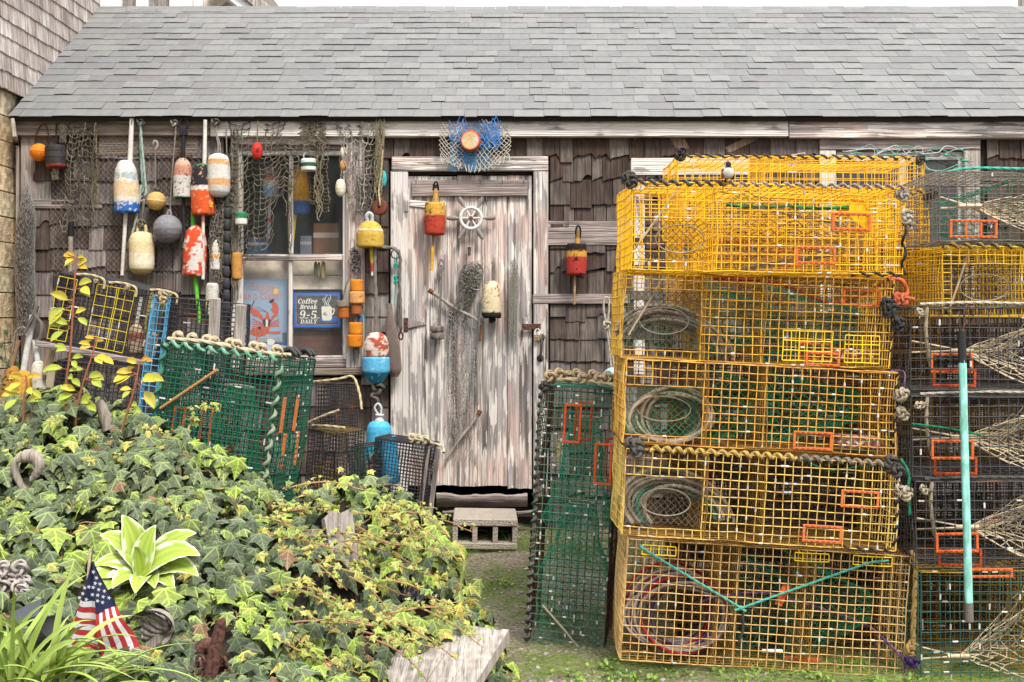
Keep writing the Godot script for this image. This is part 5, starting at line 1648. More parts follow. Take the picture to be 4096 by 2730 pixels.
func right_wall_hangings() -> void:
	R.seed = 400
	var o := float_body("pot_buoy", "black, yellow and red pot buoy hanging on the boards right of the door", "buoy", 2305, 976, 1101, 41, 0.12, -1, "drum", bands([[0.58, col("b03c34")], [0.63, col("c9984a")], [0.76, col("d09c3f")], [0.8, col("6b4a28")], [1.0, col("26201f")]], col("1f1a1a"), 0.07, 0.05, 14.0, 3.0), M.foam)
	stick(o, "handle", 2310, 980, 2313, 918, 0.12, 20, 17, func(t): return col("cf9a48") if t < 0.5 else col("8f7040"), M.paint)
	lrope(o, "cord", pts_at([[2306, 955], [2304, 920], [2313, 903], [2322, 920], [2319, 955]], 0.125), 0.007, col("201d1d"))
	stick(o, "spindle", 2300, 1101, 2297, 1218, 0.12, 11, 9, col("a88a68"), M.paint)
	o = thing("hanging_rope", "cream rope tied in a long loop with a pale teal float at its end", "rope", P(2427, 1300, 0.1))
	lrope(o, "loop", pts_at([[2427, 1300], [2415, 1240], [2418, 1198], [2427, 1190], [2436, 1200], [2436, 1245], [2429, 1300]], 0.1), 0.008, col("c9bfab"))
	lrope(o, "strand", pts_at([[2426, 1310], [2436, 1380], [2446, 1480]], 0.1), 0.0075, col("c4baa8"))
	lrope(o, "strand", pts_at([[2431, 1310], [2446, 1380], [2457, 1480]], 0.1), 0.0075, col("c4baa8"))
	var mb := MB.new()
	knot(mb, Vector3.ZERO, 0.03, 0.009, col("c9bfab"))
	part(o, "knot", mb, M.rope)
	float_body("ball_float", "pale teal ball float at the end of the cream rope loop", "float", 2450, 1470, 1560, 42, 0.13, 0, "ball", bands([[1.0, col("a5d0cc")]], col("c6dcd8"), 0.05), M.paint)
	# string lights over the right window
	o = thing("string_lights", "tangle of white and green string light wire over the right hand window", "string lights", P(3700, 620, 0.1))
	mb = MB.new()
	for q in 7:
		var p := PackedVector3Array()
		for i in 12: p.push_back(P(lerpf(3390, 3880, i / 11.0) + R.randf_range(-25, 25), 612 + 22.0 * sin(i * 1.1 + q) + R.randf_range(-14, 22) + (60.0 if i > 6 and q > 3 else 0.0), 0.09 + R.randf() * 0.03) - o.position)
		mb.tube(curve(p, 5), 0.0032, 5, [col("b9bcc0"), col("c9cbcd"), col("58a88f"), col("9aa0a6"), col("c2c4c6"), col("6fb59d"), col("b0b3b7")][q], false)
	part(o, "wire", mb, M.paint)
	for q in [[3835, 598], [3850, 643], [3782, 622], [3760, 690], [3700, 640], [3815, 700]]:
		mb = MB.new()
		mb.tube(PackedVector3Array([Vector3.ZERO, Vector3(0.028, 0.004, 0)]), PackedFloat32Array([0.008, 0.006]), 7, col("3aa78c"))
		part(o, "bulb_socket", mb, M.paint, Transform3D(Basis.from_euler(Vector3(0, 0, R.randf_range(-0.6, 0.6))), P(q[0], q[1], 0.12) - o.position))


# ---------- wire lobster traps ----------
const RUST := Color(0.27, 0.10, 0.035)
const STACK := "lobster traps stacked beside the shack"

func wires(mb: MB, O: Vector3, U: Vector3, V: Vector3, nu: int, nv: int, o: Dictionary, step: int, clips: bool, cut: Array = []) -> void:
	var N := U.cross(V).normalized()
	var r: float = o.get("r", 0.0023)
	var base: Color = o.col
	var rust: float = o.get("rust", 0.3)
	var wob: float = o.get("wob", 0.009)
	var off: Vector3 = o.off
	var white := col("d6d4d0")
	for dir in 2:
		var A := U if dir == 0 else V; var B := V if dir == 0 else U
		var na := nu if dir == 0 else nv; var nb := nv if dir == 0 else nu
		for j in nb + 1:
			var rng: Array = [[0, na]]
			if cut:
				var lo: int = cut[1] if dir == 0 else cut[0]; var hi: int = cut[3] if dir == 0 else cut[2]
				if j > lo and j < hi:
					rng = [[0, cut[0] if dir == 0 else cut[1]], [cut[2] if dir == 0 else cut[3], na]]
			var tone := R.randf_range(0.82, 1.12)
			for q in rng:
				if q[1] <= q[0]: continue
				var m := maxi(1, int(ceil(float(q[1] - q[0]) / step)))
				var joint: float = o.get("joint", 0.0) if clips else 0.0
				if joint > 0.0: m *= 2
				var pts := PackedVector3Array(); var cc := PackedColorArray()
				for i in m + 1:
					var f: float = (q[0] + float(q[1] - q[0]) * i / m) / na
					var p: Vector3 = O + A * f + B * (float(j) / nb)
					var s := (p + off) * 2.3
					p += N * wob * NA.get_noise_3dv(s) * 2.0 + A.normalized() * 0.0 + B.normalized() * 0.003 * NB.get_noise_3dv(s * 3.0 + Vector3(3, 1, 7))
					pts.push_back(p)
					var w := NA.get_noise_3dv((p + off) * 7.0) * 0.7 + NB.get_noise_3dv((p + off) * 45.0) * 0.5
					var k: float = smoothstep(0.45 - rust, 0.8 - rust, w)
					if joint > 0.0: k = k * 0.8 if i % 2 == 1 else maxf(k, joint * R.randf())     # rust gathers where the wires are welded
					cc.push_back(Color(base.r * tone, base.g * tone, base.b * tone).lerp(RUST, k * 0.85))
				mb.tube(pts, r * (1.0 if dir == 0 else 0.97), 4, cc, false)
				if clips:
					var pr: float = o.get("clip", 0.06) * (0.45 if joint > 0.0 else 1.0)
					for i in m:
						if R.randf() < pr:
							var a := pts[i].lerp(pts[i + 1], 0.1 if joint > 0.0 else 0.22); var b := pts[i].lerp(pts[i + 1], 0.95 if joint > 0.0 else 0.78)
							mb.tube(PackedVector3Array([a, b]), r * 1.75, 5, white * R.randf_range(0.5, 0.95), true)

func trap(o: Dictionary) -> Node3D:
	R.seed = hash(o.label)
	o.off = Vector3(R.randf_range(-50, 50), R.randf_range(-50, 50), R.randf_range(-50, 50))
	var t := thing(o.get("called", "lobster_trap"), o.label, "lobster trap", Vector3.ZERO, o.get("group", STACK))
	var e: Vector3 = o.get("rot", Vector3.ZERO)
	t.basis = Basis.from_euler(e * PI / 180.0)
	var w: float = o.w; var h: float = o.h; var d: float = o.d
	if o.has("pos"): t.position = o.pos
	else: t.position = P(o.tl.x, o.tl.y, o.zf) - t.basis * Vector3(-w / 2, h, d / 2)
	var c: float = o.get("cell", 0.0381)
	var nx := maxi(2, int(round(w / c))); var ny := maxi(2, int(round(h / c))); var nz := maxi(2, int(round(d / c)))
	var st: int = o.get("step", 1); var bs: int = o.get("coarse", 4)
	var cl: bool = o.get("clip", 0.06) > 0.0
	var X := Vector3(w, 0, 0); var Y := Vector3(0, h, 0); var Z := Vector3(0, 0, d)
	var o2 := o
	if o.has("col2"): o2 = o.duplicate(); o2.col = o.col2
	var b := MB.new()
	wires(b, Vector3(-w / 2, 0, d / 2), X, Y, nx, ny, o, st, cl, o.get("cut", []))
	part(t, "front_panel", b, M.wire)
	b = MB.new(); wires(b, Vector3(w / 2, 0, -d / 2), -X, Y, nx, ny, o2, bs, false); part(t, "back_panel", b, M.wire)
	b = MB.new(); wires(b, Vector3(-w / 2, h, d / 2), X, -Z, nx, nz, o2, bs, false); part(t, "top_panel", b, M.wire)
	b = MB.new(); wires(b, Vector3(-w / 2, 0, -d / 2), X, Z, nx, nz, o2, bs, false); part(t, "bottom_panel", b, M.wire)
	var oe := o
	if o.has("endcol"): oe = o.duplicate(); oe.col = o.endcol
	b = MB.new(); wires(b, Vector3(-w / 2, 0, -d / 2), Z, Y, nz, ny, oe, maxi(1, bs / 2), o.get("end_clips", false)); part(t, "end_panel", b, M.wire)
	b = MB.new(); wires(b, Vector3(w / 2, 0, d / 2), -Z, Y, nz, ny, oe, maxi(1, bs / 2), o.get("end_clips", false)); part(t, "end_panel", b, M.wire)
	if o.has("div"):
		for x in o.div:
			b = MB.new(); wires(b, Vector3(-w / 2 + x, 0, -d / 2), Z, Y, nz, ny, o2, bs, false); part(t, "divider", b, M.wire)
	return t

func vent(t: Node3D, x: float, y: float, z: float, w: float, h: float, c: Color, yaw := 0.0, bars := 0) -> void:   # moulded escape vent frame
	var b := MB.new()
	var k := 0.0115
	for q in [[0, h / 2, w, k], [0, -h / 2, w, k]]: b.box(Vector3(q[0], q[1], 0), Vector3(q[2] + k, q[3], 0.008), c, Basis(), 0.002)
	for q in [-w / 2, w / 2]: b.box(Vector3(q, 0, 0), Vector3(k, h - k, 0.008), c, Basis(), 0.002)
	for i in bars: b.box(Vector3(-w / 2 + w * (i + 1) / (bars + 1), 0, 0.0), Vector3(0.01, h - k, 0.007), c, Basis(), 0.002)
	var dk := c * 0.45
	if w > h:
		for i in int(w / 0.024):
			for s in [-1, 1]: b.box(Vector3(-w / 2 + 0.012 + i * 0.024, s * h / 2, 0.0042), Vector3(0.014, 0.004, 0.001), Color(dk.r, dk.g, dk.b))
	part(t, "escape_vent", b, M.paint, Transform3D(Basis.from_euler(Vector3(0, yaw, R.randf_range(-0.015, 0.015))), Vector3(x, y, z)))

# funnel of netting from a frame x0 (filling the section) to a small hoop at x1
func funnel(t: Node3D, x0: float, x1: float, h: float, d: float, c: Color, yc := 0.5, nu := 26, nv := 13, r := 0.0014, hoop := 0.075) -> void:
	var b := MB.new()
	net_diamond(b, func(u, v):
		var a: float = u * TAU
		var sq := maxf(absf(cos(a)), absf(sin(a)))
		var p0 := Vector3(x0, h * 0.5 + sin(a) / sq * h * 0.47, cos(a) / sq * d * 0.47)
		var p1 := Vector3(x1, h * yc + sin(a) * hoop, cos(a) * hoop)
		var p := p0.lerp(p1, v)
		p += Vector3(0, 0.02 * sin(v * PI) * sin(a * 3.0), 0.01 * sin(a * 5.0 + v * 4.0))
		return p, nu, nv, r, c, 0.15)
	var o := part(t, "netting_head", b, M.twine)
	o.set_meta("kind", "stuff")

# netting that fills a cut in the front and runs in to a wire hoop
func entry(t: Node3D, x0: float, x1: float, y0: float, y1: float, z: float, hx: float, hy: float, rx: float, ry: float, deep: float, c: Color, hoopc: Color) -> void:
	var b := MB.new()
	net_diamond(b, func(u, v):
		var p := Vector3(lerpf(x0, x1, u), lerpf(y0, y1, v), z)
		var e := Vector2((p.x - hx) / (rx * 2.0), (p.y - hy) / (ry * 2.6)).length()
		return p + Vector3(0, 0, -deep * smoothstep(1.5, 0.3, e)), int((x1 - x0) / 0.029), int((y1 - y0) / 0.015), 0.0013, c, 0.15)
	var o := part(t, "entry_netting", b, M.twine)
	o.set_meta("kind", "stuff")
	b = MB.new()
	var p := PackedVector3Array()
	for i in 31: p.push_back(Vector3(hx + cos(TAU * i / 30.0) * (rx + 0.02), hy + sin(TAU * i / 30.0) * (ry + 0.01), z - deep * 0.8))
	b.tube(p, 0.0032, 5, hoopc, false)
	part(t, "hoop", b, M.paint)

func edge_rope(t: Node3D, a: Vector3, b: Vector3, r: float, c: Color, c2 := Color(0, 0, 0, 0), turns := 0.0) -> void:   # rope wound round an edge wire
	var L := a.distance_to(b)
	var n := (turns if turns > 0.0 else L / 0.075) * 1.35
	var dir := (b - a).normalized()
	var u := dir.cross(Vector3(0.2, 1, 0.3) if absf(dir.y) < 0.8 else Vector3(1, 0.1, 0.3)).normalized()
	var w := dir.cross(u)
	var p := PackedVector3Array()
	var m := int(n * 8)
	for i in m + 1:
		var an := TAU * n * i / m
		var rr := r * (0.95 + 0.25 * NA.get_noise_1d(i * 0.3))
		p.push_back(a.lerp(b, float(i) / m) + (u * cos(an) + w * sin(an)) * rr)
	var mb := MB.new()
	mb.rope(p, r * 0.85, c, c2, r * 4.0)
	part(t, "edge_rope", mb, M.rope)

func tie(t: Node3D, at: Vector3, size: float, c: Color, n := 3) -> void:       # knotted rope ends
	var b := MB.new()
	size *= 0.72
	for i in 26:          # frayed ends
		var a := at + Vector3(R.randf_range(-1, 1), R.randf_range(-1, 1), R.randf_range(0, 1)) * size * 0.6
		var e := a + Vector3(R.randf_range(-1, 1), R.randf_range(-1.6, 0.8), R.randf_range(-0.2, 1)) * size * 0.8
		b.strand(a, e, 0.0016, c * R.randf_range(0.6, 1.2))
	for i in n: knot(b, at + Vector3(R.randf_range(-1, 1), R.randf_range(-1.4, 1.0), R.randf_range(-0.5, 1)) * size * 0.7, size, size * 0.32, c * R.randf_range(0.75, 1.1))
	part(t, "knot", b, M.rope)

func rod(t: Node3D, called: String, a: Vector3, b: Vector3, r: float, c: Color) -> void:
	var mb := MB.new()
	mb.tube(PackedVector3Array([a, a.lerp(b, 0.5) + Vector3(0.002, 0.002, 0), b]), r, 6, c)
	part(t, called, mb, M.foam)

# a coil of line lying or standing inside a trap
func coil(label: String, at: Vector3, rx: float, ry: float, n: int, r: float, cols: Array, tilt: Vector3, depth := 0.12, arc := TAU) -> Node3D:
	R.seed = hash(label)
	var t := thing("rope_coil", label, "rope", at, "coils of rope stowed in the traps")
	t.basis = Basis.from_euler(tilt)
	for k in n:
		var p := PackedVector3Array()
		var ax := rx * R.randf_range(0.62, 1.0); var ay := ry * R.randf_range(0.62, 1.0)
		var ph := R.randf() * TAU; var zz := R.randf_range(-0.5, 0.5) * depth
		var cx := R.randf_range(-0.03, 0.03) * rx * 4.0
		for i in 33:
			var a := arc * i / 32.0 + (0.0 if arc < 6.0 else ph)
			p.push_back(Vector3(cx + cos(a) * ax, sin(a) * ay + (ry - ay) * -0.4, zz + 0.02 * sin(a * 2.0 + ph)))
		var b := MB.new()
		b.rope(p, r * R.randf_range(0.85, 1.1), cols[k % cols.size()], Color(0, 0, 0, 0), r * 8.0)
		part(t, "turn", b, M.rope)
	return t


func yellow_stacks() -> void:
	var Y1 := col("efba22"); var Y2 := col("e2b445"); var Y3 := col("dead50"); var Y5 := col("dcb878")
	var orange := col("dc7038")
	var D := 0.53
	# third row, nearest the wall; only its top trap shows
	var dz := CAM_Z - FOCAL * 1.19 / 978.0
	var t := trap({"label": "bright yellow trap at the top of the row nearest the shack wall", "w": 1.19, "h": 0.38, "d": D, "col": Y1, "rust": 0.12, "tl": Vector2(2712, 622), "zf": dz, "rot": Vector3(0, 0, -0.6), "step": 2, "clip": 0.05, "div": [0.45]})
	edge_rope(t, Vector3(-0.6, 0.38, D / 2), Vector3(0.6, 0.38, D / 2), 0.008, col("4d4a48"), col("67635e"), 16.0)
	tie(t, Vector3(-0.59, 0.39, D / 2), 0.03, col("4d4a48")); tie(t, Vector3(0.59, 0.37, D / 2), 0.03, col("5d5852"))
	rod(t, "bungee", Vector3(-0.08, 0.385, D / 2 - 0.1), Vector3(0.02, 0.395, D / 2 + 0.01), 0.005, col("d3b0a4"))
	var base := t.position
	var lower := ["trap under the bright yellow one in the row nearest the wall, second down", "trap third from the top in the row nearest the shack wall", "trap fourth from the top in the row nearest the shack wall", "trap fifth from the top in the row nearest the shack wall", "trap at the foot of the row nearest the shack wall"]
	for i in 5:
		trap({"label": "wire " + lower[i], "w": 1.19, "h": 0.385, "d": D, "col": [Y3, col("3a3736"), col("6b5a2c"), col("35322f"), col("3f3a33")][i], "rust": 0.4, "pos": base + Vector3([0.02, -0.03, 0.03, 0.0, 0.02][i], -0.395 * (i + 1), [0.0, 0.02, -0.02, 0.01, 0.0][i]), "step": 4, "clip": 0.0})  # lower traps mostly in dark tones, standing in for shade behind the stacks
	# second row
	var bz := 2.08
	t = trap({"label": "yellow trap topping the second row, its right end showing past the front stack", "w": 1.19, "h": 0.38, "d": 0.4, "col": Y1, "rust": 0.15, "tl": Vector2(2722, 766), "zf": bz, "rot": Vector3(0, 0, -0.4), "step": 2, "clip": 0.06, "div": [0.5, 0.8]})
	edge_rope(t, Vector3(-0.6, 0.38, 0.2), Vector3(0.6, 0.38, 0.2), 0.009, col("55504b"), col("c9a53a"), 16.0)
	tie(t, Vector3(0.6, 0.37, 0.2), 0.032, col("5d5852"))
	vent(t, -0.35, 0.1, 0.2, 0.2, 0.08, orange)
	base = t.position
	var second := ["second trap down", "third trap down", "fourth trap down", "fifth trap down", "lowest trap"]
	for i in 5:
		var q := trap({"label": "rusty dark %s of the second row, behind the front stack" % second[i], "w": 1.19, "h": 0.38, "d": 0.4, "col": [col("b98a2c"), col("7d6430"), col("5a4a2a"), col("4a3f30"), col("7d6436")][i], "rust": 0.45, "pos": base + Vector3([0.05, 0.02, 0.0, 0.04, 0.05][i], -0.387 * (i + 1) + 0.005, 0), "step": 3, "clip": 0.03, "div": [0.5]})  # dark wire tones put in for shade behind the front stack, besides rust
		funnel(q, 0.1, 0.5, 0.37, 0.4, col("2a5c48"), 0.5, 20, 9)
	# front stack, from the top
	var grey := col("55514d"); var tan := col("b39c86")
	t = trap({"label": "top trap of the front yellow stack, dark rope wound on its upper edge", "w": 1.16, "h": 0.372, "d": D, "col": Y1, "r": 0.0027, "rust": 0.16, "tl": Vector2(2528, 728), "joint": 1.0, "zf": 2.71, "rot": Vector3(0, 0.5, -1.0), "cut": [1, 1, 9, 6], "clip": 0.10, "div": [0.36], "wob": 0.009})
	edge_rope(t, Vector3(-0.58, 0.372, D / 2), Vector3(-0.2, 0.372, D / 2), 0.010, grey, col("6e6a66"), 6.0)
	edge_rope(t, Vector3(-0.2, 0.372, D / 2), Vector3(0.58, 0.37, D / 2), 0.008, col("b5a297"), col("857d86"), 12.0)
	edge_rope(t, Vector3(0.58, 0.26, D / 2 + 0.004), Vector3(0.58, 0.0, D / 2 + 0.004), 0.008, col("2b292b"), col("3a373a"), 2.0)
	edge_rope(t, Vector3(0.572, 0.0, D / 2), Vector3(0.36, -0.002, D / 2), 0.008, col("322f30"), col("4a4542"), 2.5)
	tie(t, Vector3(-0.59, 0.385, D / 2), 0.034, grey, 4); tie(t, Vector3(0.572, 0.35, D / 2), 0.03, col("b3a69b"), 3); tie(t, Vector3(0.59, 0.25, D / 2 + 0.01), 0.03, col("c9bfae"), 4); tie(t, Vector3(0.6, 0.2, D / 2), 0.025, col("bfb39c"), 2)
	entry(t, -0.557, -0.25, 0.04, 0.225, D / 2, -0.36, 0.14, 0.085, 0.05, 0.1, col("4a4744"), col("a8997f"))
	funnel(t, -0.1, 0.4, 0.36, D, col("5b5247"), 0.45, 26, 14)
	rod(t, "stick", Vector3(-0.56, 0.09, D / 2 - 0.03), Vector3(-0.37, 0.36, D / 2 - 0.06), 0.0055, col("cbb48d"))
	vent(t, 0.355, 0.22, D / 2, 0.155, 0.065, orange); vent(t, 0.205, 0.075, D / 2 + 0.002, 0.16, 0.065, orange)
	vent(t, 0.2, 0.09, -D / 2, 0.16, 0.065, orange)
	for q in [[0.02, 0.335], [0.3, 0.335]]:
		var gb := MB.new()
		gb.rope(curve(PackedVector3Array([Vector3(q[0] - 0.1, q[1], -D / 2 + 0.03), Vector3(q[0] + 0.05, q[1] - 0.01, -D / 2 + 0.04), Vector3(q[0] + 0.2, q[1], -D / 2 + 0.03)])), 0.009, col("2f9a55"), col("256f45"))
		part(t, "lacing_rope", gb, M.rope)
	# corner gussets of yellow sheet, seen through the mesh
	var gs := MB.new()
	gs.slab(PackedVector2Array([Vector2(0.42, 0.36), Vector2(0.59, 0.36), Vector2(0.59, 0.22)]), -D / 2 + 0.02, -D / 2 + 0.026, col("e8b818"))
	part(t, "gusset", gs, M.wire)
	gs = MB.new()
	gs.slab(PackedVector2Array([Vector2(-0.05, 0.37), Vector2(0.1, 0.37), Vector2(0.02, 0.29)]), -D / 2 + 0.02, -D / 2 + 0.026, col("e8b818"))
	part(t, "gusset", gs, M.wire)
	var top := t
	t = trap({"label": "second trap of the front yellow stack with a pale rope coil in its left end", "w": 1.18, "h": 0.388, "d": D, "col": Y2, "col2": col("a8802c"), "rust": 0.4, "r": 0.0027, "tl": Vector2(2500, 1078), "joint": 1.0, "zf": 2.55, "rot": Vector3(0, 0, -2.3), "cut": [0, 1, 9, 8], "clip": 0.05, "div": [0.36, 0.62]})  # col2 dulls the inner panels: shade inside the trap, with some rust
	entry(t, -0.585, -0.25, 0.045, 0.3, D / 2, -0.4, 0.17, 0.09, 0.05, 0.1, col("1f6f6a"), col("8a8f80"))
	funnel(t, -0.22, 0.12, 0.37, D, col("1e7a5c"), 0.5); funnel(t, 0.04, 0.52, 0.37, D, col("1e7a66"), 0.5)
	vent(t, 0.45, 0.305, D / 2, 0.155, 0.065, orange); vent(t, 0.26, 0.06, D / 2 - 0.01, 0.14, 0.07, orange); vent(t, 0.29, 0.03, D / 2 + 0.003, 0.14, 0.05, orange)
	for q in [[0.2, 0.02, 0.215, 0.13, 6, 3], [0.44, 0.02, 0.15, 0.12, 4, 3]]:       # doors of newer bright wire
		var gb := MB.new()
		wires(gb, Vector3(q[0] - q[2] / 2 + 0.02, q[1], D / 2 + 0.008), Vector3(q[2], 0, 0), Vector3(0, q[3], 0), q[4], q[5], {"col": col("f2d51f"), "rust": 0.0, "off": Vector3.ONE, "r": 0.0028}, 1, false)
		part(t, "patch_panel", gb, M.wire)
	ballast(t, Vector3(0.43, 0.05, D / 2 - 0.06))
	rod(t, "stick", Vector3(-0.56, 0.1, D / 2 - 0.03), Vector3(-0.4, 0.38, D / 2 - 0.08), 0.005, col("b9ab90"))
	var orp := MB.new()
	orp.rope(curve(PackedVector3Array([Vector3(-0.17, 0.37, 0.1), Vector3(0.1, 0.36, 0.15), Vector3(0.32, 0.28, 0.2), Vector3(0.45, 0.31, 0.2), Vector3(0.55, 0.37, 0.2)])), 0.007, col("b5432c"))
	orp.rope(curve(PackedVector3Array([Vector3(0.56, 0.39, 0.27), Vector3(0.63, 0.39, 0.24), Vector3(0.66, 0.34, 0.23), Vector3(0.62, 0.29, 0.27), Vector3(0.59, 0.33, 0.28), Vector3(0.66, 0.31, 0.26), Vector3(0.7, 0.31, 0.2)])), 0.0105, col("df7250"))
	part(t, "orange_rope", orp, M.rope)
	tie(t, Vector3(0.62, 0.3, D / 2), 0.032, col("df7a58"), 4); tie(t, Vector3(0.57, 0.27, D / 2 + 0.02), 0.036, col("4b4a4b"), 4); tie(t, Vector3(0.6, 0.2, D / 2 + 0.02), 0.03, col("4b4a4b"), 4)
	edge_rope(t, Vector3(0.59, 0.37, D / 2), Vector3(0.59, 0.05, D / 2), 0.005, col("3a3735"), col("4a4745"), 5.0)
	coil("sheaf of pale rope inside the second trap of the front yellow stack", t.transform * Vector3(-0.33, 0.06, 0.08), 0.27, 0.19, 20, 0.0088, [col("b39c86"), col("c4b09a"), col("a58d78"), col("cdbda8"), col("bb988f")], Vector3(-0.3, 0.15, -0.25), 0.16, PI * 0.95)
	t = trap({"label": "third trap of the front yellow stack with green netting and coiled rope", "w": 1.185, "h": 0.365, "d": D, "col": Y3, "col2": col("9c7230"), "rust": 0.38, "r": 0.0027, "tl": Vector2(2507, 1437), "joint": 1.0, "zf": 2.57, "rot": Vector3(0, 0, -2.9), "cut": [0, 1, 9, 7], "clip": 0.05, "div": [0.36, 0.62]})  # inner panels again darkened by col2, part rust, part painted shade
	entry(t, -0.585, -0.25, 0.04, 0.265, D / 2, -0.41, 0.15, 0.1, 0.045, 0.1, col("1f9068"), col("8d8470"))
	funnel(t, -0.2, 0.13, 0.35, D, col("188058"), 0.5); funnel(t, 0.02, 0.5, 0.35, D, col("15855e"), 0.55, 28, 18)
	vent(t, 0.235, 0.05, D / 2 + 0.003, 0.16, 0.07, orange)
	var gb2 := MB.new()
	wires(gb2, Vector3(0.36, 0.02, D / 2 + 0.006), Vector3(0.2, 0, 0), Vector3(0, 0.09, 0), 5, 2, {"col": col("2f6b4d"), "rust": 0.1, "off": Vector3(4, 4, 4), "clip": 0.3}, 1, true)
	part(t, "patch_panel", gb2, M.wire)
	ballast(t, Vector3(0.45, 0.05, D / 2 - 0.07))
	tie(t, Vector3(0.6, 0.27, D / 2), 0.035, col("bfb399"), 4); tie(t, Vector3(0.62, 0.19, D / 2), 0.03, col("b3a78c"), 4)
	edge_rope(t, Vector3(0.592, 0.36, D / 2), Vector3(0.59, 0.02, D / 2), 0.006, col("2c2a2b"), col("3d3a3a"), 5.0)
	var pu := MB.new()
	pu.rope(curve(PackedVector3Array([Vector3(0.56, 0.372, 0.26), Vector3(0.62, 0.37, 0.25), Vector3(0.625, 0.32, 0.26), Vector3(0.62, 0.28, 0.26)])), 0.005, col("5d4a6e"), col("8d6a8a"))
	part(t, "purple_rope", pu, M.rope)
	coil("thick bundle of brown rope inside the third trap of the front yellow stack", t.transform * Vector3(-0.38, 0.11, 0.09), 0.22, 0.15, 22, 0.0088, [col("b39d88"), col("a08a75"), col("c2ae98"), col("94827d"), col("aa917c")], Vector3(-0.25, 0.1, 0.1), 0.2)
	t = trap({"label": "fourth trap of the front yellow stack, frayed yellow rope along its top edge", "w": 1.19, "h": 0.376, "d": D, "col": col("e0c168"), "col2": col("8f6c30"), "rust": 0.38, "r": 0.0027, "tl": Vector2(2506, 1794), "joint": 1.0, "zf": 2.59, "rot": Vector3(0, 0, -3.4), "cut": [0, 1, 9, 7], "clip": 0.10, "div": [0.36, 0.62]})  # col2: shade among the inner wires laid into their colour, plus rust
	edge_rope(t, Vector3(-0.5, 0.38, D / 2), Vector3(0.15, 0.38, D / 2), 0.011, col("d3b264"), col("c0a25c"), 10.0)
	edge_rope(t, Vector3(0.15, 0.38, D / 2), Vector3(0.58, 0.375, D / 2), 0.011, col("9f968a"), col("857d74"), 7.0)
	tie(t, Vector3(-0.56, 0.38, D / 2), 0.04, col("66635f"), 5); tie(t, Vector3(0.57, 0.37, D / 2), 0.04, col("5f5b56"), 5); tie(t, Vector3(0.615, 0.26, D / 2), 0.034, col("c9bda4"), 4)
	entry(t, -0.585, -0.25, 0.045, 0.26, D / 2, -0.4, 0.14, 0.09, 0.05, 0.1, col("77736c"), col("9a9080"))
	funnel(t, -0.2, 0.13, 0.36, D, col("37332f"), 0.5); funnel(t, 0.02, 0.5, 0.36, D, col("37332f"), 0.5)
	vent(t, 0.43, 0.215, D / 2 + 0.003, 0.155, 0.065, col("df7748")); vent(t, 0.275, 0.055, D / 2 + 0.003, 0.16, 0.065, col("df7748"))
	edge_rope(t, Vector3(0.594, 0.33, D / 2), Vector3(0.594, 0.02, D / 2), 0.008, col("3a3736"), col("4a4644"), 4.0)
	edge_rope(t, Vector3(0.592, 0.0, D / 2), Vector3(0.36, 0.0, D / 2), 0.008, col("3a3736"), col("4a4644"), 3.0)
	var grn := MB.new()
	grn.rope(curve(PackedVector3Array([Vector3(0.6, 0.4, 0.25), Vector3(0.635, 0.34, 0.26), Vector3(0.64, 0.25, 0.26), Vector3(0.655, 0.16, 0.25)])), 0.0075, col("2f8a68"))
	grn.rope(curve(PackedVector3Array([Vector3(0.18, 0.375, 0.2), Vector3(0.28, 0.33, 0.22), Vector3(0.4, 0.34, 0.2), Vector3(0.5, 0.37, 0.18)])), 0.006, col("2f7d5a"))
	part(t, "green_rope", grn, M.rope)
	coil("heavy grey brown rope coil inside the fourth trap of the front yellow stack", t.transform * Vector3(-0.33, 0.10, 0.08), 0.25, 0.17, 22, 0.0088, [col("b8aa94"), col("a39580"), col("c9bba7"), col("3f8d72"), col("ad9e8a"), col("9a8b78")], Vector3(-0.35, 0.1, -0.25), 0.18, PI * 1.25)
	# bottom trap lies on its side
	t = trap({"label": "bottom trap of the front yellow stack lying on its side with teal cord across it", "w": 1.257, "h": 0.538, "d": 0.4, "col": Y5, "col2": col("a0783a"), "rust": 0.3, "r": 0.0027, "tl": Vector2(2513, 2157), "joint": 1.0, "zf": 2.47, "rot": Vector3(0, 0, -3.6), "clip": 0.03, "div": [0.42, 0.5, 0.8, 0.84], "wob": 0.004})  # darker col2 behind the front: painted inner shade beside real rust
	funnel(t, -0.15, 0.2, 0.52, 0.4, col("246b50"), 0.5); funnel(t, 0.1, 0.52, 0.52, 0.4, col("1d7a58"), 0.5, 28, 18)
	var tc := MB.new()
	tc.rope(curve(PackedVector3Array([Vector3(-0.56, 0.51, 0.21), Vector3(-0.54, 0.49, 0.212), Vector3(-0.12, 0.27, 0.214), Vector3(-0.115, 0.265, 0.214), Vector3(-0.1, 0.27, 0.214), Vector3(0.38, 0.475, 0.212), Vector3(0.46, 0.505, 0.21), Vector3(0.53, 0.515, 0.208)]), 6), 0.006, col("5fbcaa"))
	part(t, "teal_cord", tc, M.rope)
	var ppl := MB.new()
	ppl.rope(curve(PackedVector3Array([Vector3(-0.28, 0.27, 0.16), Vector3(-0.18, 0.31, 0.18), Vector3(0.0, 0.33, 0.18), Vector3(0.2, 0.29, 0.18), Vector3(0.45, 0.22, 0.18), Vector3(0.55, 0.15, 0.2), Vector3(0.62, 0.08, 0.22), Vector3(0.64, 0.0, 0.23), Vector3(0.7, -0.07, 0.25)])), 0.0065, col("5a4378"), col("8a5a6a"))
	part(t, "purple_rope", ppl, M.rope)
	var tn := MB.new()
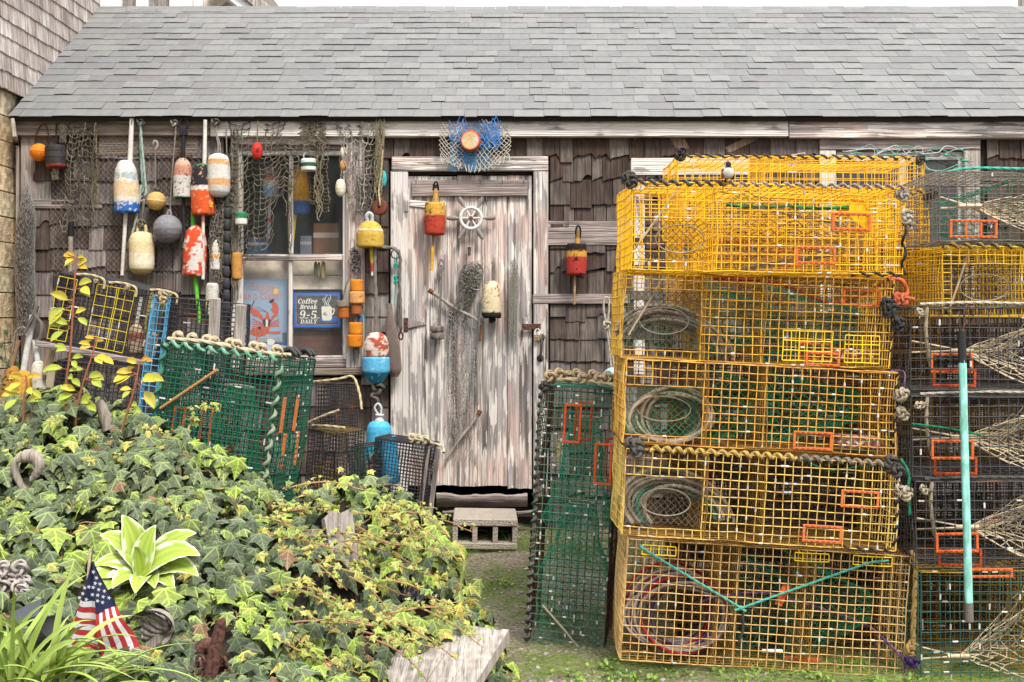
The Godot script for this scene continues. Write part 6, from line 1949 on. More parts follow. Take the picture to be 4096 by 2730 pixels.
	tn.rope(curve(PackedVector3Array([Vector3(0.635, 0.56, 0.18), Vector3(0.655, 0.5, 0.2), Vector3(0.66, 0.3, 0.2), Vector3(0.665, 0.15, 0.2), Vector3(0.67, 0.02, 0.2)])), 0.013, col("c9a868"))
	part(t, "tan_rope", tn, M.rope)
	tie(t, Vector3(0.66, 0.15, 0.21), 0.035, col("c4a368"), 3); tie(t, Vector3(0.65, 0.09, 0.22), 0.035, col("5a4378"), 3)
	for q in [[-0.49, 0.475, 0.15, 0.04, 4, 1], [0.19, 0.49, 0.15, 0.035, 4, 1], [0.46, 0.49, 0.17, 0.04, 4, 1]]:
		var gb := MB.new()
		wires(gb, Vector3(q[0] - q[2] / 2, q[1], 0.207), Vector3(q[2], 0, 0), Vector3(0, q[3], 0), q[4], q[5], {"col": col("f0d020"), "rust": 0.0, "off": Vector3.ONE, "r": 0.0028}, 1, false)
		part(t, "patch_panel", gb, M.wire)
	var tg := MB.new()
	tg.box(Vector3(0.075, 0.33, 0.19), Vector3(0.035, 0.1, 0.004), col("df6a35"), Basis.from_euler(Vector3(0, 0, -0.35)), 0.001)
	part(t, "tag", tg, M.paint)
	tg = MB.new()
	tg.box(Vector3(0.2, 0.03, 0.12), Vector3(0.16, 0.02, 0.01), col("df6a35"), Basis(), 0.001)
	part(t, "tag", tg, M.paint)
	var wb := MB.new()
	wb.tube(PackedVector3Array([Vector3(0.0, 0.075, 0.19), Vector3(0.09, 0.08, 0.19)]), 0.009, 7, col("d9d8d4"))
	part(t, "bait_bar", wb, M.paint)
	var bg := MB.new()
	bg.rope(curve(PackedVector3Array([Vector3(-0.1, 0.24, 0.205), Vector3(-0.095, 0.17, 0.21), Vector3(-0.11, 0.11, 0.21)])), 0.006, col("4b4a48"))
	part(t, "cord_end", bg, M.rope)
	coil("big coil of brown, red and purple rope in the bottom yellow trap", t.transform * Vector3(-0.36, 0.2, 0.03), 0.24, 0.2, 26, 0.0082, [col("a39389"), col("b3a498"), col("8f8078"), col("b8302e"), col("b0a296"), col("5f4c6e"), col("9a897d")], Vector3(-0.1, 0.05, 0), 0.2)
	sparrow()


func ballast(t: Node3D, at: Vector3) -> void:
	var b := MB.new()
	b.box(Vector3.ZERO, Vector3(0.19, 0.055, 0.09), Color.WHITE, Basis(), 0.006)
	var m: StandardMaterial3D = M.get("brick_speck", null)
	if m == null:
		var a := field(256, 256, 91, 0.03, 3)
		var tx := image_from(256, 256, func(x, y): return Color("8b5046").lerp(Color("cfc5bf"), smoothstep(0.62, 0.68, a[y * 256 + x])))
		m = mat("brick_speck", Color.WHITE, 0.9, tx, Vector3(5, 5, 5), T.rough_n, 0.6)
	part(t, "ballast_brick", b, m, Transform3D(Basis(), at))


func sparrow() -> void:
	var t := thing("sparrow", "small sparrow with black bib and pale breast perched on the top yellow trap", "bird", P(2913, 722, 2.75))
	var k := 1.0 / 950.0
	t.rotation = Vector3(0, 0.08, 0)
	var cf := func(v, an, p):
		var front := cos(an + PI / 2)      # 1 towards the viewer
		var c := col("cfc8bd")
		if v > 0.73:
			c = col("6d6a68") if v > 0.9 else col("dcd8d2")
			if front > 0.55: c = col("2a2625") if v < 0.86 else col("4b4542")
			elif front < -0.1: c = col("6b4a35")
			elif front < 0.35 and v > 0.8: c = col("6b4230")
		elif v > 0.58:
			c = col("2b2726") if front > 0.6 else (col("d6d0c6") if front > 0.0 else col("6f5540"))
		else:
			c = col("d2cbbf") if front > 0.05 else (col("a39684") if front > -0.3 else col("6b5240"))
		return c
	var b := MB.new()
	b.lathe(PackedVector2Array([Vector2(0, 0), Vector2(12, 1), Vector2(19, 6), Vector2(24, 15), Vector2(25.5, 25), Vector2(23.5, 35), Vector2(18, 42), Vector2(14.5, 47), Vector2(13.8, 52), Vector2(14.2, 58), Vector2(12.5, 64), Vector2(8, 68.5), Vector2(0, 70)]), 24, cf, Transform3D(Basis.from_euler(Vector3(-0.1, 0, 0)).scaled(Vector3(k, k, k * 1.15)), Vector3(0, 0.008, 0)))
	part(t, "body", b, M.foam)
	b = MB.new()
	b.tube(PackedVector3Array([Vector3(0, 0.063, 0.008), Vector3(0.002, 0.061, 0.022)]), PackedFloat32Array([0.0042, 0.0008]), 6, col("3d3733"))
	part(t, "beak", b, M.paint)
	for s in [-1, 1]:
		b = MB.new()
		b.tube(PackedVector3Array([Vector3(s * 0.008, 0.012, 0.004), Vector3(s * 0.009, 0.0, 0.006), Vector3(s * 0.009, -0.003, 0.014)]), 0.0013, 5, col("b08a78"))
		part(t, "leg", b, M.paint)
		b = MB.new()
		b.lathe(profile("ball", 0.0018, 0.0036, 8), 8, col("120f0e"), Transform3D(Basis(), Vector3(s * 0.0095, 0.063, 0.0085)))
		part(t, "eye", b, M.black_plastic)
		b = MB.new()
		b.sheet(func(u, v): return Vector3(s * (0.022 + 0.006 * sin(u * PI)), 0.048 - 0.04 * v - 0.004 * u, 0.012 - 0.045 * u * (0.5 + 0.5 * v)), 4, 5, col("6f4c38"))
		part(t, "wing", b, M.foam)
	b = MB.new()
	b.box(Vector3(0, 0.0, -0.045), Vector3(0.014, 0.004, 0.06), col("5a4334"), Basis.from_euler(Vector3(-0.45, 0, 0)), 0.001)
	part(t, "tail", b, M.foam)


func right_stack() -> void:
	var orange := col("dc6c34"); var blk := col("474647"); var tw := col("cdbd9f")
	var G := "lobster traps in the right hand stack"
	var z1 := 2.5
	var t := trap({"label": "black and grey wire trap on top of the right stack with turquoise rope", "group": G, "w": 1.2, "h": 0.305, "d": 0.5, "col": col("55534f"), "col2": col("77736b"), "endcol": col("6e675c"), "rust": 0.08, "tl": Vector2(3759, 690), "joint": 1.0, "zf": z1, "rot": Vector3(0, 0, 0), "clip": 0.03, "div": [0.7]})
	var b := MB.new()
	b.rope(curve(PackedVector3Array([Vector3(-0.56, 0.31, 0.22), Vector3(-0.45, 0.325, 0.24), Vector3(-0.2, 0.32, 0.25), Vector3(0.3, 0.31, 0.25)])), 0.007, col("4fc0ae"))
	part(t, "turquoise_rope", b, M.rope)
	vent(t, -0.45, 0.055, 0.252, 0.2, 0.07, orange, 0.0, 2)
	twine_head(t, -0.45, 0.16, 0.1, 0.305, 0.5, tw)
	funnel(t, -0.2, -0.52, 0.3, 0.5, col("2f7a62"), 0.4, 24, 12)
	t = trap({"label": "yellow trap second from top in the right stack with a wire hoop entrance", "group": G, "w": 1.2, "h": 0.31, "d": 0.5, "col": col("e8bd2e"), "endcol": col("e0ac1c"), "rust": 0.2, "tl": Vector2(3770, 986), "joint": 1.0, "zf": z1, "rot": Vector3(0, 0, 0), "clip": 0.02, "cut": [1, 1, 9, 6], "div": [0.36]})
	entry(t, -0.56, -0.26, 0.04, 0.23, 0.25, -0.38, 0.13, 0.09, 0.05, 0.1, col("5a5650"), col("a89c88"))
	edge_rope(t, Vector3(-0.6, 0.312, 0.25), Vector3(0.2, 0.312, 0.25), 0.010, col("5d5850"), col("a8893a"), 10.0)
	rod(t, "stick", Vector3(-0.56, 0.02, 0.22), Vector3(-0.46, 0.3, 0.2), 0.005, col("b3a283"))
	var z3 := 2.56
	var Ls := ["black trap third from top in the right stack with twine funnel and pale rope", "black trap fourth from top in the right stack behind the teal pole", "black trap fifth from top in the right stack, second above the ground"]
	var tls := [Vector2(3644, 1228), Vector2(3645, 1588), Vector2(3663, 1928)]
	var hs := [0.36, 0.352, 0.376]
	for i in 3:
		t = trap({"label": Ls[i], "group": G, "w": 1.2, "h": hs[i], "d": 0.5, "col": blk, "rust": [0.05, 0.05, 0.22][i], "tl": tls[i], "zf": z3, "rot": Vector3(0, [0.5, 0.3, -0.3][i], [-0.3, 0.3, 0.2][i]), "clip": 0.03, "div": [0.7], "r": 0.0026, "cell": 0.0425})
		twine_head(t, [-0.36, -0.36, -0.36][i], 0.17, 0.08, hs[i], 0.5, tw)
		vent(t, -0.42, [0.115, 0.12, 0.11][i], 0.252, 0.175, 0.075, orange); vent(t, -0.395, [0.05, 0.045, 0.04][i], 0.22, 0.18, 0.07, col("d95a28"))
		tie(t, Vector3(-0.57, hs[i] - 0.03, 0.27), 0.022, col("c4b79f"), 2)
		b = MB.new()
		b.rope(curve(PackedVector3Array([Vector3(-0.53, hs[i], 0.25), Vector3(-0.53, hs[i] - 0.1, 0.24), Vector3(-0.515, hs[i] - 0.2, 0.23), Vector3(-0.5, hs[i] - 0.26, 0.22)])), 0.010, col("b7aa93"))
		b.rope(curve(PackedVector3Array([Vector3(-0.56, hs[i] + 0.012, 0.25), Vector3(-0.3, hs[i] + 0.02, 0.25), Vector3(0.1, hs[i] + 0.012, 0.25)])), 0.007, [col("cfc5b2"), col("bfb6a6"), col("5d5a57")][i])
		part(t, "pale_rope", b, M.rope)
		if i == 1:
			b = MB.new()
			b.rope(curve(PackedVector3Array([Vector3(-0.6, 0.235, 0.26), Vector3(-0.45, 0.215, 0.262), Vector3(-0.3, 0.185, 0.26)])), 0.005, col("1f8a62"))
			part(t, "green_cord", b, M.rope)
	t = trap({"label": "dark green and black trap at the foot of the right stack", "group": G, "w": 1.2, "h": 0.48, "d": 0.5, "cell": 0.0425, "col": col("2a5c54"), "col2": col("a88a35"), "rust": 0.15, "tl": Vector2(3684, 2290), "zf": z3, "rot": Vector3(0, 0, 0.3), "clip": 0.07, "div": [0.5, 0.8]})
	twine_head(t, -0.42, 0.1, 0.05, 0.48, 0.5, tw, true)
	vent(t, -0.3, 0.475, 0.255, 0.19, 0.03, orange)
	for q in [[1.96, 5, "middle"], [1.38, 5, "back"]]:      # darker rows behind
		var y := 0.06
		for k in q[1]:
			trap({"label": "dark wire trap, %s of the %s row hidden behind the right stack" % [["lowest", "second from ground", "third from ground", "fourth from ground", "topmost"][k], q[2]], "group": G, "w": 1.2, "h": 0.37, "d": 0.5, "col": [col("5d4d24"), col("2e2c2c"), col("2c3a34"), col("7d6224"), col("2f2d2d")][(k + int(q[0])) % 5], "rust": 0.3, "pos": Vector3(2.42 + 0.03 * (k % 2), y, q[0] - 0.25), "step": 3, "clip": 0.02, "div": [0.4, 0.8], "r": 0.0026})
			y += 0.378
	# the teal pole with its hook
	var p := thing("boat_hook_pole", "long pale teal pole with black grip and bent hook leaning on the right stack", "pole", P(3876, 2488, 2.68))
	b = MB.new()
	b.tube(PackedVector3Array([P(3877, 2420, 2.68) - p.position, P(3864, 1950, 2.66) - p.position, P(3851, 1440, 2.62) - p.position]), 0.0165, 6, Color.WHITE)
	part(p, "shaft", b, mat("teal_paint", col("8fd0c3"), 0.5, T.blotch, Vector3(5, 1.5, 5)))
	b = MB.new()
	b.tube(PackedVector3Array([P(3851, 1452, 2.62) - p.position, P(3848, 1325, 2.615) - p.position]), 0.0175, 10, Color.WHITE)
	part(p, "grip", b, M.black_plastic)
	b = MB.new()
	b.tube(PackedVector3Array([P(3878, 2488, 2.682) - p.position, P(3876.5, 2412, 2.68) - p.position]), 0.018, 6, col("77726c"))
	part(p, "tip", b, M.foam)
	b = MB.new()
	var hp := curve(pts_at([[3849, 1326], [3860, 1290], [3858, 1250], [3870, 1230], [3888, 1234], [3893, 1265]], 2.615))
	for i in hp.size(): hp[i] -= p.position
	b.tube(hp, 0.0048, 7, Color.WHITE)
	part(p, "hook", b, M.rust)


# fan of light twine drawn to a point, as the heads of these traps show it
func twine_head(t: Node3D, x0: float, y0: float, x1: float, h: float, d: float, c: Color, loose := false) -> void:
	var b := MB.new()
	var a := Vector3(x0, y0, d * 0.42)
	net_diamond(b, func(u, v):
		var e := Vector3(lerpf(x1 - 0.14, x1 + 0.06, absf(u - 0.5) * 1.6), lerpf(h * 0.02, h * 0.98, u), d * 0.42 - 0.12 * sin(u * PI))
		var s := a.lerp(e, v)
		return s + Vector3(0.015 * sin(u * 17.0 + v * 5.0), -0.045 * sin(v * PI) * (1.1 - u), 0.03 * sin(u * 9.0) * v), 9, 13, 0.0028, c, 0.42, 0.06 if not loose else 0.3)
	net_diamond(b, func(u, v):
		var e := Vector3(x1 + 0.02, lerpf(h * 0.1, h * 0.9, u), -d * 0.2)
		return a.lerp(e, v) + Vector3(0, -0.02 * sin(v * PI), 0), 6, 9, 0.0024, c, 0.4, 0.25)
	for q in 2:
		b.tube(PackedVector3Array([a, Vector3(-t.get_meta("half", 0.58), y0 + 0.04 - 0.05 * q, d * 0.42)]), 0.0042, 5, c)
	b.tube(PackedVector3Array([a + Vector3(-0.05, 0, 0), a + Vector3(0.05, 0.0, 0)]), 0.011, 6, c)
	part(t, "netting_head", b, M.twine).set_meta("kind", "stuff")


func left_traps() -> void:
	var G := "lobster traps piled left of the door"
	var blk := col("333236")
	# tilted black trap with yellow panels
	var z := 1.1
	var t := trap({"label": "tilted black wire trap with yellow mesh panels at the left", "group": G, "w": 0.6, "h": 0.40, "d": 0.5, "cell": 0.0254, "col": blk, "rust": 0.1, "tl": Vector2(240, 1092), "zf": z, "rot": Vector3(3, 8, -11.5), "step": 3, "clip": 0.02, "r": 0.0026})
	for q in [[-0.3, 0.1], [-0.09, 0.12], [0.02, 0.10]]:
		var b := MB.new()
		wires(b, Vector3(q[0], 0.02, 0.253), Vector3(q[1], 0, 0), Vector3(0, 0.36, 0), 2, 6, {"col": col("d6c02a"), "rust": 0.15, "off": Vector3.ONE, "r": 0.0024, "clip": 0.1}, 1, true)
		part(t, "yellow_panel", b, M.wire)
	for q in [[-0.16, 0.41], [0.02, 0.40], [0.25, 0.405]]:
		var b := MB.new()
		b.rope(curve(PackedVector3Array([Vector3(q[0] - 0.05, q[1], 0.26), Vector3(q[0] + 0.02, q[1] + 0.012, 0.25), Vector3(q[0] + 0.1, q[1], 0.255), Vector3(q[0] + 0.11, q[1] - 0.05, 0.262)])), 0.008, col("cdbd97"))
		part(t, "lashing", b, M.rope)
		tie(t, Vector3(q[0] + 0.06, q[1] - 0.005, 0.262), 0.018, col("cdbd97"), 2)
	tie(t, Vector3(-0.3, 0.18, 0.26), 0.022, col("cdbd9a"), 2)
	# floats stored inside
	var inv := t.global_transform
	for q in [[Vector3(0.16, 0.01, 0.05), 0.045, 0.17, "d9c3a0", "cream and red float stored inside the tilted black trap", "b0655c"], [Vector3(0.25, 0.01, 0.08), 0.042, 0.15, "d9d2bd", "white and yellow float stored inside the tilted black trap", "d0b86a"]]:
		var f := thing("net_float", q[4], "float", inv * q[0])
		var b := MB.new()
		b.lathe(profile("bullet", q[1], q[2], 24), 18, bands([[0.45, col(q[3])], [0.7, col(q[5])], [1.0, col(q[3])]], col("a89a88"), 0.1))
		part(f, "body", b, M.foam)
		b = MB.new()
		b.tube(PackedVector3Array([Vector3(0, q[2] - 0.01, 0), Vector3(0.03, q[2] + 0.16, 0)]), 0.011, 8, col("d9d8d4"))
		part(f, "handle", b, M.paint)
	var rb := MB.new()
	for k in 4: rb.rope(curve(PackedVector3Array([inv * Vector3(0.19 + k * 0.012, 0.38, 0.15), inv * Vector3(0.2, 0.2, 0.18), inv * Vector3(0.25, 0.1, 0.18), inv * Vector3(0.29, 0.2, 0.17), inv * Vector3(0.28 - k * 0.012, 0.38, 0.15)])), 0.007, col("b5ab5c"))
	var rt := thing("hanging_rope", "loops of yellow green rope hanging inside the tilted black trap", "rope")
	part(rt, "loops", rb, M.rope)
	# weathered runner under it
	t = thing("wooden_runner", "grey wooden runner under the tilted black trap", "runner", P(368, 1415, z + 0.28))
	var mb := MB.new()
	mb.box(Vector3.ZERO, Vector3(0.6, 0.03, 0.04), Color.WHITE, Basis(), 0.003)
	part(t, "board", mb, M.wood_grey_h, Transform3D(Basis.from_euler(Vector3(0, 0.1, -0.19)), Vector3.ZERO))
	t = trap({"label": "black wire trap full of grey floats below the wooden runner", "group": G, "w": 0.6, "h": 0.42, "d": 0.5, "cell": 0.0254, "col": blk, "rust": 0.1, "tl": Vector2(228, 1440), "zf": z + 0.05, "rot": Vector3(0, 8, -7), "step": 3, "clip": 0.01, "r": 0.0026})
	mb = MB.new()
	inv = t.global_transform
	for k in 6:
		var f := thing("net_float", ["grey ribbed float standing leftmost in the lower black trap", "grey ribbed float second from left in the lower black trap", "grey ribbed float third from left in the lower black trap", "grey ribbed float fourth from left in the lower black trap", "grey ribbed float fifth from left in the lower black trap", "grey ribbed float rightmost in the lower black trap"][k], "float", inv * Vector3(-0.12 + k * 0.065, 0.17, 0.12), "grey floats in the lower black trap")
		var b := MB.new()
		b.lathe(profile("fender", 0.026, 0.2, 20), 12, bands([[1.0, col("85807c")]], col("5f5b58"), 0.12))
		part(f, "body", b, M.foam)
		b = MB.new()
		for y in [0.04, 0.09, 0.14]: b.tube(PackedVector3Array([Vector3(0, y, 0), Vector3(0, y + 0.01, 0)]), 0.0275, 12, col("5f5c5a"), true)
		part(f, "rib", b, M.foam)
	# narrow blue trap and the black one behind it
	t = trap({"label": "narrow bright blue wire trap leaning at the left edge of the green trap", "group": G, "w": 0.076, "h": 0.72, "d": 0.12, "cell": 0.036, "col": col("5a9dc2"), "col2": col("2a4450"), "rust": 0.12, "tl": Vector2(610, 1183), "zf": 1.62, "rot": Vector3(0, 8, -7), "clip": 0.06, "r": 0.0028})
	tie(t, Vector3(0.03, 0.72, 0.15), 0.03, col("c9b594"), 3)
	t = trap({"label": "black wire trap standing behind the green trap below the window", "group": G, "w": 0.41, "h": 0.75, "d": 0.12, "cell": 0.0254, "col": blk, "col2": col("37424a"), "rust": 0.2, "tl": Vector2(676, 1192), "zf": 1.5, "rot": Vector3(0, 6, -5), "step": 3, "clip": 0.02, "r": 0.0027})
	for q in [[862, 1194, 849, 1420], [966, 1219, 950, 1440]]:
		var f := thing("wooden_runner", "white weathered runner standing upright behind the green trap, " + ("left of two" if q[0] < 900 else "right of two"), "runner", P(q[0], q[1], 1.8))
		var b := MB.new()
		var a := P(q[0], q[1], 1.8) - f.position; var e := P(q[2], q[3], 1.8) - f.position
		b.box((a + e) / 2, Vector3(0.036, a.distance_to(e), 0.05), Color.WHITE, Basis.from_euler(Vector3(0, -0.4, atan2(a.x - e.x, a.y - e.y) * -1.0)), 0.004)
		part(f, "board", b, M.wood_pale)
	# the big green trap
	var gr := col("1f5f4a")
	t = trap({"label": "big dark green wire trap standing on end in front of the window", "group": G, "w": 0.585, "h": 1.05, "d": 0.50, "cell": 0.0265, "col": gr, "col2": col("16241f"), "rust": 0.1, "tl": Vector2(656, 1372), "zf": 2.12, "rot": Vector3(-2, -9, -7.4), "step": 2, "coarse": 3, "clip": 0.03, "end_clips": true, "r": 0.0027})  # col2 turns the panels behind the front near black for the shade within
	var h := 1.05; var W := 0.585; var D := 0.5
	edge_rope(t, Vector3(-W / 2, h, D / 2), Vector3(W / 2, h, D / 2), 0.012, col("6fae90"), col("8cc0a4"), 7.0)
	edge_rope(t, Vector3(W / 2, h, D / 2), Vector3(W / 2, 0.1, D / 2), 0.012, col("86a58c"), col("a3a88c"), 10.0)
	edge_rope(t, Vector3(-W / 2, h, D / 2), Vector3(-W / 2, 0.1, D / 2), 0.010, col("4d8a70"), col("6fa88c"), 9.0)
	mb = MB.new()
	for k in 3: mb.rope(curve(PackedVector3Array([Vector3(-W / 2, h + 0.02, 0.1 + 0.06 * k), Vector3(-0.1, h + 0.03, 0.14 + 0.04 * k), Vector3(0.1, h + 0.02, 0.17 + 0.03 * k), Vector3(W / 2, h + 0.02, 0.12 + 0.06 * k)])), 0.011, col("d3c3a4"))
	for k in 9: knot(mb, Vector3(-0.25 + 0.062 * k, h + 0.035, 0.2 + R.randf_range(-0.06, 0.03)), 0.028, 0.009, col("cdbd9e"))
	part(t, "pale_rope", mb, M.rope)
	for q in [0.02, -0.2]:
		mb = MB.new()
		for s in 2: mb.tube(curve(PackedVector3Array([Vector3(W / 2 + 0.012, h + 0.02, q + s * 0.06), Vector3(W / 2 - 0.02, h + 0.045, q + s * 0.06), Vector3(W / 2 - 0.06, h + 0.03, q + s * 0.06)])), 0.014, 7, col("2a2a2e"))
		part(t, "rubber_bumper", mb, M.black_plastic)
	funnel_down(t, h, W * 0.8, D * 0.6, col("1f9468"), 0.88, 0.1)
	for q in [[-0.19, 0.73], [-0.05, 0.75]]: vent(t, q[0], q[1] - 0.1, D / 2 - 0.05, 0.05, 0.24, col("e2762f"))
	for q in [[0.13, 0.78], [-0.05, 0.78], [0.06, 0.6], [-0.13, 0.6]]: vent(t, W / 2 + 0.004, q[1], q[0], 0.022, 0.16, col("cf7a4a"), PI / 2)
	rod(t, "stick", Vector3(-0.26, 0.74, D / 2 + 0.012), Vector3(0.0, 0.96, D / 2 + 0.02), 0.008, col("b98a55"))
	# the small black traps between the green one and the door
	t = trap({"label": "small black wire trap with tan rope on top under the window sill", "group": G, "w": 0.16, "h": 0.26, "d": 0.16, "cell": 0.021, "col": blk, "col2": col("4f4644"), "rust": 0.15, "tl": Vector2(1262, 1535), "zf": 1.25, "rot": Vector3(0, -38, 0), "step": 4, "clip": 0.0, "r": 0.0026})
	mb = MB.new()
	mb.rope(curve(PackedVector3Array([Vector3(-0.08, 0.27, 0.1), Vector3(0.02, 0.28, 0.1), Vector3(0.08, 0.29, 0.05), Vector3(0.13, 0.30, 0.0), Vector3(0.2, 0.22, 0.02), Vector3(0.25, 0.13, 0.05)])), 0.008, col("cbb98f"))
	part(t, "tan_rope", mb, M.rope)
	t = trap({"label": "small black wire trap with yellow bars lowest beside the green trap", "group": G, "w": 0.21, "h": 0.5, "d": 0.2, "cell": 0.021, "col": blk, "col2": col("5c5030"), "rust": 0.15, "tl": Vector2(1236, 1712), "zf": 1.5, "rot": Vector3(0, -35, -4), "step": 4, "clip": 0.0, "r": 0.0026})
	for q in [[-0.02, 0.2], [0.04, 0.14]]:
		mb = MB.new()
		wires(mb, Vector3(-0.08, q[1], 0.08), Vector3(0.18, 0, 0), Vector3(0, 0.1, 0), 5, 2, {"col": col("c9a82a"), "rust": 0.1, "off": Vector3.ONE, "r": 0.0025}, 1, false)
		part(t, "yellow_panel", mb, M.wire)
	mb = MB.new()
	mb.rope(curve(PackedVector3Array([Vector3(-0.1, 0.51, 0.08), Vector3(0.0, 0.52, 0.07), Vector3(0.08, 0.515, 0.02)])), 0.008, col("cbb98f"))
	mb.rope(curve(PackedVector3Array([Vector3(-0.1, 0.53, 0.11), Vector3(0.0, 0.58, 0.09), Vector3(0.06, 0.61, 0.05)])), 0.008, col("c4b492"))
	part(t, "tan_rope", mb, M.rope)
	t = trap({"label": "small teal and black wire trap wedged between two black traps", "group": G, "w": 0.16, "h": 0.42, "d": 0.2, "cell": 0.024, "col": col("1f6b66"), "col2": blk, "rust": 0.05, "tl": Vector2(1390, 1792), "zf": 1.35, "rot": Vector3(0, -10, 5), "step": 4, "clip": 0.0, "r": 0.0022})
	tie(t, Vector3(0.07, 0.36, 0.11), 0.026, col("9a8f7c"), 3)
	t = trap({"label": "black fine mesh trap with a blue buoy inside leaning by the door", "group": G, "w": 0.29, "h": 0.55, "d": 0.19, "cell": 0.0185, "col": blk, "rust": 0.05, "tl": Vector2(1500, 1752), "zf": 1.5, "rot": Vector3(0, -16, -6.5), "step": 4, "clip": 0.0, "r": 0.0022})
	inv = t.global_transform
	mb = MB.new()
	mb.rope(curve(PackedVector3Array([Vector3(0.05, 0.57, 0.09), Vector3(0.12, 0.575, 0.09), Vector3(0.17, 0.56, 0.05), Vector3(0.21, 0.545, 0.02), Vector3(0.23, 0.52, 0.05)])), 0.009, col("cfc2a3"))
	for k in 3: knot(mb, Vector3(0.06 + 0.035 * k, 0.575, 0.08), 0.026, 0.008, col("cfc2a3"))
	part(t, "pale_rope", mb, M.rope)
	for q in [[1715, 1760, 1652, 2245, 1.53], [1753, 1792, 1692, 2290, 1.42]]:
		var f := thing("wooden_runner", "grey wooden runner leaning by the door on the fine mesh trap, " + ("left of two" if q[0] < 1730 else "right of two"), "runner", P(q[2], q[3], q[4]))
		var b := MB.new()
		var a := P(q[0], q[1], q[4]) - f.position; var e := Vector3.ZERO
		b.box((a + e) / 2, Vector3(0.026, a.distance_to(e), 0.035), Color.WHITE, Basis.from_euler(Vector3(0, 0, atan2(-(a.x - e.x), a.y - e.y))), 0.003)
		part(f, "board", b, M.wood_grey)
	var bb := float_body("barrel_buoy", "bright blue cylinder buoy standing inside the black fine mesh trap", "buoy", 1562, 1745, 1935, 36, 1.36, 3, "drum", bands([[1.0, col("3fa9d8")]], col("7cc4e4"), 0.05), M.paint)
	bb = float_body("bottle_buoy", "light blue bottle shaped buoy with white neck hanging left of the door", "buoy", 1511, 1685, 1860, 50, 0.9, -2, "fender", bands([[1.0, col("4fb2dc")]], col("8ccce8"), 0.04), M.paint)
	mb = MB.new()
	var yb := 175 * S(0.9)
	mb.lathe(PackedVector2Array([Vector2(0.026, yb - 0.01), Vector2(0.026, yb + 0.01), Vector2(0.018, yb + 0.015), Vector2(0.018, yb + 0.028), Vector2(0.025, yb + 0.032), Vector2(0.025, yb + 0.04), Vector2(0.0, yb + 0.042)]), 16, col("d6d4cf"))
	mb.tube(curve(PackedVector3Array([Vector3(-0.01, yb + 0.04, 0), Vector3(-0.03, yb + 0.075, 0), Vector3(-0.012, yb + 0.1, 0), Vector3(0.008, yb + 0.08, 0), Vector3(0.008, yb + 0.04, 0)])), 0.007, 7, col("c9cdd0"))
	part(bb, "neck", mb, M.paint)
	# standing green trap right of the door
	t = trap({"label": "tall dark green trap standing on end between door and yellow stack", "group": G, "w": 0.375, "h": 1.305, "d": 0.42, "r": 0.0026, "col": col("2f7a66"), "col2": col("1f664f"), "endcol": col("4a2f26"), "rust": 0.18, "tl": Vector2(2166, 1542), "joint": 1.0, "zf": 1.98, "rot": Vector3(-1, -10, -3.2), "clip": 0.17})
	h = 1.305; W = 0.375; D = 0.42
	edge_rope(t, Vector3(-W / 2, h, D / 2), Vector3(-W / 2, 0.0, D / 2), 0.010, col("6b6964"), col("55635c"), 22.0)
	mb = MB.new()
	for k in 4: mb.rope(curve(PackedVector3Array([Vector3(-W / 2, h + 0.02, -0.05 + 0.07 * k), Vector3(-0.06, h + 0.035, 0.0 + 0.06 * k), Vector3(0.06, h + 0.03, 0.02 + 0.05 * k), Vector3(W / 2 + 0.02, h + 0.02, 0.0 + 0.06 * k)])), 0.011, col("cbb795"))
	for k in 9: knot(mb, Vector3(-0.15 + 0.04 * k, h + 0.045 + 0.012 * (k % 2), 0.12 + R.randf_range(-0.08, 0.08)), 0.03, 0.01, col("c6b28f"))
	part(t, "pale_rope", mb, M.rope)
	tie(t, Vector3(-W / 2 + 0.02, h + 0.01, D / 2), 0.03, col("55544f"), 4)
	mb = MB.new()
	wires(mb, Vector3(-W / 2, h - 0.02, D / 2 + 0.005), Vector3(W, 0, 0), Vector3(0, 0.02, 0), 10, 1, {"col": col("242426"), "rust": 0.0, "off": Vector3.ONE, "r": 0.003}, 1, false)
	part(t, "top_bar", mb, M.wire)
	vent(t, -0.025, 1.13, D / 2 + 0.004, 0.075, 0.18, col("e2602a")); vent(t, 0.135, 0.945, D / 2 + 0.004, 0.075, 0.19, col("e2602a"))
	vent(t, 0.02, 1.14, D / 2 - 0.06, 0.075, 0.18, col("d9582a")); vent(t, 0.175, 0.97, D / 2 - 0.05, 0.06, 0.19, col("c9502a"))
	funnel_down(t, h, W * 0.9, D, col("1c9a70"), 1.15, 0.62)
	funnel_down(t, h, W * 0.95, D, col("1c956c"), 0.72, 0.36)
	entry(t, -W / 2 + 0.03, W / 2 - 0.02, 0.04, 0.38, D / 2 - 0.01, 0.05, 0.22, 0.05, 0.08, 0.06, col("1a8a66"), col("9aa09a"))
	rod(t, "stick", Vector3(-0.12, 0.24, D / 2 + 0.006), Vector3(0.1, 0.02, D / 2 + 0.006), 0.006, col("b5ab95"))
	mb = MB.new()
	wires(mb, Vector3(-0.13, 0.9, -0.05), Vector3(0.02, 0, 0), Vector3(0, 0.12, 0), 1, 6, {"col": col("cfc02a"), "rust": 0.0, "off": Vector3.ONE, "r": 0.003}, 1, false)
	part(t, "yellow_panel", mb, M.wire)
	# long handled buoys in the corner
	var o := float_body("pot_buoy", "yellow pot buoy with long white pipe handle in the left corner", "buoy", 76, 1482, 1640, 37, 0.9, -8, "bottle", bands([[1.0, col("d9a845")]], col("c99636"), 0.1), M.foam)
	stick(o, "pipe", 92, 1490, 130, 1262, 0.9, 26, 26, col("dcdbd8"), M.paint)
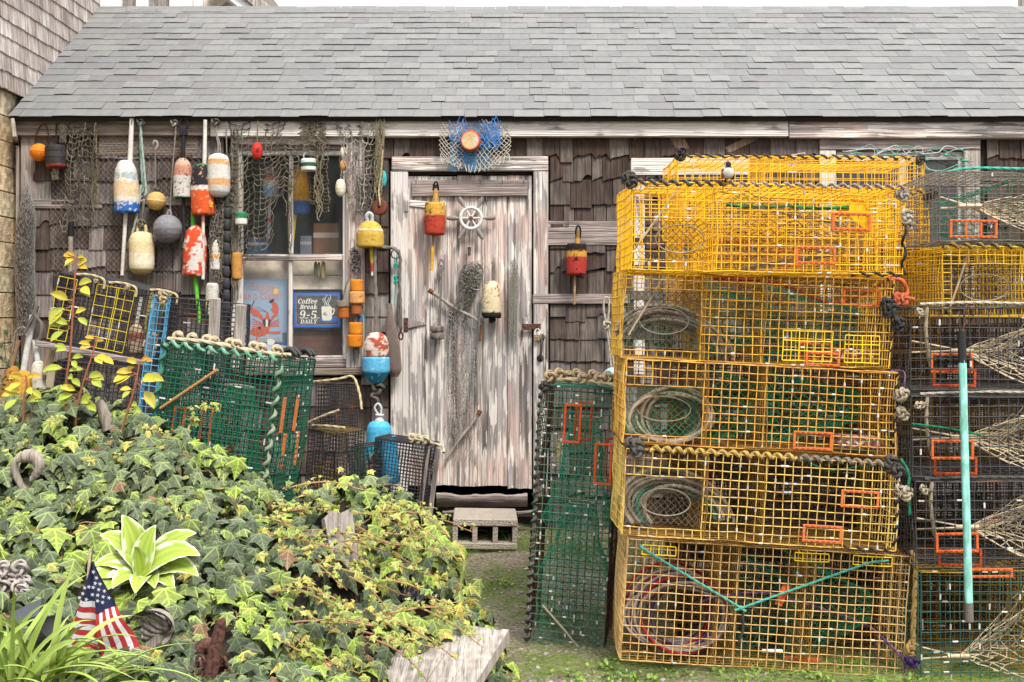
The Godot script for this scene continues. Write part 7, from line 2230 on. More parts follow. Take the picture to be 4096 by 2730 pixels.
	o = float_body("pot_buoy", "white pot buoy with chipped paint and white handle beside the wooden runner", "buoy", 160, 1445, 1560, 31, 0.9, 4, "bottle", bands([[1.0, col("dbd6ca")]], col("b09a6e"), 0.12), M.foam)
	stick(o, "pipe", 150, 1450, 137, 1360, 0.9, 22, 22, col("dcdbd8"), M.paint)
	o = float_body("pot_buoy", "burnt yellow pot buoy with blackened side at the far left", "buoy", 28, 1462, 1600, 30, 0.85, -12, "bullet", bands([[1.0, col("b8873f")]], col("3a332e"), 0.2, 0.02, 12.0), M.foam)
	stick(o, "pipe", 45, 1465, 72, 1362, 0.85, 18, 22, col("9c7f66"), M.paint)
	o = thing("hanging_rope", "grey rope knotted through the white buoy handles in the left corner", "rope", P(150, 1300, 0.95))
	lrope(o, "strand", pts_at([[130, 1262], [150, 1225], [140, 1260], [165, 1300], [160, 1350], [140, 1368]], 0.95), 0.012, col("85817c"))
	lrope(o, "strand", pts_at([[100, 1330], [120, 1290], [150, 1225]], 0.95), 0.012, col("77736e"))
	lrope(o, "strand", pts_at([[52, 1380], [60, 1330], [85, 1310], [110, 1318]], 0.9), 0.006, col("9a958e"))
	o = thing("thick_rope_end", "fat frayed cream rope end standing beside the white pot buoy", "rope", P(205, 1530, 1.0))
	lrope(o, "strand", pts_at([[202, 1550], [205, 1500], [214, 1460]], 1.0), 0.03, col("cbbda6"))
	lrope(o, "strand", pts_at([[186, 1500], [192, 1450], [200, 1400]], 0.95), 0.028, col("bfa88c"))


func funnel_down(t: Node3D, h: float, W: float, D: float, c: Color, y1 := 0.86, y0 := 0.2) -> void:   # netting hung from a hoop, widening downwards
	var b := MB.new()
	net_diamond(b, func(u, v):
		var a: float = u * TAU
		var sq := maxf(absf(cos(a)), absf(sin(a)))
		var p0 := Vector3(cos(a) * 0.06 + 0.02, y1, sin(a) * 0.05)
		var p1 := Vector3(cos(a) / sq * W * 0.46, y0, sin(a) / sq * D * 0.46)
		return p0.lerp(p1, v) + Vector3(0.01 * sin(v * 9.0 + a), 0, 0), 26, 22, 0.0013, c, 0.15)
	var hp := PackedVector3Array()
	for i in 25: hp.push_back(Vector3(cos(TAU * i / 24.0) * 0.065 + 0.02, y1, sin(TAU * i / 24.0) * 0.055))
	part(t, "netting_head", b, M.twine).set_meta("kind", "stuff")
	b = MB.new()
	b.tube(hp, 0.004, 5, col("a9ab9a"), false)
	part(t, "hoop", b, M.paint)


func doorstep() -> void:
	R.seed = 500
	for q in [[1745, 1972, 2110, 2036, 0.0, 0.16, "cracked grey sill timber in the dark gap under the door"], [1770, 2040, 2140, 2075, 0.0, 0.13, "lower grey timber behind the concrete block step"]]:
		var t := thing("timber", q[6], "timber", P(1900, q[3], q[5]))
		var mb := MB.new()
		var a := P(q[0], q[1], q[5]) - t.position; var b := P(q[2], q[3], q[5]) - t.position
		mb.sheet(func(u, v):
			var an: float = -0.6 + v * 3.4
			var hh: float = absf(a.y - b.y) * 0.5 * (0.9 + 0.2 * NA.get_noise_2d(u * 2.5, q[0] * 0.1))
			return Vector3(lerpf(a.x, b.x, u), hh - cos(an + 0.6) * hh + 0.006 * NA.get_noise_2d(u * 5.0, v * 9.0), (sin(an * 0.92) - 1.0) * 0.05), 40, 12, Color.WHITE)
		part(t, "log", mb, M.wood_grey_h)
	var c := thing("concrete_block", "weathered hollow concrete block lying on its side as a door step", "block", P(1939, 2200, 0.66))
	var mb := MB.new()
	var w := 0.392; var h := 0.185; var d := 0.40
	mb.box(Vector3(0, h - 0.0225, -d / 2), Vector3(w, 0.045, d), Color.WHITE, Basis(), 0.006)
	mb.box(Vector3(0, 0.02, -d / 2), Vector3(w, 0.04, d), Color.WHITE, Basis(), 0.006)
	for x in [-0.181, -0.062, 0.062, 0.181]: mb.box(Vector3(x, h / 2 - 0.002, -d / 2 - 0.004), Vector3(0.031, h - 0.086, d - 0.008), Color.WHITE, Basis(), 0.002)
	mb.box(Vector3(0, h / 2, -d + 0.02), Vector3(w - 0.02, h - 0.09, 0.02))
	part(c, "block", mb, M.concrete, Transform3D(Basis.from_euler(Vector3(0, 0.03, -0.02)), Vector3.ZERO))


# ---------- the ivy bank ----------
var ctrl: Array = []      # x, z, height

func mound_h(x: float, z: float) -> float:
	var sw := 0.0; var sh := 0.0
	for q in ctrl:
		var d: float = (x - q[0]) * (x - q[0]) + (z - q[1]) * (z - q[1])
		var w := 1.0 / pow(d + 0.006, 2.0)
		sw += w; sh += w * q[2]
	return sh / sw + 0.05 * NA.get_noise_2d(x * 3.4, z * 3.4) + 0.02 * NA.get_noise_2d(x * 9.0, z * 9.0)

func C(px: float, py: float, d: float) -> Vector3: return P(px, py, CAM_Z - d)

func mound() -> void:
	for q in [[0, 1640, 5.2], [150, 1600, 5.2], [300, 1560, 5.2], [450, 1650, 5.2], [600, 1730, 5.1], [700, 1760, 5.1], [850, 1830, 5.05], [960, 1960, 5.0], [1090, 2130, 4.95], [1180, 2120, 4.95], [1270, 1990, 4.9], [1400, 1920, 4.9], [1540, 1960, 4.9], [1640, 2060, 4.85], [1700, 2180, 4.8],
			[0, 1850, 4.7], [300, 1830, 4.75], [600, 1870, 4.7], [850, 1990, 4.65], [1050, 2130, 4.65], [0, 2050, 4.35], [300, 2050, 4.35], [600, 2050, 4.35], [900, 2150, 4.4], [1200, 2200, 4.45], [1450, 2200, 4.55], [1620, 2300, 4.6], [1750, 2420, 4.65],
			[0, 2300, 4.0], [300, 2320, 4.0], [600, 2350, 4.05], [900, 2400, 4.05], [1200, 2450, 4.15], [1450, 2450, 4.3], [1650, 2500, 4.5], [1820, 2500, 4.7],
			[0, 2560, 3.65], [300, 2600, 3.65], [600, 2640, 3.7], [900, 2680, 3.75], [1200, 2720, 3.9], [1450, 2720, 4.05], [1600, 2640, 4.25]]:
		var p := C(q[0], q[1], q[2])
		ctrl.append([p.x, p.z, p.y - 0.05])
	for x in [-2.5, -1.9, -1.4, -0.9, -0.5]:      # behind the ridge it drops away, in front it runs on
		ctrl.append([x, 2.05, 0.45]); ctrl.append([x, 1.7, 0.0]); ctrl.append([x * 0.8, 4.25, 0.38]); ctrl.append([x * 0.8, 4.8, 0.2])
	for z in [1.9, 2.3, 2.6, 2.9, 3.2, 3.5, 3.8, 4.2]:
		ctrl.append([0.02 + 0.1 * (z - 2.5 if z < 2.5 else 0.0), z, -0.06]); ctrl.append([0.3, z, -0.1])
	for z in [2.2, 2.8, 3.4]: ctrl.append([-3.1, z, 0.9])
	for q in [[1700, 2730, 4.1], [1640, 2730, 4.0], [1760, 2690, 4.2], [1850, 2650, 4.3], [1900, 2600, 4.4]]:      # open ground under the plank
		var p := C(q[0], q[1], q[2])
		ctrl.append([p.x, p.z, 0.05])
	var b := MB.new()
	b.sheet(func(u, v):
		var x: float = lerpf(-3.0, 0.2, u); var z := lerpf(4.6, 1.75, v)
		return Vector3(x, mound_h(x, z) - 0.03, z), 70, 64, Color.WHITE)
	structure("earth_bank", b, M.earth)
	ivy()


func on_bank(px: float, py: float, lift: float) -> Vector3:     # the spot of the bank that lies along this line of sight
	var d := 5.4
	while d > 3.2:
		var p := C(px, py, d)
		if p.y >= mound_h(p.x, p.z) + lift: return p if d < 5.38 else C(px, py, 4.5)
		d -= 0.02
	return C(px, py, 4.2)

func leaf_mesh(fold: float, curl: float, skew: float, wide := 1.0, lobe := 1.0) -> ArrayMesh:
	var rp := [Vector2(0.16, -0.13), Vector2(0.42, -0.06), Vector2(0.36, 0.17), Vector2(0.62, 0.38), Vector2(0.31, 0.46), Vector2(0.17, 0.68)]
	for i in rp.size(): rp[i] = Vector2(rp[i].x * wide * (lobe if i == 3 or i == 1 else 1.0), rp[i].y)
	var sp := [Vector2(0, 0), Vector2(0, 0.3), Vector2(0, 0.62), Vector2(0, 1.0)]
	var b := MB.new()
	var lift := func(q: Vector2) -> Vector3:
		return Vector3(q.x + skew * q.y * q.y * 0.2, q.y - 0.1, -fold * absf(q.x) * (1.0 - 0.3 * q.y) - curl * q.y * q.y + 0.04 * sin(q.x * 12.0 + q.y * 7.0))
	for sg in [1.0, -1.0]:
		var pr: Array = []
		for q in rp: pr.append(Vector2(q.x * sg, q.y))
		for f in [[sp[0], pr[0], pr[1]], [sp[0], pr[1], pr[2]], [sp[0], pr[2], sp[1]], [sp[1], pr[2], pr[3]], [sp[1], pr[3], pr[4]], [sp[1], pr[4], sp[2]], [sp[2], pr[4], pr[5]], [sp[2], pr[5], sp[3]]]:
			var q: Array = [lift.call(f[0]), lift.call(f[1]), lift.call(f[2])]
			var nn: Vector3 = (q[1] - q[0]).cross(q[2] - q[0]).normalized()
			if sg < 0: nn = -nn
			nn = (nn + Vector3(0, 0, 0.6)).normalized()
			var k := b.v.size()
			for i in 3: b.vert(q[i], nn, Color.WHITE, Vector2(f[i].x * 0.7 + 0.5, 0.9 - f[i].y * 0.8))
			if sg > 0: b.ix.append_array(PackedInt32Array([k, k + 2, k + 1]))
			else: b.ix.append_array(PackedInt32Array([k, k + 1, k + 2]))
	return b.mesh()

func mound_n(x: float, z: float) -> Vector3:
	var e := 0.04
	return Vector3(mound_h(x - e, z) - mound_h(x + e, z), 2 * e, mound_h(x, z - e) - mound_h(x, z + e)).normalized()

func to_px(p: Vector3) -> Vector2:
	var d := CAM_Z - p.z
	return Vector2(2048 + p.x * FOCAL / d, HOR - (p.y - EYE) * FOCAL / d)

var leafs: Array = []

func ivy() -> void:
	R.seed = 600
	leafs = [leaf_mesh(0.22, 0.12, 0.2), leaf_mesh(0.38, 0.2, -0.3), leaf_mesh(0.1, 0.28, 0.0), leaf_mesh(0.5, 0.05, 0.4, 0.8), leaf_mesh(0.25, 0.35, 0.3, 1.15, 0.8), leaf_mesh(0.7, 0.45, -0.2, 0.75, 0.7)]
	var tones := [Color(0.14, 0.18, 0.10), Color(0.22, 0.275, 0.155), Color(0.34, 0.41, 0.215), Color(0.44, 0.54, 0.17), Color(0.60, 0.78, 0.16), Color(0.82, 0.80, 0.24), Color(0.92, 0.74, 0.2), Color(0.42, 0.25, 0.14)]
	var tm: Array = []
	for k in tones.size():
		var m: StandardMaterial3D = M.leaf.duplicate()
		m.resource_name = "ivy_%d" % k
		m.albedo_color = (tones[k] as Color).linear_to_srgb()
		m.roughness = 0.38 if k < 3 else 0.5
		tm.append(m)
	var all: Array = []
	var tries := 0
	while all.size() < 4300 and tries < 20000:
		tries += 1
		var x := R.randf_range(-2.45, 0.0); var z := R.randf_range(2.15, 4.15)
		var h := mound_h(x, z)
		if h < 0.06: continue
		var n := mound_n(x, z)
		if n.z < -0.25 and R.randf() < 0.6: continue
		var lay := pow(R.randf(), 0.7)
		var p := Vector3(x, h, z) + n * (0.0 + 0.10 * lay)
		var px := to_px(p)
		if px.x < -120 or px.y > 2860: continue
		if hole(px): continue
		if NA.get_noise_2d(x * 5.0 + 40.0, z * 5.0) < -0.3 and R.randf() < 0.75: continue
		var s := lerpf(0.036, 0.115, pow(R.randf(), 1.4))
		var young := NA.get_noise_2d(x * 1.7 + 9.0, z * 1.7) + (0.35 if px.x < 480 and px.y > 2050 else 0.0)
		var yellow: float = smoothstep(1000.0, 1500.0, px.x) * 0.3
		var k := 0
		var q := R.randf()
		if q < yellow * 0.5: k = 5 + R.randi() % 2
		elif q < yellow + 0.05: k = 4 + R.randi() % 2
		elif young > 0.25 and R.randf() < 0.6: k = [3, 4, 4, 3][R.randi() % 4]
		elif q > 0.93: k = 7 if R.randf() < 0.5 else 6
		else: k = [0, 0, 1, 1, 2, 2, 3, 1][R.randi() % 8]
		if k >= 5: s *= 0.75
		var zz := (n + Vector3(R.randf_range(-0.85, 0.85), R.randf_range(-0.4, 0.6), R.randf_range(-0.3, 0.9))).normalized()
		var down := Vector3(R.randf_range(-0.7, 0.7), -1.0, R.randf_range(-0.1, 0.7))
		var yy := (down - zz * down.dot(zz)).normalized()
		var xf := Transform3D(Basis(yy.cross(zz), yy, zz).scaled(Vector3(s, s, s)), p)
		all.append([lay + s * 4.0 - (CAM_Z - z) * 0.25, R.randi() % 6, k, xf, px])
	all.sort_custom(func(a, b): return a[0] > b[0])
	var t := thing("ivy", "dense bank of dark and yellowing ivy covering the left foreground", "ivy", Vector3.ZERO)
	var single := 0
	var rest: Array = [[], [], [], [], [], []]
	for q in all:
		if single < 290 and q[4].y < 2700 and q[4].x > 0:
			part(t, "leaf", leafs[q[1]], tm[q[2]], q[3]); single += 1
		else: rest[q[1]].append(q)
	# trailing shoots with small yellow leaves, mostly on the right
	var stems := MB.new()
	var shoots: Array = []
	for i in 74:
		var px0 := R.randf_range(1000, 1660); var py0 := R.randf_range(1950, 2560)
		if i > 54: px0 = R.randf_range(30, 950); py0 = R.randf_range(1620, 2400)
		if i < 8: px0 = R.randf_range(1450, 1620); py0 = R.randf_range(1990, 2160)
		var d := lerpf(4.9, 4.0, clampf((py0 - 1900) / 700.0, 0, 1)) - 0.12
		var p := C(px0, py0, d)
		p.y = maxf(p.y, mound_h(p.x, p.z) + 0.03)
		var dir := Vector3(R.randf_range(0.6, 1.2), R.randf_range(-0.45, 0.25), R.randf_range(-0.1, 0.5)).normalized()
		if i > 54: dir = Vector3(R.randf_range(-0.4, 0.8), R.randf_range(-0.2, 0.8), R.randf_range(0.0, 0.6)).normalized()
		var L := R.randf_range(0.15, 0.42) if i < 55 else R.randf_range(0.06, 0.16)
		var pts := PackedVector3Array()
		var m := 9
		for j in m:
			pts.push_back(p)
			p += dir * L / (m - 1)
			dir = (dir + Vector3(R.randf_range(-0.12, 0.12), R.randf_range(-0.14, 0.10) + (0.1 if j > 5 else -0.03), R.randf_range(-0.1, 0.1))).normalized()
			var gh := mound_h(p.x, p.z) + 0.03
			if p.y < gh: p.y = gh
		var rr := PackedFloat32Array()
		for j in m: rr.push_back(lerpf(0.0042, 0.0017, float(j) / m))
		stems.tube(pts, rr, 5, Color(0.36, 0.20, 0.11) * R.randf_range(0.7, 1.15), false)
		for j in range(1, m):
			for rep in 2:
				var a := pts[j].lerp(pts[j - 1], R.randf())
				var o := Vector3(R.randf_range(-1, 1), R.randf_range(-0.2, 1.2), R.randf_range(-0.6, 1)).normalized() * R.randf_range(0.012, 0.034)
				stems.strand(a, a + o, 0.0009, Color(0.5, 0.45, 0.12))
				var zz := (o.normalized() + Vector3(R.randf_range(-0.4, 0.4), 0.2, R.randf_range(0.2, 1.1))).normalized()
				var yy := Vector3(R.randf_range(-1, 1), R.randf_range(-1, 0.4), R.randf_range(-0.5, 0.5))
				yy = (yy - zz * yy.dot(zz)).normalized()
				var s := R.randf_range(0.014, 0.034) * (1.1 - 0.5 * float(j) / m)
				shoots.append([R.randi() % 6, [5, 6, 5, 4, 3, 5][R.randi() % 6], Transform3D(Basis(yy.cross(zz), yy, zz).scaled(Vector3(s, s, s)), a + o)])
	for i in 90:     # woody stems among the leaves
		var x := R.randf_range(-2.2, -0.15); var z := R.randf_range(2.3, 4.0)
		var pts := PackedVector3Array()
		var dir := Vector2(R.randf_range(-1, 1), R.randf_range(-1, 1)).normalized()
		for j in 7:
			pts.push_back(Vector3(x, mound_h(x, z) + 0.012 + 0.03 * R.randf(), z))
			x += dir.x * 0.06; z += dir.y * 0.06
			dir = dir.rotated(R.randf_range(-0.4, 0.4))
		stems.tube(pts, 0.0036, 5, Color(0.22, 0.14, 0.09) * R.randf_range(0.7, 1.3), false)
	part(t, "stems", stems, M.twine).set_meta("kind", "stuff")
	for k in 6:
		var mm := MultiMesh.new()
		mm.transform_format = MultiMesh.TRANSFORM_3D; mm.use_colors = true; mm.mesh = leafs[k]
		var sh: Array = shoots.filter(func(q): return q[0] == k)
		mm.instance_count = rest[k].size() + sh.size()
		var i := 0
		for q in rest[k]:
			var g := R.randf_range(0.8, 1.2)
			mm.set_instance_transform(i, q[3]); mm.set_instance_color(i, tones[q[2]] * g); i += 1
		for q in sh:
			var g := R.randf_range(0.8, 1.2)
			mm.set_instance_transform(i, q[2]); mm.set_instance_color(i, tones[q[1]] * g); i += 1
		stuff_multi("foliage", "", "", mm, M.leaf, t)


func hole(px: Vector2) -> bool:     # where other things lie open on the bank
	for q in [[569, 2240, 150, 85], [640, 2490, 75, 70], [395, 2420, 100, 170], [110, 1880, 60, 50], [1354, 2110, 62, 75], [45, 2325, 55, 50], [1645, 2400, 95, 40], [870, 2600, 80, 110], [110, 2460, 85, 60], [1710, 2670, 170, 85], [415, 1675, 28, 45]]:
		var d := Vector2((px.x - q[0]) / q[2], (px.y - q[1]) / q[3])
		if d.length() < 1.0: return true
	return false

func drift(called: String, label: String, pts: Array, d: float, rad: Array, m: Material = null) -> Node3D:
	var p := PackedVector3Array()
	for q in pts: p.push_back(C(q[0], q[1], d + (q[2] if q.size() > 2 else 0.0)))
	var t := thing(called, label, "driftwood", p[0])
	var c := curve(p, 7)
	var rr := PackedFloat32Array()
	for i in c.size():
		var u := float(i) / (c.size() - 1) * (rad.size() - 1)
		var k := mini(int(u), rad.size() - 2)
		rr.push_back(lerpf(rad[k], rad[k + 1], u - k) * (0.92 + 0.16 * NA.get_noise_1d(i * 0.9)))
		c[i] -= t.position
	var mb := MB.new()
	mb.tube(c, rr, 12, Color.WHITE)
	for i in mb.v.size(): mb.v[i] += mb.n[i] * 0.006 * NA.get_noise_3dv(mb.v[i] * Vector3(40, 12, 40)) 
	part(t, "wood", mb, m if m else M.driftwood)
	return t


func mound_things() -> void:
	R.seed = 700
	# driftwood
	drift("driftwood", "hooked grey driftwood branch rising from the ivy at far left", [[160, 2040], [120, 1995], [85, 1950], [60, 1890], [62, 1850], [95, 1828], [135, 1830], [155, 1860], [140, 1900], [120, 1925]], 4.5, [0.012, 0.02, 0.014, 0.017, 0.013, 0.028, 0.034, 0.024, 0.018, 0.004])
	drift("driftwood", "pale driftwood stub among the rose shoots behind the ivy", [[440, 1720], [425, 1680], [405, 1630], [400, 1600]], 5.05, [0.04, 0.034, 0.026, 0.012])
	var t := drift("driftwood", "twisted grey driftwood root with a curled knob beside the flag", [[505, 2760], [560, 2700], [610, 2620], [640, 2550], [625, 2500], [600, 2470]], 3.75, [0.05, 0.055, 0.05, 0.045, 0.04, 0.02])
	var mb := MB.new()
	mb.sheet(func(u, v):
		var a: float = lerpf(-2.6, 1.0, u)
		var r: float = lerpf(0.055, 0.075, v)
		return C(630 + 0, 2490, 3.75) - t.position + Vector3(cos(a) * r * 1.0, -sin(a) * r * 0.62 + 0.012 * sin(u * 5.0), 0.02 + 0.07 * v), 26, 5, Color.WHITE)
	mb.sheet(func(u, v):
		var a: float = lerpf(-2.6, 1.0, 1.0 - u)
		var r: float = lerpf(0.062, 0.082, v)
		return C(630 + 0, 2490, 3.75) - t.position + Vector3(cos(a) * r * 1.0, -sin(a) * r * 0.62 + 0.012 * sin((1.0 - u) * 5.0), 0.02 + 0.07 * v), 26, 5, Color.WHITE)
	for k in 5:
		var p := PackedVector3Array()
		for i in 9: p.push_back(C(630, 2490, 3.75) - t.position + Vector3((-0.045 + 0.012 * i), 0.016 * sin(i * 0.55 + k) - 0.012 * k + 0.02, 0.05 - 0.006 * k))
		mb.tube(p, 0.009, 7, Color.WHITE)
	part(t, "knob", mb, M.driftwood)
	# white post and the white plank
	var w := thing("wooden_post", "broken white weathered post end sticking up out of the ivy", "post", on_bank(1354, 2120, 0.05))
	mb = MB.new()
	var poly := PackedVector2Array([Vector2(-0.05, -0.2), Vector2(0.05, -0.2), Vector2(0.056, 0.05), Vector2(0.04, 0.068), Vector2(0.01, 0.06), Vector2(-0.02, 0.074), Vector2(-0.055, 0.05)])
	mb.slab(poly, -0.05, 0.05)
	part(w, "post", mb, M.wood_pale, Transform3D(Basis.from_euler(Vector3(-0.25, 0.3, 0.12)), Vector3.ZERO))
	w = thing("plank", "big white weathered plank with long cracks lying at the foot of the ivy", "plank", C(1722, 2672, 4.24))
	R.seed = 31
	var xx := -0.17
	for i in 4:
		var wd: float = [0.11, 0.08, 0.09, 0.09][i]
		mb = MB.new()
		var pl := PackedVector2Array()
		for k in 9: pl.append(Vector2(wd * k / 8.0, 0.38 + R.randf_range(-0.012, 0.012)))
		for k in 9: pl.append(Vector2(wd - 0.003 - (wd - 0.003) * k / 8.0 + R.randf_range(-0.001, 0.001), -0.55))
		mb.slab(pl, -0.05, R.randf_range(-0.002, 0.002), Color.WHITE)
		part(w, "board_strip", mb, M.wood_pale, Transform3D(Basis.from_euler(Vector3(-PI / 2 + 0.16, 0, 0)), Vector3(xx, 0, 0)))
		xx += wd
	w.rotation = Vector3(0, -0.26, -0.03)
	# black plastic bag
	w = thing("plastic_bag", "crumpled black plastic bag caught in the ivy by the path", "bag", on_bank(1650, 2392, 0.07))
	mb = MB.new()
	mb.sheet(func(u, v):
		var n := NA.get_noise_2d(u * 6.0, v * 6.0); var n2 := NB.get_noise_2d(u * 14.0, v * 14.0)
		return Vector3((u - 0.5) * 0.22, 0.012 + 0.05 * n * sin(u * PI) + 0.014 * n2 + 0.02 * sin(u * PI) * sin(v * PI), 0.07 - v * 0.15 - 0.02 * n), 26, 18, Color.WHITE)
	part(w, "film", mb, M.black_bag)
	# pale knotted rope lump at the far left
	w = thing("rope_lump", "lump of bleached knotted rope at the left edge of the ivy", "rope", on_bank(45, 2330, 0.06))
	mb = MB.new()
	R.seed = 12
	for k in 12:
		knot(mb, Vector3(R.randf_range(-0.045, 0.045), R.randf_range(-0.05, 0.05), R.randf_range(-0.02, 0.03)), 0.03, 0.0065, col("cfc4c0") * R.randf_range(0.75, 1.05))
	part(w, "strands", mb, M.rope)
	# solar spotlight
	w = thing("solar_light", "black solar garden light with tilted panel behind the daylily leaves", "garden light", C(170, 2600, 3.6))
	mb = MB.new()
	mb.box(Vector3.ZERO, Vector3(0.12, 0.008, 0.08), Color.WHITE, Basis(), 0.002)
	var xf := Transform3D(Basis.from_euler(Vector3(0.55, 0.25, 0.5)), C(102, 2460, 3.6) - w.position)
	part(w, "panel", mb, M.black_plastic, xf)
	mb = MB.new()
	mb.box(Vector3(0, 0.005, 0), Vector3(0.108, 0.002, 0.068), Color.WHITE, Basis(), 0.0005)
	part(w, "solar_cell", mb, mat("solar_glass", col("4a4e55"), 0.15), xf)
	mb = MB.new()
	mb.lathe(PackedVector2Array([Vector2(0, -0.05), Vector2(0.035, -0.05), Vector2(0.055, 0.01), Vector2(0.058, 0.05), Vector2(0.053, 0.05), Vector2(0.045, 0.03), Vector2(0, 0.028)]), 24, Color.WHITE, Transform3D(Basis.from_euler(Vector3(0.4, 0, -0.6)), C(205, 2560, 3.62) - w.position))
	part(w, "lamp_head", mb, M.black_plastic)
	mb = MB.new()
	mb.tube(PackedVector3Array([C(125, 2480, 3.6) - w.position, C(150, 2540, 3.62) - w.position, C(165, 2700, 3.65) - w.position]), 0.011, 8, Color.WHITE)
	part(w, "stake", mb, M.black_plastic)
	# rusty mooring hook with chain
	w = thing("rusty_anchor", "rusty iron anchor arm with curved hook at the bottom of the ivy", "anchor", C(860, 2700, 3.7))
	mb = MB.new()
	var hp := PackedVector3Array()
	for q in [[838, 2740], [846, 2680], [856, 2625], [866, 2575], [876, 2530], [882, 2500], [878, 2478]]: hp.push_back(C(q[0], q[1], 3.6) - w.position)
	mb.tube(curve(hp, 6), PackedFloat32Array(range(37).map(func(i): return [0.021, 0.0215, 0.021, 0.020, 0.019, 0.017, 0.010][mini(i / 6, 6)])), 10, Color.WHITE)
	part(w, "hook", mb, M.rust)
	mb = MB.new()
	hp = PackedVector3Array()
	for q in [[640, 2640], [700, 2660], [750, 2680], [790, 2640], [800, 2600], [830, 2580], [850, 2600]]: hp.push_back(C(q[0], q[1], 3.72) - w.position)
	mb.tube(curve(hp, 5), 0.024, 10, Color.WHITE)
	part(w, "arm", mb, M.rust)
	w = thing("chain", "heap of rusty chain links hung round the anchor arm", "chain", C(860, 2690, 3.65))
	R.seed = 14
	for k in 14:
		mb = MB.new()
		var rg := PackedVector3Array()
		for i in 15:
			var a := TAU * i / 14.0
			rg.push_back(Vector3(cos(a) * 0.0135, sin(a) * 0.021, 0))
		mb.tube(rg, 0.0052, 6, Color.WHITE, false)
		var at := C(795 + 35 * (k % 4) + R.randf_range(-6, 6), 2648 + 30 * (k / 4) + R.randf_range(-6, 6), 3.66 + R.randf_range(-0.03, 0.03)) - w.position
		part(w, "link", mb, M.rust, Transform3D(Basis.from_euler(Vector3(R.randf_range(-0.5, 0.5), R.randf_range(-1.2, 1.2), R.randf_range(-0.6, 0.6))), at))
	flag()


func flag() -> void:
	var d := 3.58
	var t := thing("american_flag", "small American flag on a thin wooden stick among the daylilies", "flag", C(330, 2590, d))
	var mb := MB.new()
	mb.tube(PackedVector3Array([C(360, 2198, d + 0.01) - t.position, C(345, 2400, d + 0.01) - t.position, C(322, 2720, d + 0.01) - t.position]), 0.005, 8, col("cdb79b"))
	part(t, "stick", mb, M.foam)
	var red := col("b8383c"); var white := col("e3e2e4"); var blue := col("2a3050")
	var q := func(x, y, dd): return C(x / 1.388, 1600 + y / 1.388, d + dd) - t.position
	# the cloth hangs in two folds; the crease stands towards the viewer
	var A: Vector3 = q.call(513, 897, 0.0)
	var crease := func(f): return q.call(lerpf(513, 556, f), lerpf(897, 1560, f), -0.05 * sin(minf(f * 1.6, 1.0) * PI * 0.5))
	var lft := func(f): return q.call(lerpf(513, 368, f), lerpf(897, 1375, f), 0.01)
	var rgt := func(f): return q.call(lerpf(513, 790, f), lerpf(897, 1400, f), 0.015)
	mb = MB.new()
	var nb := 26
	var soft := func(a: Vector3, b: Vector3, u: float, k: float): return a.lerp(b, u) + Vector3(0, -0.004 * sin(u * PI), 0.010 * sin(u * PI * 2.0 + k))
	var strip := func(a0, b0, a1, b1, c):     # cloth between two lines, split across for its ripple
		for i in 6:
			var u0 := i / 6.0; var u1 := (i + 1) / 6.0
			mb.quad(soft.call(a1, b1, u0, 0.4), soft.call(a1, b1, u1, 0.4), soft.call(a0, b0, u1, 0.4), soft.call(a0, b0, u0, 0.4), c)
	# left fold: blue above, then bars
	var fl := 0.335
	for i in 4: strip.call(lft.call(fl * 1.33 * i / 4.0), crease.call(fl * i / 4.0), lft.call(fl * 1.33 * (i + 1) / 4.0), crease.call(fl * (i + 1) / 4.0), blue)
	var a := fl; var la := fl * 1.33
	for i in 9:
		var b := a + 0.052; var lb := la + (1.0 - fl * 1.33) / 9.0
		strip.call(lft.call(la), crease.call(a), lft.call(lb), crease.call(b), white if i % 2 == 0 else red)
		a = b; la = lb
	# right fold: stripes run parallel to its outer edge
	var fr := 0.49
	for i in 4: strip.call(crease.call(0.43 * i / 4.0), rgt.call(fr * i / 4.0), crease.call(0.43 * (i + 1) / 4.0), rgt.call(fr * (i + 1) / 4.0), blue)
	var c0: Vector3 = crease.call(0.43); var c1: Vector3 = rgt.call(fr)
	var e0: Vector3 = q.call(560, 1568, -0.04); var e1: Vector3 = rgt.call(1.0)
	for i in 7:
		var u0 := i / 7.0; var u1 := (i + 1) / 7.0
		var p0 := c0.lerp(c1, u0); var p1 := c0.lerp(c1, u1)
		var r0 := e0.lerp(e1, pow(u0, 0.9)); var r1 := e0.lerp(e1, pow(u1, 0.9))
		for j in 8:
			var v0 := j / 8.0; var v1 := (j + 1) / 8.0
			var rip := func(p: Vector3, v: float): return p + Vector3(0, 0, 0.012 * sin(v * 7.0))
			mb.quad(rip.call(p0.lerp(r0, v1), v1), rip.call(p1.lerp(r1, v1), v1), rip.call(p1.lerp(r1, v0), v0), rip.call(p0.lerp(r0, v0), v0), red if i % 2 == 0 else white)
	part(t, "cloth", mb, M.cloth)
	mb = MB.new()
	for st in [[517, 957], [534, 990], [554, 1024], [578, 1063], [604, 1101], [527, 1020], [546, 1055], [572, 1095], [516, 1043], [541, 1086], [568, 1126], [540, 1118], [512, 1083], [492, 1040], [468, 1045], [458, 1077], [440, 1100], [478, 1110]]:
		var s := PackedVector2Array()
		for i in 10: s.append(Vector2(sin(TAU * i / 10.0 + 0.3), cos(TAU * i / 10.0 + 0.3)) * (0.0068 if i % 2 == 0 else 0.0028))
		var ctr: Vector3 = q.call(st[0], st[1], -0.056 if st[0] < 545 and st[0] > 500 else -0.038)
		mb.slab(s, 0.0, 0.0008, white, Transform3D(Basis(), ctr))
	part(t, "stars", mb, M.cloth)


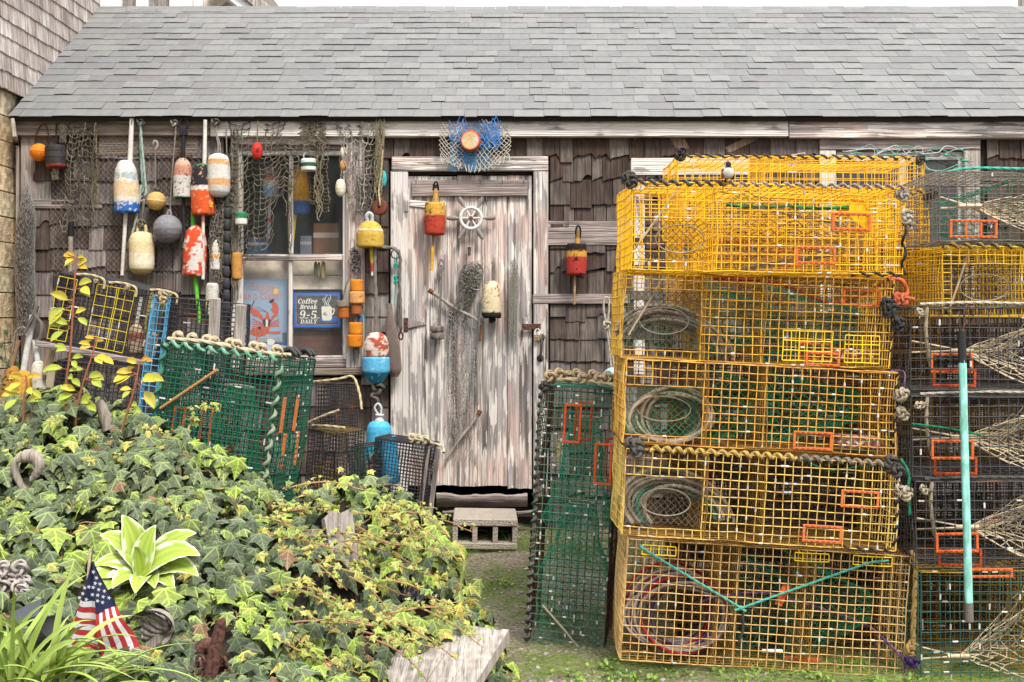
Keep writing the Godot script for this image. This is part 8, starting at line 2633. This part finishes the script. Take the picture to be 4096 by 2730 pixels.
# ---------- plants ----------
func blade_leaf(mb: MB, path: PackedVector3Array, side: Vector3, w: float, shape: Callable, cf: Callable, vee := 0.25, nu := 4) -> void:
	var m := path.size() - 1
	mb.sheet(func(u, v):
		var f: float = v * m
		var k := mini(int(f), m - 1)
		var p := path[k].lerp(path[k + 1], f - k)
		var tg := (path[k + 1] - path[k]).normalized()
		var s := (side - tg * side.dot(tg)).normalized()
		var up := s.cross(tg)
		var x: float = (u - 0.5) * 2.0
		return p + s * x * w * shape.call(v) + up * absf(x) * w * vee * shape.call(v), nu, m * 2, cf)


func plants() -> void:
	R.seed = 800
	# variegated hosta
	var h := thing("hosta", "hosta with yellow green leaves edged in white growing in the ivy", "plant", C(575, 2320, 4.02))
	for q in [[-1.35, 0.21, 0.62, 0.7], [-0.95, 0.2, 0.8, 0.4], [-0.55, 0.24, 1.0, 0.1], [-0.2, 0.24, 1.15, 0.0], [0.15, 0.2, 1.1, -0.1], [0.5, 0.24, 0.9, -0.1], [0.8, 0.26, 0.75, 0.1], [1.1, 0.24, 0.55, 0.2], [-0.3, 0.17, 0.45, 1.0], [0.1, 0.17, 0.4, 1.1], [0.45, 0.16, 0.4, 0.9], [-0.8, 0.2, 0.35, 0.9], [-1.2, 0.22, 0.3, 0.8], [0.0, 0.15, 1.2, 0.4], [0.9, 0.18, 0.4, 0.7]]:
		var dir := Vector3(sin(q[0]), 0, 0) + Vector3(0, 0, q[3] * 0.8)
		var p := PackedVector3Array()
		var pos := Vector3(R.randf_range(-0.015, 0.015), 0.0, R.randf_range(-0.02, 0.02))
		var v := (dir + Vector3(0, q[2] * 1.1, 0)).normalized()
		for i in 9:
			p.push_back(pos)
			pos += v * q[1] / 8.0
			v = (v + Vector3(0, -0.1 - 0.05 * i * 0.5, 0)).normalized()
		var mb := MB.new()
		var side := (dir + Vector3(0, q[2] * 0.5, 0)).cross(Vector3(0.1, 0.85, 0.55)).normalized()
		var sd := R.randf() * 9.0
		blade_leaf(mb, p, side, q[1] * 0.23, func(f): return pow(sin(clampf(f, 0.02, 0.995) * PI), 0.75) * (1.15 - 0.45 * f) + 0.02, func(u, f):
			var x: float = absf(u - 0.5) * 2.0
			var e: float = 0.80 + 0.12 * sin(f * 17.0 + sd + u * 3.0)
			var g := Color(0.22, 0.32, 0.035).lerp(Color(0.34, 0.42, 0.08), 0.5 + 0.5 * sin(u * 40.0 + sd))
			return Color(0.56, 0.58, 0.42) if x > e or f > 0.95 else g, 0.35, 10)
		part(h, "leaf", mb, M.blade)
	# daylily clump
	var dl := thing("daylily", "clump of long arching light green daylily leaves in the bottom left corner", "plant", C(120, 2800, 3.38))
	R.seed = 811
	for i in 64:
		var bx := R.randf_range(-0.16, 0.12)
		var pos := Vector3(bx, R.randf_range(-0.06, 0.0), R.randf_range(-0.1, 0.08))
		var lean := R.randf_range(-0.7, 0.95)
		if i < 10: lean = R.randf_range(0.8, 1.5)
		var v := Vector3(lean, R.randf_range(0.9, 1.3), R.randf_range(-0.2, 0.5)).normalized()
		var L := R.randf_range(0.26, 0.52)
		var dropk := R.randf_range(0.07, 0.2)
		var p := PackedVector3Array()
		for k in 13:
			p.push_back(pos)
			pos += v * L / 12.0
			v = (v + Vector3(lean * 0.03, -dropk * (0.3 + k * 0.12), 0)).normalized()
		var mb := MB.new()
		var tone := R.randf()
		var c0 := Color(0.20, 0.31, 0.045).lerp(Color(0.36, 0.46, 0.11), tone)
		blade_leaf(mb, p, Vector3(-v.z, 0.1, v.x + 0.3).normalized() if absf(lean) > 0.6 else Vector3(1, 0, 0.4).normalized(), R.randf_range(0.008, 0.0145), func(f): return (1.0 - pow(f, 3.0)) * (0.75 + 0.5 * f) + 0.02, func(u, f): return c0.lerp(Color(0.40, 0.46, 0.2), 0.5 * absf(u - 0.5)), 0.45, 2)
		part(dl, "leaf", mb, M.blade)
	# rose shoots with red stems
	var specs := [["tallest red stemmed rose shoot with orange tipped leaves by the blue ended trap", [[263, 1640], [262, 1545], [280, 1400], [292, 1220], [301, 1060], [302, 1030]], [[0.36, 1, 0.5], [0.42, -1, 0.45], [0.50, -1, 0.7], [0.56, 1, 0.55], [0.62, -1, 0.9], [0.68, 1, 0.8], [0.78, 1, 0.5], [0.83, -1, 0.3], [0.88, 1, 0.35], [0.92, -1, 0.35], [0.96, 1, 0.3], [0.99, -1, 0.3], [0.3, -1, 0.7], [0.25, 1, 0.6]]],
		["middle red rose shoot with yellow green leaves above the ivy", [[300, 1700], [308, 1625], [335, 1520], [368, 1420], [384, 1353]], [[0.3, 1, 0.8], [0.4, -1, 0.7], [0.52, 1, 0.8], [0.6, -1, 0.5], [0.72, 1, 0.7], [0.85, -1, 0.45], [0.93, 1, 0.35], [0.97, -1, 0.3]]],
		["short rose shoot with a long yellow leaf in front of the green trap", [[485, 1720], [505, 1660], [535, 1560], [552, 1480], [558, 1446]], [[0.35, 1, 0.5], [0.5, -1, 0.4], [0.6, 1, 1.1], [0.7, -1, 0.7], [0.85, -1, 0.5], [0.93, 1, 0.4], [0.97, -1, 0.35]]],
		["small rose shoot with coppery leaves rising at the left end of the ivy", [[90, 1700], [95, 1600], [105, 1540], [100, 1500]], [[0.3, 1, 0.6], [0.45, -1, 0.7], [0.6, 1, 0.6], [0.75, -1, 0.6], [0.88, 1, 0.5], [0.95, -1, 0.5]]]]
	R.seed = 820
	for s in specs:
		var zr := CAM_Z - 4.98
		var path := curve(pts_at(s[1], zr), 8)
		var t := thing("rose_shoot", s[0], "plant", path[0], "rose shoots above the ivy")
		var mb := MB.new()
		var rr := PackedFloat32Array(); var cc := PackedColorArray()
		for i in path.size():
			var f := float(i) / (path.size() - 1)
			path[i] -= t.position
			rr.push_back(lerpf(0.0062, 0.0026, f)); cc.push_back(Color(0.20, 0.10, 0.055).lerp(Color(0.36, 0.11, 0.07), f))
		mb.tube(path, rr, 7, cc)
		part(t, "stem", mb, M.twine)
		for q in s[2]:
			var f: float = q[0]
			var at := path[int(f * (path.size() - 1))]
			for leafn in (3 if q[2] > 0.6 else 2):
				var dir := Vector3(q[1] * R.randf_range(0.5, 1.0), R.randf_range(-0.1, 0.7) - 0.25 * leafn, R.randf_range(0.0, 0.7)).normalized()
				var stem: float = 0.035 * q[2] * (1.0 + 0.35 * leafn)
				var L: float = 0.07 * q[2] + 0.018
				var p := PackedVector3Array()
				var pos: Vector3 = at
				mb = MB.new()
				mb.tube(PackedVector3Array([at, at + dir * stem]), 0.0013, 5, Color(0.38, 0.14, 0.08), false)
				pos = at + dir * stem
				var v := dir
				for k in 7:
					p.push_back(pos); pos += v * L / 6.0; v = (v + Vector3(0, -0.14, 0.03)).normalized()
				var young: float = clampf((f - 0.55) * 2.0 + R.randf_range(-0.2, 0.3), 0, 1)
				var c := Color(0.28, 0.36, 0.045).lerp(Color(0.55, 0.26, 0.04), young * 0.8)
				if R.randf() < 0.3: c = Color(0.56, 0.46, 0.05)
				var c2 := c.lerp(Color(0.42, 0.12, 0.05), 0.4)
				blade_leaf(mb, p, dir.cross(Vector3(0.0, 0.5, 0.85)).normalized(), L * 0.25, func(ff): return pow(sin(clampf(ff, 0.03, 0.99) * PI), 0.8) * (1.1 - 0.3 * ff), func(u, ff): return c2 if absf(u - 0.5) > 0.42 or ff > 0.93 else c, 0.35, 6)
				part(t, "leaf", mb, M.blade)
	# low weeds at the foot of the traps
	var wl := MB.new()
	wl.sheet(func(u, v): return Vector3((u - 0.5) * sin(v * PI * 0.92 + 0.12), 0.12 * sin(v * 2.2) + 0.1 * absf(u - 0.5), v), 4, 5, Color.WHITE)
	var mm := MultiMesh.new()
	mm.transform_format = MultiMesh.TRANSFORM_3D; mm.use_colors = true; mm.mesh = wl.mesh(); mm.instance_count = 1500
	R.seed = 830
	for i in mm.instance_count:
		var cl := R.randi() % 60
		var cr := RandomNumberGenerator.new(); cr.seed = cl * 7 + 3
		var cx := cr.randf_range(0.25, 1.75); var cz := cr.randf_range(2.2, 2.75)
		if cl > 45: cx = cr.randf_range(-0.6, 0.2); cz = cr.randf_range(0.9, 2.4)
		var x := cx + R.randfn(0, 0.035); var z := cz + R.randfn(0, 0.035)
		var s := R.randf_range(0.012, 0.028)
		mm.set_instance_transform(i, Transform3D(Basis.from_euler(Vector3(R.randf_range(-0.9, 0.1), R.randf() * TAU, 0)).scaled(Vector3(s * 0.7, s, s)), Vector3(x, ground_h(x, z) + R.randf() * 0.02, z)))
		mm.set_instance_color(i, Color(0.13, 0.24, 0.04).lerp(Color(0.25, 0.36, 0.08), R.randf()))
	stuff_multi("weeds", "small bright green weeds at the foot of the trap stacks", "weeds", mm, M.blade)
	# the wisp of vine on the block wall
	var vine := thing("wall_vine", "little vine with dark leaves climbing the block wall at the left edge", "vine", Vector3(-3.3, 0.9, 0.12))
	R.seed = 840
	var st := MB.new()
	for k in 3:
		var p := PackedVector3Array()
		for i in 8: p.push_back(Vector3(0.0 + 0.01 * sin(i), 0.09 * i, 0.05 * sin(i * 0.8 + k) + 0.05 * k - 0.1))
		st.tube(p, 0.002, 5, Color(0.15, 0.1, 0.06), false)
	part(vine, "stem", st, M.twine)
	for k in 46:
		var zz := Vector3(1, 0.3, R.randf_range(-0.2, 0.8)).normalized()
		var yy := Vector3(0.1, -1, R.randf_range(-0.5, 0.5)); yy = (yy - zz * yy.dot(zz)).normalized()
		var s := R.randf_range(0.03, 0.055)
		var lm: StandardMaterial3D = M.get("vine_leaf", null)
		if lm == null:
			lm = M.leaf.duplicate(); lm.albedo_color = Color(0.16, 0.26, 0.12).linear_to_srgb(); M.vine_leaf = lm
		part(vine, "leaf", leafs[k % 4], lm, Transform3D(Basis(yy.cross(zz), yy, zz).scaled(Vector3(s, s, s)), Vector3(R.randf_range(0.01, 0.05), R.randf_range(0, 0.65), R.randf_range(-0.18, 0.18))))
